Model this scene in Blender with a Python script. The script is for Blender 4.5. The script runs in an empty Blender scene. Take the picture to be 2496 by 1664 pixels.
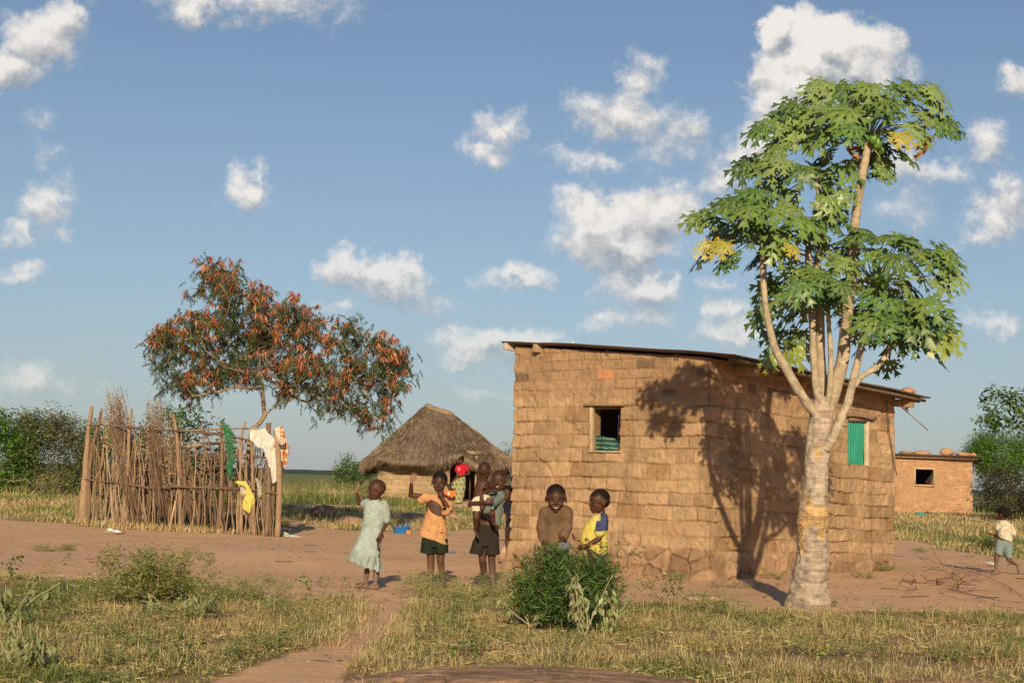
import bpy, math, random
import numpy as np
from mathutils import Matrix, Vector
rng = np.random.default_rng(7)
random.seed(7)
S = bpy.context.scene
R = math.radians
A3 = lambda *a: np.array(a, float)

# ------------------------------------------------------------------ camera
F = 3372.6; CX, CY = 1248.0, 832.0          # focal length and centre in pixels of the 2496 px photograph
CAMZ = 1.2; PITCH = 5.71; ROLL = 1.7
cam = bpy.data.objects.new("camera", bpy.data.cameras.new("camera"))
S.collection.objects.link(cam)
cam.data.sensor_width = 36.0
cam.data.lens = 36.0 * F / 2496.0
cam.data.clip_start = 0.1; cam.data.clip_end = 30000
CM = Matrix.Rotation(R(90 + PITCH), 4, 'X') @ Matrix.Rotation(R(ROLL), 4, 'Z')
cam.matrix_world = Matrix.Translation((0, 0, CAMZ)) @ CM
S.camera = cam
M3 = np.array(CM.to_3x3())

# ------------------------------------------------------------------ light
SUN_EL, SUN_AZ = 21.0, -0.5                  # shadows run away from the camera, a touch to the right
sd = bpy.data.lights.new("sun", 'SUN'); sd.energy = 4.6; sd.angle = R(0.55); sd.color = (1.0, 0.82, 0.53)
sun = bpy.data.objects.new("sun", sd); S.collection.objects.link(sun)
a, e = R(SUN_AZ), R(SUN_EL)
sdir = Vector((math.sin(a) * math.cos(e), math.cos(a) * math.cos(e), -math.sin(e)))
sun.rotation_euler = sdir.to_track_quat('-Z', 'Y').to_euler()
S.view_settings.view_transform = 'Standard'; S.view_settings.look = 'None'
S.view_settings.exposure = 0.1; S.view_settings.gamma = 1.0
S.render.film_transparent = False
try:
    S.cycles.max_bounces = 6; S.cycles.transparent_max_bounces = 6
    S.cycles.use_adaptive_sampling = True; S.cycles.use_denoising = True
except Exception: pass

# ------------------------------------------------------------------ picture <-> place
def ray(px, py):
    return M3 @ A3((px - CX) / F, -(py - CY) / F, -1.0)
def P(px, py, Y):
    d = ray(px, py); t = Y / d[1]
    return A3(d[0] * t, Y, CAMZ + d[2] * t)
def ss(a, b, x):
    t = np.clip((np.asarray(x, float) - a) / (b - a), 0, 1); return t * t * (3 - 2 * t)
_L = rng.random((9, 256, 256))
def vn(x, y, s=0):
    x = np.asarray(x, float); y = np.asarray(y, float)
    xi = np.floor(x).astype(np.int64); yi = np.floor(y).astype(np.int64)
    fx = x - xi; fy = y - yi; fx = fx * fx * (3 - 2 * fx); fy = fy * fy * (3 - 2 * fy)
    L = _L[s % 9]; xi = xi + 37 * (s // 9) ; x0 = xi & 255; x1 = (xi + 1) & 255; y0 = yi & 255; y1 = (yi + 1) & 255
    return (L[x0, y0] * (1 - fx) + L[x1, y0] * fx) * (1 - fy) + (L[x0, y1] * (1 - fx) + L[x1, y1] * fx) * fy
def fbm(x, y, s=0, o=3):
    r = 0; a = 1.0; t = 0
    for i in range(o):
        r = r + a * (vn(np.asarray(x) * 2.03 ** i + 11.3 * i, np.asarray(y) * 2.03 ** i + 5.7 * i, s + i) - .5); t += a; a *= .5
    return r / t * 2
def H(x, y):
    x = np.asarray(x, float); y = np.asarray(y, float)
    pl = .36 + .09 * ss(5, 15, x)
    h = pl * ss(30, 46, y) * (1 - .0 * x)
    h = h - .08 * np.exp(-(((x + 1.5) / 2.2) ** 2 + ((y - 18.2) / 1.6) ** 2))
    near = ss(70, 25, y)
    h = h + .022 * fbm(x * .55, y * .55, 1, 3) * near
    return h
def G(px, py):
    d = ray(px, py); z = 0.0
    for i in range(40):
        t = (CAMZ - z) / -d[2]; t = min(t, 400.0); z = .5 * z + .5 * float(H(d[0] * t, d[1] * t))
    return A3(d[0] * t, d[1] * t, float(H(d[0] * t, d[1] * t)))
def inpoly(x, y, poly):
    x = np.asarray(x); y = np.asarray(y); c = np.zeros(x.shape, bool); n = len(poly)
    for i in range(n):
        x0, y0 = poly[i][0], poly[i][1]; x1, y1 = poly[i - 1][0], poly[i - 1][1]
        if y0 == y1: continue
        c ^= ((y0 > y) != (y1 > y)) & (x < (x1 - x0) * (y - y0) / (y1 - y0) + x0)
    return c
def Zm(ox, oy, s):
    return lambda x, y: (ox + x / s, oy + y / s)
def nrm(v):
    v = np.asarray(v, float); return v / (np.linalg.norm(v, axis=-1, keepdims=True) + 1e-12)

# ------------------------------------------------------------------ materials
MATS = {}
def mat(name, col=(.5, .5, .5), rough=.9, attr=False, bump=0.0, bscale=40.0, var=0.0, vscale=6.0, spec=.3,
        col2=None, metal=0.0, trans=0.0, backcol=None, bdist=.02):
    if name in MATS: return MATS[name]
    m = bpy.data.materials.new(name); m.use_nodes = True; N = m.node_tree.nodes; L = m.node_tree.links
    b = N["Principled BSDF"]; b.inputs['Roughness'].default_value = rough
    b.inputs['Specular IOR Level'].default_value = spec; b.inputs['Metallic'].default_value = metal
    tc = N.new('ShaderNodeTexCoord')
    if attr:
        at = N.new('ShaderNodeAttribute'); at.attribute_name = 'Col'; c = at.outputs['Color']
    else:
        r = N.new('ShaderNodeRGB'); r.outputs[0].default_value = (*col, 1); c = r.outputs[0]
    if col2 is not None or var:
        n = N.new('ShaderNodeTexNoise'); n.inputs['Scale'].default_value = vscale; n.inputs['Detail'].default_value = 6
        L.new(tc.outputs['Object'], n.inputs['Vector'])
        mp = N.new('ShaderNodeMapRange'); mp.inputs[1].default_value = .3; mp.inputs[2].default_value = .7
        L.new(n.outputs['Fac'], mp.inputs[0])
        mx = N.new('ShaderNodeMix'); mx.data_type = 'RGBA'
        if col2 is not None:
            L.new(mp.outputs[0], mx.inputs[0]); L.new(c, mx.inputs[6]); mx.inputs[7].default_value = (*col2, 1)
        else:
            mx.blend_type = 'MULTIPLY'; mx.inputs[0].default_value = 1
            mp.inputs[3].default_value = 1 - var; mp.inputs[4].default_value = 1 + var
            cb = N.new('ShaderNodeCombineColor')
            for i in range(3): L.new(mp.outputs[0], cb.inputs[i])
            L.new(c, mx.inputs[6]); L.new(cb.outputs[0], mx.inputs[7])
        c = mx.outputs[2]
    L.new(c, b.inputs['Base Color'])
    if bump:
        n2 = N.new('ShaderNodeTexNoise'); n2.inputs['Scale'].default_value = bscale; n2.inputs['Detail'].default_value = 8
        n2.inputs['Roughness'].default_value = .65
        L.new(tc.outputs['Object'], n2.inputs['Vector'])
        bp = N.new('ShaderNodeBump'); bp.inputs['Strength'].default_value = bump; bp.inputs['Distance'].default_value = bdist
        L.new(n2.outputs['Fac'], bp.inputs['Height']); L.new(bp.outputs[0], b.inputs['Normal'])
    if trans:
        out = N["Material Output"]; tr = N.new('ShaderNodeBsdfTranslucent'); ms = N.new('ShaderNodeMixShader')
        ms.inputs[0].default_value = trans; L.new(c, tr.inputs[0])
        L.new(b.outputs[0], ms.inputs[1]); L.new(tr.outputs[0], ms.inputs[2]); L.new(ms.outputs[0], out.inputs['Surface'])
    MATS[name] = m
    return m
m_wall = mat('mud brick', attr=True, rough=.95, bump=.55, bscale=30, var=.16, vscale=9, spec=.1, bdist=.03)
m_leaf = mat('foliage', attr=True, rough=.5, spec=.35, trans=.18)
m_pap = mat('large glossy leaf', attr=True, rough=.38, spec=.45, trans=.09, var=.12, vscale=12)
m_grass = mat('grass blades', attr=True, rough=.7, spec=.2, trans=.15)
m_bark = mat('grey brown bark', (.22, .15, .10), rough=.9, bump=.7, bscale=25, col2=(.13, .085, .055), spec=.15)
m_stick = mat('weathered sticks', attr=True, rough=.85, bump=.5, bscale=60, var=.2, vscale=12, spec=.15)
m_skin = mat('dark skin', attr=True, rough=.5, spec=.3, bump=.08, bscale=120, var=.07, vscale=25)
m_hair = mat('short black hair', (.012, .009, .008), rough=.9, bump=.8, bscale=160, spec=.15, bdist=.01)
m_cloth = mat('worn cotton', attr=True, rough=.95, spec=.08, bump=.25, bscale=160, var=.12, vscale=14, bdist=.006)
m_rock = mat('weathered granite', attr=True, rough=.9, bump=.6, bscale=14, var=.22, vscale=5, spec=.15, bdist=.05)
m_wood = mat('sawn wood', (.42, .27, .15), rough=.8, bump=.4, bscale=50, col2=(.28, .17, .095), spec=.15)
m_dark = mat('dark old wood', (.10, .062, .04), rough=.85, bump=.4, bscale=40, spec=.15)
m_iron = mat('rusty iron sheet', (.10, .085, .075), rough=.55, bump=.25, bscale=20, col2=(.16, .09, .055), metal=.35, spec=.4)
m_green = mat('green painted iron sheet', (.015, .24, .16), rough=.5, bump=.2, bscale=25, var=.15, vscale=7, spec=.4)
m_thatch = mat('grey brown thatch', attr=True, rough=.95, bump=.8, bscale=60, var=.2, vscale=5, spec=.05)
m_blue = mat('blue plastic', (.02, .22, .62), rough=.4, spec=.5, var=.1)
m_teal = mat('teal plastic', (.06, .42, .45), rough=.4, spec=.5)
m_metal = mat('dull aluminium', (.35, .34, .35), rough=.35, metal=.8)
m_white = mat('off white rubber', (.72, .68, .62), rough=.7)

# ------------------------------------------------------------------ object helpers
def link(o, parent=None):
    S.collection.objects.link(o)
    if parent is not None: o.parent = parent
    return o
def mesh_from(name, V, Fs, C=None, mats=None, smooth=True, mi=None):
    V = np.ascontiguousarray(V, np.float32)
    if isinstance(Fs, np.ndarray): Fs = [Fs]
    Fs = [f for f in Fs if len(f)]
    me = bpy.data.meshes.new(name); me.vertices.add(len(V)); me.vertices.foreach_set('co', V.ravel())
    li = np.concatenate([f.ravel() for f in Fs]).astype(np.int32)
    lt = np.concatenate([np.full(len(f), f.shape[1], np.int32) for f in Fs])
    ls = np.concatenate([[0], np.cumsum(lt)[:-1]]).astype(np.int32)
    me.loops.add(len(li)); me.loops.foreach_set('vertex_index', li)
    me.polygons.add(len(lt)); me.polygons.foreach_set('loop_start', ls); me.polygons.foreach_set('loop_total', lt)
    if smooth: me.polygons.foreach_set('use_smooth', np.ones(len(lt), bool))
    for m in (mats if isinstance(mats, (list, tuple)) else [mats]):
        if m: me.materials.append(m)
    if mi is not None: me.polygons.foreach_set('material_index', mi)
    me.update(calc_edges=True)
    if C is not None: setcol(me, C)
    return me
def setcol(me, C):
    C = np.asarray(C, np.float32)
    if C.ndim == 1: C = np.tile(C, (len(me.vertices), 1))
    if C.shape[1] == 3: C = np.concatenate([C, np.ones((len(C), 1), np.float32)], 1)
    at = me.color_attributes.get('Col') or me.color_attributes.new('Col', 'FLOAT_COLOR', 'POINT')
    at.data.foreach_set('color', np.ascontiguousarray(C, np.float32).ravel())
def obj(name, V, Fs, m, C=None, parent=None, smooth=True):
    return link(bpy.data.objects.new(name, mesh_from(name, V, Fs, C, m, smooth)), parent)
def tag(o, label=None, cat=None, group=None, kind=None):
    if label: o['label'] = label
    if cat: o['category'] = cat
    if group: o['group'] = group
    if kind: o['kind'] = kind
    return o
def thing(name, label, cat, group=None):
    o = bpy.data.objects.new(name, None); o.empty_display_size = .1
    S.collection.objects.link(o); return tag(o, label, cat, group)
class MB:
    def __init__(s): s.V = []; s.F = {}; s.C = []; s.n = 0
    def add(s, V, F, c=None):
        V = np.asarray(V, float).reshape(-1, 3); s.V.append(V)
        for f in (F if isinstance(F, list) else [F]):
            if len(f): s.F.setdefault(f.shape[1], []).append(f + s.n)
        if c is None: c = (.5, .5, .5)
        c = np.asarray(c, float)
        s.C.append(np.tile(c, (len(V), 1)) if c.ndim == 1 else c); s.n += len(V); return s
    def tube(s, pts, rad, n=6, c=None, jit=0):
        V, Fq, Fn = tube(pts, rad, n, jit); return s.add(V, [Fq, Fn], c)
    def box(s, c, sx, sy, sz, rot=None, col=None):
        V = np.array([[x, y, z] for x in (-.5, .5) for y in (-.5, .5) for z in (-.5, .5)]) * A3(sx, sy, sz)
        if rot is not None: V = V @ np.asarray(rot).T
        Fq = np.array([[0, 1, 3, 2], [4, 6, 7, 5], [0, 4, 5, 1], [2, 3, 7, 6], [0, 2, 6, 4], [1, 5, 7, 3]])
        return s.add(V + np.asarray(c, float), Fq, col)
    def get(s):
        return np.concatenate(s.V), [np.concatenate(v) for v in s.F.values()], np.concatenate(s.C)
    def build(s, name, m, parent=None, smooth=True, bevel=0):
        V, Fs, C = s.get(); o = obj(name, V, Fs, m, C, parent, smooth)
        if bevel:
            b = o.modifiers.new('b', 'BEVEL'); b.width = bevel; b.segments = 2
        return o
def tube(pts, rad, n=6, jit=0):
    pts = np.asarray(pts, float); K = len(pts); rad = np.broadcast_to(np.asarray(rad, float), (K,))
    T = np.gradient(pts, axis=0); T = nrm(T)
    up = A3(.13, .2, 1.) if abs(T[0][2]) < .9 else A3(1., .1, .1)
    X = nrm(np.cross(T, up)); Y = np.cross(T, X)
    a = np.arange(n) / n * 2 * math.pi
    rr = rad[:, None] * (1 + (jit * (rng.random((K, n)) - .5) if jit else 0))
    V = pts[:, None] + X[:, None] * (np.cos(a)[None, :] * rr)[..., None] + Y[:, None] * (np.sin(a)[None, :] * rr)[..., None]
    V = V.reshape(-1, 3)
    i = np.arange(K - 1)[:, None] * n; j = np.arange(n)[None]; j2 = (j + 1) % n
    Fq = np.stack([i + j, i + n + j, i + n + j2, i + j2], -1).reshape(-1, 4)
    Fn = np.array([list(range(n)), [(K - 1) * n + k for k in range(n)][::-1]])
    return V, Fq, Fn
def crv(pts, n=8, amp=0.0):
    """catmull-rom through pts, optional wobble"""
    p = np.asarray(pts, float); p = np.vstack([2 * p[0] - p[1], p, 2 * p[-1] - p[-2]]); out = []
    for i in range(1, len(p) - 2):
        t = np.linspace(0, 1, n, endpoint=False)[:, None]
        out.append(.5 * ((2 * p[i]) + (-p[i - 1] + p[i + 1]) * t + (2 * p[i - 1] - 5 * p[i] + 4 * p[i + 1] - p[i + 2]) * t ** 2 + (-p[i - 1] + 3 * p[i] - 3 * p[i + 1] + p[i + 2]) * t ** 3))
    o = np.vstack(out + [p[-2:-1]])
    if amp:
        w = rng.normal(0, amp, o.shape); w = (w + np.roll(w, 1, 0) + np.roll(w, -1, 0)) / 2; o = o + w
    return o
def leaves(C, D, Nn, ln, wd, fold=.15):
    """folded diamond leaves. C base, D direction, Nn normal (arrays), ln, wd arrays"""
    D = nrm(D); Sd = nrm(np.cross(D, Nn)); Nn = np.cross(Sd, D); ln = np.asarray(ln)[:, None]; wd = np.asarray(wd)[:, None]
    b = C; l = C + D * ln * .45 + Sd * wd * .5 + Nn * wd * fold; t = C + D * ln; r = C + D * ln * .45 - Sd * wd * .5 + Nn * wd * fold
    V = np.stack([b, l, t, r], 1).reshape(-1, 3); i = np.arange(len(C))[:, None] * 4
    Fc = np.concatenate([i + np.array([[0, 3, 2]]), i + np.array([[0, 2, 1]])])
    return V, Fc
def rdir(n, zb=0.0):
    v = rng.normal(0, 1, (n, 3)); v[:, 2] += zb; return nrm(v)
def grow(att, nodes, par, step=.18, jit=.02, expo=2.3, rtip=.004, bias=.15):
    """grow a branch tree to the attractor points from start nodes"""
    nodes = [np.asarray(q, float) for q in nodes]; par = list(par); root = nodes[0]
    att = sorted(att, key=lambda q: np.linalg.norm(q - nodes[-1]) if False else np.linalg.norm(q - root))
    tips = []
    for q in att:
        NN = np.array(nodes); d = np.linalg.norm(NN - q, axis=1) + bias * np.maximum(0, NN[:, 2] - q[2])
        k = int(np.argmin(d)); p = nodes[k]; L = np.linalg.norm(q - p); m = max(1, int(L / step)); prev = k
        for j in range(1, m + 1):
            t = j / m; c = p + (q - p) * t + A3(0, 0, 1) * L * .12 * math.sin(math.pi * t)
            if j < m: c = c + rng.normal(0, jit, 3)
            nodes.append(c); par.append(prev); prev = len(nodes) - 1
        tips.append(prev)
    n = len(nodes); r = np.zeros(n); cnt = np.zeros(n)
    for i in range(n - 1, -1, -1):
        if cnt[i] == 0: r[i] = rtip ** expo
        if par[i] >= 0: r[par[i]] += r[i]; cnt[par[i]] += 1
    return np.array(nodes), par, r ** (1 / expo), tips
def branches_mb(nodes, par, r, c=(.2, .14, .1), n=5, rmax=9, mb=None):
    mb = mb or MB()
    for i in range(len(nodes)):
        if par[i] < 0: continue
        p = par[i]; V, a1, a2 = tube([nodes[p], nodes[i]], [min(r[p], r[i] * 1.6, rmax), min(r[i], rmax)], n if r[i] > .012 else 4)
        mb.add(V, [a1], c)
    return mb

# ------------------------------------------------------------------ sky with clouds
def world():
    w = bpy.data.worlds.new("World"); S.world = w; w.use_nodes = True
    N = w.node_tree.nodes; L = w.node_tree.links
    bg = N['Background']; bg.inputs['Strength'].default_value = SKY
    try: w.cycles.sampling_method = 'MANUAL'; w.cycles.sample_map_resolution = 256
    except Exception: pass
    st = N.new('ShaderNodeTexSky'); st.sky_type = 'NISHITA'; st.sun_disc = False
    st.sun_elevation = R(SUN_EL); st.sun_rotation = R(180 + SUN_AZ); st.air_density = 1.0; st.dust_density = .6; st.ozone_density = 2.5
    st.altitude = 1000
    tc = N.new('ShaderNodeTexCoord'); sp = N.new('ShaderNodeSeparateXYZ'); L.new(tc.outputs['Generated'], sp.inputs[0])
    def math_(op, a, b=None, c=None, clamp=False, T=None):
        n = (T or w.node_tree).nodes.new('ShaderNodeMath'); n.operation = op; n.use_clamp = clamp
        for i, q in enumerate((a, b, c)):
            if q is None: continue
            if isinstance(q, (int, float)): n.inputs[i].default_value = q
            else: (T or w.node_tree).links.new(q, n.inputs[i])
        return n.outputs[0]
    yy = math_('MAXIMUM', sp.outputs[1], .05)
    u = math_('DIVIDE', sp.outputs[0], yy); v = math_('DIVIDE', sp.outputs[2], yy)
    cb = N.new('ShaderNodeCombineXYZ'); L.new(u, cb.inputs[0]); L.new(v, cb.inputs[1]); uv = cb.outputs[0]
    # warped coordinate
    n1 = N.new('ShaderNodeTexNoise'); n1.inputs['Scale'].default_value = 26; n1.inputs['Detail'].default_value = 9; n1.inputs['Roughness'].default_value = .62
    L.new(uv, n1.inputs['Vector'])
    wv = N.new('ShaderNodeVectorMath'); wv.operation = 'MULTIPLY_ADD'; L.new(n1.outputs['Color'], wv.inputs[0])
    wv.inputs[1].default_value = (.06, .05, 0)
    sb = N.new('ShaderNodeVectorMath'); sb.operation = 'SUBTRACT'; L.new(uv, sb.inputs[0]); sb.inputs[1].default_value = (.03, .025, 0)
    L.new(sb.outputs[0], wv.inputs[2])
    # cloud field group
    g = bpy.data.node_groups.new('cloud field', 'ShaderNodeTree')
    g.interface.new_socket('V', in_out='INPUT', socket_type='NodeSocketVector'); g.interface.new_socket('F', in_out='OUTPUT', socket_type='NodeSocketFloat')
    gi = g.nodes.new('NodeGroupInput'); go = g.nodes.new('NodeGroupOutput')
    CL = [(95,95,95,65,1),(35,160,85,50,1),(140,60,60,45,.8),(560,-5,230,48,.6),(470,10,110,35,.7),(700,30,90,30,.4),(100,300,40,45,.35),(95,350,30,35,.3),
          (95,475,80,68,.65),(35,540,55,32,.6),(160,530,40,25,.4),(45,620,62,20,.6),(5,210,35,45,.6),(575,440,62,48,.9),(597,395,26,34,.6),
          (790,612,60,46,1.1),(880,640,105,42,1.1),(945,620,38,36,.8),(780,715,60,22,.4),(1180,645,82,27,.7),(1160,300,55,48,.7),(1110,350,60,28,.55),(1190,260,30,30,.4),
          (1455,190,62,72,.7),(1430,270,105,55,.75),(1340,370,80,34,.6),(1590,300,70,62,.5),(1500,330,120,40,.4),
          (1365,520,92,66,1.1),(1520,500,112,72,1.1),(1450,555,165,48,1.1),(1440,500,60,55,1),(1480,655,88,44,1),(1545,630,35,25,.6),(1490,715,80,36,.7),
          (1130,785,112,46,1),(1215,775,85,34,.8),(1075,820,62,32,.9),(1000,690,60,20,.3),
          (1900,115,125,78,2.4),(1880,150,95,90,2.6),(1740,330,60,55,.9),(1795,85,46,46,1.9),(1850,200,100,90,2.2),(1965,160,80,62,2.0),(1780,280,80,60,.9),(1720,350,60,50,.7),(1660,420,50,40,.5),(2090,160,40,30,.5),
          (2270,320,75,50,.6),(2130,395,110,40,.5),(2345,185,45,35,.7),(2300,400,60,30,.4),(2300,500,85,52,.7),(2245,540,60,35,.6),(2080,485,80,48,.45),(2340,470,40,60,.6),
          (1690,765,100,34,.8),(1670,715,45,38,.6),(1650,660,55,24,.4),(60,880,110,34,.5),(1110,905,85,24,.35),(2290,735,60,18,.35),(250,900,100,20,.25),(1400,735,60,20,.4),
          (-250,250,180,90,1),(-300,700,160,50,.8),(2700,300,180,80,1),(2750,620,200,60,.8),(1200,-260,300,90,.8),(2000,-300,200,90,.6)]
    k = 2496 / 2352; acc = None
    for (x, y, rx, ry, wt) in CL:
        d = ray(x * k, y * k); cu, cv = d[0] / d[1], d[2] / d[1]; sx, sy = F / (rx * k * 1.5), F / (ry * k * 1.55)
        q = g.nodes.new('ShaderNodeVectorMath'); q.operation = 'MULTIPLY_ADD'; g.links.new(gi.outputs[0], q.inputs[0])
        q.inputs[1].default_value = (sx, sy, 0); q.inputs[2].default_value = (-cu * sx, -cv * sy, 0)
        ln = g.nodes.new('ShaderNodeVectorMath'); ln.operation = 'LENGTH'; g.links.new(q.outputs[0], ln.inputs[0])
        f = math_('MULTIPLY_ADD', ln.outputs['Value'], -wt, wt, T=g)
        acc = f if acc is None else math_('SMOOTH_MAX', acc, f, .12, T=g)
    g.links.new(acc, go.inputs[0])
    def field(vec, off=None):
        if off:
            ad = N.new('ShaderNodeVectorMath'); ad.operation = 'ADD'; L.new(vec, ad.inputs[0]); ad.inputs[1].default_value = off; vec = ad.outputs[0]
        q = N.new('ShaderNodeGroup'); q.node_tree = g; L.new(vec, q.inputs[0]); return q.outputs[0]
    f0 = field(wv.outputs[0]); f1 = field(wv.outputs[0], (-.003, .011, 0))
    n2 = N.new('ShaderNodeTexNoise'); n2.inputs['Scale'].default_value = 20; n2.inputs['Detail'].default_value = 9; n2.inputs['Roughness'].default_value = .68
    L.new(uv, n2.inputs['Vector'])
    n2b = N.new('ShaderNodeTexNoise'); n2b.inputs['Scale'].default_value = 20; n2b.inputs['Detail'].default_value = 5; n2b.inputs['Roughness'].default_value = .6
    ad2 = N.new('ShaderNodeVectorMath'); ad2.operation = 'ADD'; L.new(uv, ad2.inputs[0]); ad2.inputs[1].default_value = (-.004, .008, 0); L.new(ad2.outputs[0], n2b.inputs['Vector'])
    dd = math_('MULTIPLY_ADD', math_('SUBTRACT', n2.outputs['Fac'], .5), 1.7, f0)
    mr = N.new('ShaderNodeMapRange'); mr.interpolation_type = 'SMOOTHSTEP'; mr.inputs[1].default_value = .04; mr.inputs[2].default_value = .64
    L.new(dd, mr.inputs[0])
    front = math_('GREATER_THAN', sp.outputs[1], .06)
    lowf = N.new('ShaderNodeMapRange'); lowf.inputs[1].default_value = .03; lowf.inputs[2].default_value = .20; lowf.inputs[3].default_value = .45; lowf.inputs[4].default_value = .93; L.new(v, lowf.inputs[0])
    dens = math_('MULTIPLY', math_('MULTIPLY', mr.outputs[0], front), lowf.outputs[0])
    # light from above / left: brighter where the cloud thins out upwards
    sh = math_('ADD', math_('MULTIPLY', math_('SUBTRACT', f0, f1), .95), math_('MULTIPLY', math_('SUBTRACT', n2.outputs['Fac'], n2b.outputs['Fac']), 2.3))
    lit = math_('ADD', sh, .52, clamp=True)
    cr = N.new('ShaderNodeValToRGB'); L.new(lit, cr.inputs[0])
    el = cr.color_ramp.elements; el[0].position = .0; el[0].color = (.40, .43, .49, 1); el[1].position = .85; el[1].color = (1.10, 1.04, .97, 1)
    ne = cr.color_ramp.elements.new(.42); ne.color = (.70, .69, .68, 1)
    sc = N.new('ShaderNodeVectorMath'); sc.operation = 'SCALE'; L.new(cr.outputs[0], sc.inputs[0]); sc.inputs['Scale'].default_value = CLOUD / SKY
    # sky tint
    tint = N.new('ShaderNodeVectorMath'); tint.operation = 'MULTIPLY'; L.new(st.outputs[0], tint.inputs[0]); tint.inputs[1].default_value = SKYTINT
    hz = math_('POWER', 2.718, math_('MULTIPLY', math_('ABSOLUTE', sp.outputs[2]), -5.2)); hz = math_('MULTIPLY', hz, .9)
    hm = N.new('ShaderNodeMix'); hm.data_type = 'RGBA'; L.new(hz, hm.inputs[0]); L.new(tint.outputs[0], hm.inputs[6]); hm.inputs[7].default_value = tuple(q / SKY for q in HAZE) + (1,)
    mx = N.new('ShaderNodeMix'); mx.data_type = 'RGBA'; L.new(dens, mx.inputs[0]); L.new(hm.outputs[2], mx.inputs[6]); L.new(sc.outputs[0], mx.inputs[7])
    L.new(mx.outputs[2], bg.inputs['Color'])
SKY = .1; CLOUD = .77; SKYTINT = (.82, .90, .88); HAZE = (.345, .355, .38)
world()
#SECTION setting
# ------------------------------------------------------------------ ground
GA = [(-400,1392),(0,1398),(120,1405),(250,1412),(330,1400),(470,1405),(560,1440),(700,1468),(800,1462),(880,1470),(880,1492),(862,1530),(800,1562),(735,1585),(640,1622),(560,1660),(450,1750),(-900,1900),(-1500,1700)]
GB = [(990,1458),(1050,1432),(1150,1422),(1260,1440),(1500,1465),(1600,1480),(1750,1492),(1900,1492),(2100,1488),(2300,1492),(2560,1505),(3300,1530),(3600,1800),(2400,1900),(700,1900),(800,1750),(840,1664),(895,1610),(935,1570),(965,1520),(985,1480)]
polyA = [G(*q)[:2] for q in GA]; polyB = [G(*q)[:2] for q in GB]
BGL = [G(*q)[:2] for q in [(-900,1215),(0,1264),(120,1273),(215,1285),(430,1298),(640,1305),(700,1270),(700,1178),(0,1190),(-900,1165)]]
BGM = [G(*q)[:2] for q in [(685,1262),(860,1292),(1000,1296),(1120,1290),(1300,1290),(1400,1240),(1400,1238),(1250,1236),(1000,1238),(690,1238)]]
BGR = [G(*q)[:2] for q in [(2150,1312),(2260,1322),(2340,1345),(2420,1356),(2560,1370),(3300,1390),(3300,1265),(2150,1250)]]
def gmask(x, y):
    n = .16 * fbm(x * 1.1, y * 1.1, 2, 3); m = .16 * fbm(x * 1.1 + 40, y * 1.1, 3, 3)
    a = inpoly(x + n, y + m, polyA) | inpoly(x + n, y + m, polyB)
    k = 5; b = inpoly(x + n * k, y + m * k, BGL) | inpoly(x + n * k, y + m * k, BGM) | inpoly(x + n * k * .5, y + m * k * .5, BGR)
    far = (y > 52) | ((y > 42) & (x < -2))
    return a.astype(float), b.astype(float), far.astype(float)
def ground():
    n = 620; s = np.linspace(-1, 1, n); gx = 1.9 * np.sinh(s * 9.4); m = 760
    s2 = np.linspace(-5.2, 8.6, m); gy = 11.5 + 2.2 * np.sinh(s2)
    X, Y = np.meshgrid(gx, gy); Z = H(X, Y)
    a, b, f = gmask(X, Y); near = np.exp(-((Y - 12) / 14) ** 2)
    Z = Z + near * (.010 * fbm(X * 4, Y * 4, 4, 3) + a * .02 * fbm(X * 3, Y * 3, 5, 3))
    V = np.stack([X, Y, Z], -1).reshape(-1, 3); i = (np.arange(m - 1)[:, None] * n + np.arange(n - 1)[None]).reshape(-1)
    Fq = np.stack([i, i + 1, i + n + 1, i + n], -1)
    C = np.stack([a, b, f], -1).reshape(-1, 3)
    o = obj('ground', V, Fq, m_ground, C); tag(o, kind='structure')
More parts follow.
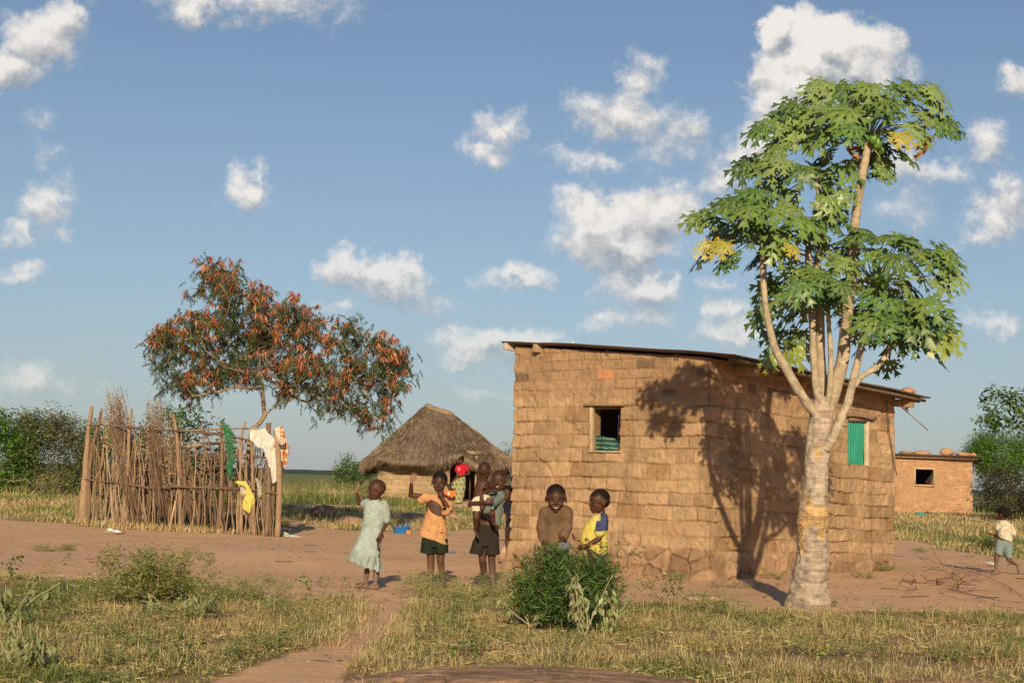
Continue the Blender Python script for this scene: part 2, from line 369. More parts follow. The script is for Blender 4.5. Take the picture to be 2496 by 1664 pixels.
def ground_mat():
    m = bpy.data.materials.new('red brown trodden earth'); m.use_nodes = True; N = m.node_tree.nodes; L = m.node_tree.links
    b = N["Principled BSDF"]; b.inputs['Roughness'].default_value = 1; b.inputs['Specular IOR Level'].default_value = .05
    tc = N.new('ShaderNodeTexCoord'); V = tc.outputs['Object']
    def noise(sc, d=6, r=.6):
        n = N.new('ShaderNodeTexNoise'); n.inputs['Scale'].default_value = sc; n.inputs['Detail'].default_value = d; n.inputs['Roughness'].default_value = r; L.new(V, n.inputs['Vector']); return n.outputs['Fac']
    def rng_(f, lo, hi, a=0., b_=1.):
        r = N.new('ShaderNodeMapRange'); r.inputs[1].default_value = lo; r.inputs[2].default_value = hi; r.inputs[3].default_value = a; r.inputs[4].default_value = b_; L.new(f, r.inputs[0]); return r.outputs[0]
    def mix(f, c1, c2, bt='MIX'):
        x = N.new('ShaderNodeMix'); x.data_type = 'RGBA'; x.blend_type = bt
        if isinstance(f, float): x.inputs[0].default_value = f
        else: L.new(f, x.inputs[0])
        for i, c in ((6, c1), (7, c2)):
            if isinstance(c, tuple): x.inputs[i].default_value = (*c, 1)
            else: L.new(c, x.inputs[i])
        return x.outputs[2]
    c = mix(rng_(noise(.35, 5), .35, .65), (.78, .475, .285), (.70, .415, .245))
    c = mix(rng_(noise(.16, 3), .4, .6, 0., .35), c, (.56, .33, .19)); c = mix(rng_(noise(2.2, 6), .5, .72), c, (.78, .51, .315))
    c = mix(rng_(noise(.9, 8, .7), .56, .7, 0., .55), c, (.46, .265, .165))
    c = mix(rng_(noise(45, 3), .62, .7, 0., .5), c, (.20, .11, .07))
    c = mix(rng_(noise(80, 2), .68, .74, 0., .6), c, (.60, .42, .30))
    at = N.new('ShaderNodeAttribute'); at.attribute_name = 'Col'; sp = N.new('ShaderNodeSeparateColor'); L.new(at.outputs['Color'], sp.inputs[0])
    g1 = mix(rng_(noise(3.0, 6), .35, .65), (.17, .115, .055), (.28, .20, .10))
    c = mix(rng_(sp.outputs[0], 0., 1., 0., .8), c, g1)
    g2 = mix(rng_(noise(.5, 8, .7), .4, .62), (.40, .30, .14), (.17, .16, .06))
    c = mix(rng_(sp.outputs[1], 0., 1., 0., .85), c, g2)
    g3 = mix(rng_(noise(.25, 8, .7), .4, .6), (.27, .26, .11), (.17, .18, .07))
    c = mix(sp.outputs[2], c, g3)
    L.new(c, b.inputs['Base Color'])
    bp = N.new('ShaderNodeBump'); bp.inputs['Strength'].default_value = .55; bp.inputs['Distance'].default_value = .045
    ad = N.new('ShaderNodeMath'); ad.operation = 'ADD'; L.new(noise(18, 8, .7), ad.inputs[0]); L.new(noise(6, 5, .7), ad.inputs[1]); L.new(ad.outputs[0], bp.inputs['Height']); L.new(bp.outputs[0], b.inputs['Normal'])
    return m
m_ground = ground_mat()
ground()
# far wooded hills, real ridges kilometres away
def hills():
    V = []; C = []; n = 500; K = 7
    for k, (Y, h, s) in enumerate([(5200, 15, 3), (9000, 44, 9)]):
        pass
    xs = np.linspace(-9000, 9000, n); mb = MB()
    for k, (Y, h, s) in enumerate([(4200, 13, 3), (8500, 30, 40)]):
        top = h * (.75 + .5 * fbm(xs / 1500, xs * 0 + s, 3, 3)) + 1.5 * fbm(xs / 60, xs * 0, 4, 2)
        rows = []
        for j in range(K):
            t = j / (K - 1); w = math.sin(math.pi * t)
            rows.append(np.stack([xs, Y + (t - .5) * 1800 + xs * 0, -3 + top * w + 2 * w * fbm(xs / 40, xs * 0 + j, 5, 2)], -1))
        Vv = np.concatenate(rows); i = (np.arange(K - 1)[:, None] * n + np.arange(n - 1)[None]).reshape(-1)
        mb.add(Vv, np.stack([i, i + 1, i + n + 1, i + n], -1), (.05, .065, .05))
    o = mb.build('hills', mat('distant woodland', attr=True, rough=1, var=.3, vscale=.01)); tag(o, kind='structure')
hills()

# ------------------------------------------------------------------ grass (far past 300 tufts: stuff)
def blades(name, pts, h, w, C, lean=.5, label=None):
    n = len(pts); az = rng.random(n) * 2 * math.pi; D = np.stack([np.cos(az), np.sin(az), np.zeros(n)], -1)
    le = lean * rng.random(n) ** .7 * 1.6; az2 = az + rng.normal(1.57, .5, n); W = np.stack([np.cos(az2), np.sin(az2), np.zeros(n)], -1) * w[:, None] * .5
    up = A3(0, 0, 1)
    p0 = pts; p1 = pts + (up * .55 + D * le[:, None] * .3) * h[:, None]; p2 = pts + (up * (1 - .35 * le[:, None]) + D * le[:, None]) * h[:, None]
    V = np.stack([p0 - W, p0 + W, p1 - W * .8, p1 + W * .8, p2], 1).reshape(-1, 3); i = np.arange(n)[:, None] * 5
    Fq = i + np.array([[0, 1, 3, 2]]); Ft = i + np.array([[2, 3, 4]])
    o = obj(name, V, [Fq, Ft], m_grass, np.repeat(C, 5, 0), smooth=False)
    tag(o, label, 'grass', kind='stuff'); return o
STRAW = A3(.56, .43, .21); STRAW2 = A3(.38, .27, .13); GRN = A3(.21, .24, .07); GRN2 = A3(.10, .14, .04); OLV = A3(.34, .31, .12)
def gcol(n, x, y, gfrac):
    t = fbm(x * .9, y * .9, 6, 3) * .9 + gfrac + rng.normal(0, .22, n)
    r = rng.random(n)[:, None]; g = GRN * r + GRN2 * (1 - r); s = STRAW * r + STRAW2 * (1 - r)
    t = np.clip(t, 0, 1)[:, None]; c = np.where(t > .66, g, np.where(t > .42, OLV * (.75 + .5 * r), s))
    return c * (.92 + .46 * rng.random((n, 1)))
def grass():
    # foreground: sampled over the visible wedge and a margin either side of it
    N0 = 520000; y = 6.6 + 9.2 * rng.random(N0) ** 1.0; x = (rng.random(N0) * 2 - 1) * (y * .44 + .6)
    a, b, f = gmask(x, y); clump = fbm(x * 2.6, y * 2.6, 7, 3); fine = fbm(x * 9, y * 9, 8, 2)
    keep = (a > .5) & (rng.random(N0) < np.clip(.56 + clump * 1.9 + fine * .9, .02, 1)) 
    bare = [(2100,1615,420,30),(640,1640,160,40),(1020,1600,140,25),(1550,1590,60,10),(120,1600,60,14)]
    for bx, by, rx, ry in bare:
        c = G(bx, by); ex = c[1] * rx / F; y1 = G(bx, by - ry)[1] - c[1]
        q = ((x - c[0]) / ex) ** 2 + ((y - c[1]) / max(y1, .15)) ** 2; keep &= (q > 1) | (rng.random(N0) < .16)
    x, y, clump = x[keep], y[keep], clump[keep]; n = len(x)
    edge = np.clip((14.6 - y) / 1.4, 0.0, 1)
    h = (.022 + .06 * rng.random(n) ** 1.5) * (1 + 1.6 * np.clip(clump, -.45, 1)) * (.65 + .35 * edge)
    kind = rng.random(n); lying = kind < .10; tall = kind > .93; h[lying] = .04 + .08 * rng.random(lying.sum()); h[tall] *= 1.9
    left = ss(-.5, -3.2, x); big = fbm(x * .45 + 3, y * .45, 1, 3)
    g = .26 + .16 * left + .20 * ss(10, 7.5, y) * left + .30 * big
    C = gcol(n, x, y, g); C[lying] = STRAW * (.75 + .5 * rng.random((lying.sum(), 1))); z0 = H(x, y)
    nl = np.where(lying)[0]; up = np.setdiff1d(np.arange(n), nl); P0 = np.stack([x, y, z0], -1); w = .003 + .0036 * rng.random(n)
    blades('grass', P0[up], h[up], w[up], C[up], 1.15, 'dry and green grass covering the foreground')
    az = rng.random(len(nl)) * 6.283; el = rng.uniform(.0, .35, len(nl)); D = np.stack([np.cos(az), np.sin(az), el], -1)
    V, Fc = leaves(P0[nl] + A3(0, 0, .012) + A3(0, 0, 1) * (.025 * rng.random((len(nl), 1))), D, rdir(len(nl)), h[nl], .004 + .004 * rng.random(len(nl)), .2); tag(obj('fallen straw', V, Fc, m_grass, np.repeat(C[nl], 4, 0), smooth=False), 'fallen straw lying through the foreground grass', 'straw', kind='stuff')
    N2 = 150000; y = 6.6 + 9. * rng.random(N2); x = (rng.random(N2) * 2 - 1) * (y * .44 + .6); a, b, f = gmask(x, y); k = (a > .5) & (fbm(x * 1.3 + 5, y * 1.3, 3, 3) + .35 * ss(-.5, -3, x) * ss(12, 8, y) + .12 * rng.random(N2) > .16); x, y = x[k], y[k]; n = len(x)
    V, Fc = leaves(np.stack([x, y, H(x, y) + .01 + .035 * rng.random(n)], -1), rdir(n, .3), nrm(rdir(n) * .7 + A3(0, -.2, .9)), .010 + .016 * rng.random(n), .006 + .008 * rng.random(n), .1); t = rng.random((n, 1)); tag(obj('ground cover', V, Fc, m_grass, np.repeat((GRN * t + OLV * (1 - t)) * (.7 + .6 * rng.random((n, 1))), 4, 0), smooth=False), 'small leaved green ground cover among the grass', 'ground cover', kind='stuff')
    # tall straw tussocks leaning over the path edge
    cs = [G(px + rng.normal(0, 12), py) for px, py in [(878,1500),(865,1520),(850,1535),(825,1550),(800,1562),(775,1572),(860,1500),(870,1485),(975,1560),(950,1590),(965,1540),(985,1520),(930,1630),(2050,1650),(2150,1650),(1960,1640),(1830,1630),(1700,1625),(2300,1560),(2400,1600)]]
    P_ = []; 
    for c in cs:
        k = 130; P_.append(np.stack([c[0] + rng.normal(0, .09, k), c[1] + rng.normal(0, .10, k), np.zeros(k)], -1))
    p = np.concatenate(P_); p[:, 2] = H(p[:, 0], p[:, 1]); n = len(p)
    blades('straw', p, .06 + .10 * rng.random(n), .003 + .003 * rng.random(n), STRAW * (.8 + .5 * rng.random((n, 1))), 1.3, 'pale dry straw leaning along the path edge')
    # background grass and weeds
    N1 = 240000; y = 24 + 40 * rng.random(N1) ** 1.1; x = (rng.random(N1) * 2 - 1) * (y * .42 + 1)
    a, b, f = gmask(x, y); k = ((b > .5) | (f > .5)) & (rng.random(N1) < np.clip(.6 + 1.2 * fbm(x * .8, y * .8, 1, 3), .05, 1))
    x, y = x[k], y[k]; n = len(x); f = f[k] > .5
    h = np.where(f, .16 + .3 * rng.random(n) + .38 * ss(49, 60, y) * rng.random(n), .06 + .12 * rng.random(n))
    g = np.where(f, .62, np.where(x > 5, .42, np.where(y > 38, .6, .2)))
    blades('far grass', np.stack([x, y, H(x, y)], -1), h, .012 + .014 * rng.random(n), gcol(n, x * .4, y * .4, g), .8, 'straw coloured grass and weeds behind the yard')
    # bits lying on the bare earth
    n = 5200; y = 9 + 22 * rng.random(n) ** 1.3; x = (rng.random(n) * 2 - 1) * (y * .42); sc = .006 + .02 * rng.random(n) ** 3
    D = rdir(n); D[:, 2] *= .1; V, Fc = leaves(np.stack([x, y, H(x, y) + .006], -1), D, np.tile(A3(0, 0, 1), (n, 1)), sc * 3, sc, .3)
    t = rng.random((n, 1)); C = np.where(t < .25, A3(.5, .42, .32), np.where(t < .6, A3(.13, .08, .05), A3(.30, .2, .12)))
    o = obj('litter', V, Fc, m_grass, np.repeat(C, 4, 0), smooth=False); tag(o, 'chips and dead leaves scattered over the bare earth', 'litter', kind='stuff')
grass()
def stone_mesh(r, flat=.6, n=3, s=0, amp=.25):
    import bmesh
    bm = bmesh.new(); bmesh.ops.create_icosphere(bm, subdivisions=n, radius=1); V = np.array([v.co[:] for v in bm.verts]); Fc = np.array([[v.index for v in f.verts] for f in bm.faces]); bm.free()
    d = 1 + amp * fbm(V[:, 0] * 1.3 + s * 3.1, V[:, 1] * 1.3 + V[:, 2] * 1.7 + s, s % 5, 3)
    # a few flat facets
    for k in range(7):
        q = nrm(np.random.default_rng(s * 17 + k).normal(0, 1, 3)); dd = V @ q; lim = .78; d = np.where(dd * d > lim, lim / np.maximum(dd, .01), d)
    V = V * d[:, None] * A3(*r) if not np.isscalar(r) else V * d[:, None] * r * A3(1, 1, flat)
    return V, Fc
def pebbles():
    n = 420; mb = MB(); V0, F0 = stone_mesh(1, .6, 1, 3)
    for i in range(n):
        y = 9 + 20 * random.random() ** 1.4; x = random.uniform(-1, 1) * y * .4; s = .006 + .018 * random.random() ** 4
        t = random.random(); col = A3(.55, .42, .32) if t < .35 else (A3(.30, .17, .10) if t < .8 else A3(.42, .2, .1))
        mb.add(V0 @ np.array(Matrix.Rotation(random.random() * 6, 3, 'Z')).T * s + A3(x, y, float(H(x, y))), F0, col)
    tag(mb.build('pebbles', m_rock), 'small pebbles strewn over the bare yard', 'pebbles', kind='stuff')
pebbles()
# flat outcrop at the near edge
def outcrop(name, px, py, rx, ry, h, label, s, col=(.36, .215, .135)):
    c = G(px, py); n = 90; u = np.linspace(-1, 1, n); X, Y = np.meshgrid(u, u); r = np.sqrt(X ** 2 + Y ** 2) * (1 + .3 * fbm(X * 1.8, Y * 1.8, s, 3))
    z = h * np.sqrt(np.clip(1 - r ** 2, 0, 1)) ** .8 - .03 + .012 * fbm(X * 6, Y * 14, s + 1, 3) - .02 * (np.abs(fbm(X * 2, Y * 3, s + 2, 2)) < .035)
    V = np.stack([c[0] + X * rx, c[1] + Y * ry, H(c[0] + X * rx, c[1] + Y * ry) + z], -1).reshape(-1, 3)
    i = (np.arange(n - 1)[:, None] * n + np.arange(n - 1)[None]).reshape(-1); Fq = np.stack([i, i + 1, i + n + 1, i + n], -1)
    k = r.reshape(-1)[Fq].min(1) < 1.05; st = (.75 + .35 * ss(-.3, .3, fbm(X * 3, Y * 12, s, 3))).reshape(-1, 1)
    tag(obj(name, V, Fq[k], m_rock, A3(*col) * st), label, 'rock')
outcrop('rock_outcrop', 1300, 1690, 1.08, .72, .16, 'broad flat reddish rock breaking through the grass at the bottom of the photo', 2)
outcrop('rock_outcrop', 1700, 1705, .35, .3, .08, 'smaller reddish rock edge right of the broad flat rock in front', 4)
outcrop('rock_outcrop', 2330, 1690, .55, .28, .11, 'low reddish rock in the grass at the bottom right corner', 6)
def boulder(px, py, r, label, s, col=(.36, .20, .13), rise=.5, name='boulder', dy=0):
    c = G(px, py); V, Fc = stone_mesh(r, 1, 4, s, .3); V = V + A3(c[0], c[1] + dy, c[2] + r[2] * rise)
    tag(obj(name, V, Fc, m_rock, A3(*col) * (.8 + .35 * ss(-.4, .4, fbm(V[:, 0] * 9, V[:, 2] * 9, s, 3)))[:, None]), label, 'rock', 'stones lying around the yard')
boulder(1262, 1374, (.26, .2, .24), 'pale pinkish boulder against the near left corner of the mud brick house', 11, (.52, .33, .22), .75)
boulder(858, 1281, (.42, .4, .17), 'brown boulder behind the girl in the pale dress', 12, (.30, .19, .13))
boulder(790, 1258, (.35, .3, .2), 'low brown boulder nearer the stick fence', 13, (.30, .19, .13))
boulder(1000, 1262, (.6, .4, .10), 'wide pinkish boulder behind the boy in the orange shirt', 14, (.42, .26, .18))
boulder(1085, 1266, (.4, .3, .2), 'low stone beside the pile of dead twigs', 15, (.36, .22, .15))
boulder(1715, 1464, (.22, .14, .05), 'flat grey brown stone slab on the ground by the grass edge', 16, (.42, .27, .19), .4, 'stone_slab')
boulder(2270, 1257, (.22, .2, .1), 'brown rock in the grass in front of the far brick house', 17, (.26, .16, .12), .3)
boulder(1058, 1313, (.07, .06, .025), 'small flat orange stone on the yard behind the boys', 18, (.5, .2, .08), .6, 'brick_piece')
boulder(1128, 1312, (.06, .05, .02), 'orange brick chip lying left of the carrying boy', 19, (.5, .22, .1), .6, 'brick_piece')

# ------------------------------------------------------------------ the mud brick house
pA = A3(*P(1240, 1370, 19.76)[:2]); pB = A3(*P(1724, 1409, 17.96)[:2]); pC = A3(*P(2180, 1386, 21.5)[:2])
pD = pA + (pC - pB)
LAB, LBC = np.linalg.norm(pB - pA), np.linalg.norm(pC - pB)
def wallpt(pa, pb, px, py):
    """u, z where the sight line through a picture point meets the wall plane pa-pb"""
    d = ray(px, py); e = nrm(pb - pa); n = A3(e[1], -e[0]); t = (pa @ n) / (d[:2] @ n); q = d[:2] * t
    return (q - pa) @ e, CAMZ + d[2] * t
w1 = [wallpt(pA, pB, *q) for q in [(1438, 1100), (1511, 1100), (1438, 989), (1511, 989)]]
g1 = [wallpt(pB, pC, *q) for q in [(2067, 1131), (2113, 1134), (2073, 1026), (2109, 1027)]]
W1 = (w1[0][0], w1[1][0], (w1[0][1] + w1[1][1]) / 2, (w1[2][1] + w1[3][1]) / 2)
W2 = (g1[0][0], g1[1][0], (g1[0][1] + g1[1][1]) / 2, (g1[2][1] + g1[3][1]) / 2)
# roof corners
eAB = nrm(pB - pA); nAB = A3(eAB[1], -eAB[0]); eBC = nrm(pC - pB); nBC = A3(eBC[1], -eBC[0])
rB = pB + nBC * .45 + nAB * .12; rA = pA + nAB * .12 - eAB * .16; rC = pC + nBC * .45 + eBC * .30
def zat(px, py, q): return P(px, py, q[1])[2]
RA, RB, RC = A3(*rA, zat(1212, 833, rA)), A3(*rB, zat(1786, 865, rB)), A3(*rC, zat(2243, 969, rC))
rn = nrm(np.cross(RB - RA, RC - RA)); rn = rn if rn[2] > 0 else -rn
def roofz(x, y): return RB[2] - (rn[0] * (x - RB[0]) + rn[1] * (y - RB[1])) / rn[2]
def brick_sheet(U, Z, seed, hts, bw, warp=.030, depth=.05, top=None):
    r = np.random.default_rng(seed)
    Uw = U + warp * fbm(U * 5, Z * 5, 1, 3); Zw = Z + warp * .9 * fbm(U * 3.2, Z * 5, 3, 3) + .03 * fbm(U * .45, Z * .2, 4, 2)
    cb = np.cumsum(np.concatenate([[-.4], r.uniform(*hts, 40)])); ci = np.clip(np.searchsorted(cb, Zw) - 1, 0, 38)
    v = Zw - cb[ci]; hh = cb[ci + 1] - cb[ci]; ev = np.minimum(v, hh - v)
    ei = np.full(U.shape, 1.0); bid = np.zeros(U.shape, int); sl = np.zeros(U.shape)
    for c in range(39):
        k = ci == c
        if not k.any(): continue
        bu = np.cumsum(np.concatenate([[-1.5 - r.random() * .3], r.uniform(*bw, 120)])); b = np.clip(np.searchsorted(bu, Uw[k]) - 1, 0, 118)
        s = Uw[k] - bu[b]; w = bu[b + 1] - bu[b]; ei[k] = np.minimum(s, w - s); bid[k] = c * 131 + b; sl[k] = s / w
    rb = r.random(131 * 41); rb2 = r.random(131 * 41)
    rad = .028; ex = np.maximum(0, rad - ei) / rad; ey = np.maximum(0, rad - ev) / rad; e = np.clip(1 - np.sqrt(ex ** 2 + ey ** 2), 0, 1)
    rel = ss(.10, .55, e + .13 * fbm(U * 16, Z * 16, 4, 3)); fill = np.clip(.36 + 1.9 * fbm(U * 1.6 + 9, Z * 2.1, 5, 3), .05, 1)
    fill = np.where(ev < ei, fill, fill * .55)
    d = -depth * (1 - rel) * fill + .010 * (rb[bid] - .5) + .012 * (rb2[bid] - .5) * (v / hh - .5) * 2 + .007 * fbm(U * 14, Z * 14, 6, 3) + .020 * fbm(U * 2.5, Z * 2.5, 7, 3)
    d = d - .009 * (v / hh - .5) * rel                       # bricks lean out towards their foot
    d = d - .05 * np.clip(fbm(U * 9 + 4, Z * 11, 2, 2) - .36, 0, 1) * rel + .006 * fbm(U * 30, Z * 30, 5, 2)
    d = d - .022 * ((np.abs(fbm(U * 1.1 + 2, Z * .35, 6, 3)) < .012) & (fbm(U * .7, Z * .7 + 4, 2, 1) > .15))
    return d, rel, bid, rb, rb2, v / hh
EARTH = A3(.405, .262, .152)
def house():
    t = thing('mud_brick_house', 'brown mud brick house with a sloping iron roof behind the papaya tree', 'house'); 
    def fix(o): return o
    # perimeter path D-A-B-C-D sampled finely on the two faces in view
    seg = [(pD, pA, .05), (pA, pB, .0115), (pB, pC, .0125), (pC, pD, .05)]
    Ps, Ns, Us, off = [], [], [], 0
    marks = []
    for (p, q, st) in seg:
        L = np.linalg.norm(q - p); n = int(L / st); u = np.linspace(0, L, n, endpoint=False)
        if st > .03:   # finer next to the corners in view
            u = np.unique(np.concatenate([u, np.linspace(0, .3, 24), np.linspace(L - .3, L - .011, 24)]))
        e = nrm(q - p); marks.append(off); Ps.append(p + e * u[:, None]); Ns.append(np.tile(A3(e[1], -e[0]), (len(u), 1))); Us.append(off + u); off += L
    Pp, Nn, U = np.concatenate(Ps), np.concatenate(Ns), np.concatenate(Us); TOT = off; marks.append(off)
    N2 = Nn.copy()                                          # turn the normal smoothly round each corner
    for ci, c in enumerate(marks[:4]):
        du = U - c; du = np.where(du > TOT / 2, du - TOT, du); k = np.abs(du) < .06
        n0 = seg[ci - 1]; e0 = nrm(n0[1] - n0[0]); na = A3(e0[1], -e0[0]); e1 = nrm(seg[ci][1] - seg[ci][0]); nb = A3(e1[1], -e1[0])
        w = ss(-.06, .06, du[k])[:, None]; N2[k] = nrm(na * (1 - w) + nb * w) * 1.0
    m = len(U); K = 232; zt = np.array([roofz(*(p)) for p in Pp]) - .035
    zb = -.12; tt = np.linspace(0, 1, K)
    Z = zb + (zt[None] - zb) * tt[:, None]; UU = np.tile(U, (K, 1))
    fall = .14 * np.clip(UU - marks[2], 0, LBC) / LBC
    Zq = Z + fall; d, rel, bid, rb, rb2, vv = brick_sheet(UU, Zq, 5, (.172, .206), (.25, .46))
    hi = ss(2.30, 2.42, Zq); d2, rel2, bid2, rc, rc2, _ = brick_sheet(UU, Zq, 9, (.11, .135), (.19, .33), .016, .018); d = d * (1 - hi) + d2 * hi
    base = (1 - ss(.22, .40, Zq + .1 * fbm(UU * 2, UU * 0, 3, 2)))
    # foundation: voronoi stones
    r = np.random.default_rng(3); sx = np.arange(-.5, TOT + .5, .30); cx = (sx[:, None] + np.zeros(3) + r.uniform(-.11, .11, (len(sx), 3))).ravel(); cz = (np.zeros(len(sx))[:, None] + A3(-.02, .19, .36) + r.uniform(-.05, .05, (len(sx), 3))).ravel()
    low = Zq[:, 0] < .62; kk = int(low.sum() + 4); f1 = np.full((kk, m), 9.); f2 = f1.copy(); fi = np.zeros((kk, m), int); uw = UU[:kk] + .05 * fbm(UU[:kk] * 4, Zq[:kk] * 4, 1, 3); zw = Zq[:kk] + .05 * fbm(UU[:kk] * 4 + 7, Zq[:kk] * 4, 2, 3)
    for j in range(len(cx)):
        cols = np.abs(U - cx[j]) < .6
        dd = np.sqrt((uw[:, cols] - cx[j]) ** 2 + (1.3 * (zw[:, cols] - cz[j])) ** 2); a1 = f1[:, cols]; a2 = f2[:, cols]; b = fi[:, cols]
        near = dd < a1; a2 = np.where(near, a1, np.minimum(a2, dd)); b = np.where(near, j, b); a1 = np.where(near, dd, a1); f1[:, cols] = a1; f2[:, cols] = a2; fi[:, cols] = b
    sr = r.random(len(cx)); sr2 = r.random((len(cx), 3)) - .5
    ds = -.03 * (1 - ss(0, .06, f2 - f1)) * np.clip(.6 + 1.5 * fbm(UU[:kk] * 2, Zq[:kk] * 2, 6, 2), 0, 1.3) + .05 * (sr[fi] - .4) + .12 * sr2[fi][..., 0] * (uw - cx[fi]) + .02 * fbm(uw * 7, zw * 7, 4, 3) + .035
    bb = base[:kk]; d[:kk] = d[:kk] * (1 - bb) + ds * bb
    d = d + .05 * (1 - ss(.0, .14, Zq))                    # splayed foot
    # colours
    tone = rb[bid][..., None]; C = EARTH * (.80 + .36 * tone); C = np.where((rb2[bid] > .90)[..., None], A3(.46, .31, .18) * (.9 + .2 * tone), C)
    C = np.where((rb2[bid] < .10)[..., None], A3(.33, .20, .105), C)
    C = C * (1 - (1 - rel)[..., None]) + A3(.36, .232, .13) * (1 - rel)[..., None]
    t2 = rc[bid2][..., None]; ct = np.where(t2 > .955, A3(.52, .24, .12), np.where(t2 < .05, A3(.20, .13, .085), A3(.36, .225, .13) * (.9 + .2 * t2)))
    ct = ct * rel2[..., None] + A3(.35, .215, .125) * (1 - rel2[..., None]); C = C * (1 - hi[..., None]) + ct * hi[..., None]
    cs = A3(.39, .24, .145) * (.72 + .5 * sr[fi])[..., None]; cs = cs * (1 - (1 - ss(0, .03, f2 - f1))[..., None] * .35); C[:kk] = C[:kk] * (1 - bb[..., None]) + cs * bb[..., None]
    C = C * (1 - .22 * ss(.25, .7, fbm(UU * 5, Zq * .55, 2, 3)))[..., None]; C = C * (1 + .16 * fbm(UU * .8, Zq * 1.2, 8, 3))[..., None] * (1 - .14 * (1 - ss(.1, .5, Zq)))[..., None]
    # red chips in the clay
    chip = fbm(UU * 38, Zq * 38, 2, 1) > .93; C = np.where(chip[..., None], A3(.55, .22, .10), C)
    X = Pp[None, :, 0] + N2[None, :, 0] * d; Y = Pp[None, :, 1] + N2[None, :, 1] * d
    V = np.stack([X, Y, Z], -1)
    i = np.arange(K - 1)[:, None] * m; j = np.arange(m)[None]; j2 = (j + 1) % m
    Fq = np.stack([i + j, i + j2, i + m + j2, i + m + j], -1)
    def inside(wd, mk):
        uc = U + np.roll(np.append(np.diff(U), .01), 0)[:m] * .5; zc = Z[:-1]
        jag = .012 * fbm(UU[:-1] * 9, zc * 9, 3, 2)
        return (uc[None] > mk + wd[0] + jag) & (uc[None] < mk + wd[1] + jag) & (zc > wd[2]) & (zc < wd[3])
    hole = inside(W1, marks[1]) | inside(W2, marks[2])
    door = (U[None] > marks[3] + 1.0) & (U[None] < marks[3] + 1.85) & (Z[:-1] < 1.9)
    keep = ~(hole | door); allF = Fq[keep]; rowi = np.repeat(np.arange(K - 1)[:, None], m, 1)[keep]
    zrow = Zq[:-1][keep]
    fo = fix(obj('wall', V.reshape(-1, 3), allF[zrow >= .33], m_wall, C.reshape(-1, 3), t))
    fd = fix(obj('foundation', V.reshape(-1, 3), allF[zrow < .33], m_wall, C.reshape(-1, 3), t))
    # thickness of the wall in the openings
    def reveal(pa, pb, wd, th, name='window_reveal'):
        e = nrm(pb - pa); n = A3(e[1], -e[0]); mb = MB(); u0, u1, z0, z1 = wd; k = 14
        for (a_, b_) in (((u0, z0), (u0, z1)), ((u1, z1), (u1, z0)), ((u0, z0), (u1, z0)), ((u1, z1), (u0, z1))):
            ts = np.linspace(0, 1, k); q = np.outer(1 - ts, a_) + np.outer(ts, b_); P0 = pa + e * q[:, :1]; 
            f = np.concatenate([P0 + n * .0, q[:, 1:]], 1); bk = np.concatenate([P0 - n * th, q[:, 1:]], 1)
            f[:, :2] += .008 * fbm(q[:, 0] * 20, q[:, 1] * 20, 4, 2)[:, None] * e
            i = np.arange(k - 1)[:, None]; mb.add(np.vstack([f, bk]), i + np.array([[0, k, k + 1, 1]]), A3(.33, .2, .115))
        return mb
    M0 = lambda e: np.array([[e[0], e[1], 0], [e[1], -e[0], 0], [0, 0, 1]]).T   # columns: along, outward, up
    def at(pa, e, n, u, o, z): return A3(*(pa + e * u + n * o), z)
    w = reveal(pA, pB, W1, .26).build('window', m_wall, t); fix(w)
    Rm = M0(eAB); u0, u1, z0, z1 = W1
    mb = MB(); mb.box(at(pA, eAB, nAB, u0 + .022, .0, (z0 + z1) / 2 - .01), .045, .07, z1 - z0 - .02, Rm @ np.array(Matrix.Rotation(R(-1.6), 3, 'Y')), (.5, .36, .22)); fix(mb.build('frame', m_stick, w, bevel=.004))
    mb = MB(); mb.box(at(pA, eAB, nAB, (u0 + u1) / 2 - .01, .01, z1 + .014), u1 - u0 + .16, .09, .03, Rm @ np.array(Matrix.Rotation(R(.6), 3, 'Y')), (.30, .19, .11)); mb.box(at(pA, eAB, nAB, (u0 + u1) / 2, -.06, z1 - .022), u1 - u0 - .01, .06, .04, Rm, (.2, .12, .07)); fix(mb.build('lintel', m_stick, w, bevel=.004))
    mb = MB(); mb.box(at(pA, eAB, nAB, (u0 + u1) / 2 + .01, .0, z0 - .002), u1 - u0 + .03, .07, .018, Rm, (.52, .40, .26)); fix(mb.build('sill', m_stick, w, bevel=.003))
    # striped cloth heaped behind the window and a purple one hanging on the right
    def drape(name, us, zs, o, ftop, col, parent, amp=.03, stripes=None, fr=25):
        Uu, T = np.meshgrid(us, np.linspace(0, 1, 40)); Zz = zs[0] + (ftop(Uu) - zs[0]) * T; off_ = o + amp * np.sin(Uu * fr + Zz * 5 + 2 * fbm(Uu * 6, Zz * 6, 3, 2))
        q = pA + eAB * Uu[..., None] + nAB * off_[..., None]; V = np.concatenate([q, Zz[..., None]], -1).reshape(-1, 3); nn = len(us); i = (np.arange(39)[:, None] * nn + np.arange(nn - 1)[None]).reshape(-1)
        Cc = np.tile(A3(*col), (V.shape[0], 1))
        if stripes: s = (np.sin((Zz + .05 * (Uu - us[0])) * 2 * math.pi / .062).ravel() > .86); Cc[s] = stripes
        o_ = fix(obj(name, V, np.stack([i, i + 1, i + nn + 1, i + nn], -1), m_cloth, Cc, parent)); return o_
    um = u0 + (u1 - u0) * .74
    drape('curtain', np.linspace(u0 - .05, um + .06, 60), (z0 - .25,), -.14, lambda u: z0 + .20 + .02 * np.cos((u - u0) * 8) - .5 * np.maximum(0, u - um + .05), (.022, .085, .08), w, .012, (.30, .34, .20))
    drape('curtain', np.linspace(um - .02, u1 + .1, 40), (z0 - .2,), -.20, lambda u: z1 + .1 + u * 0, (.045, .03, .09), w, .03, None, 60)
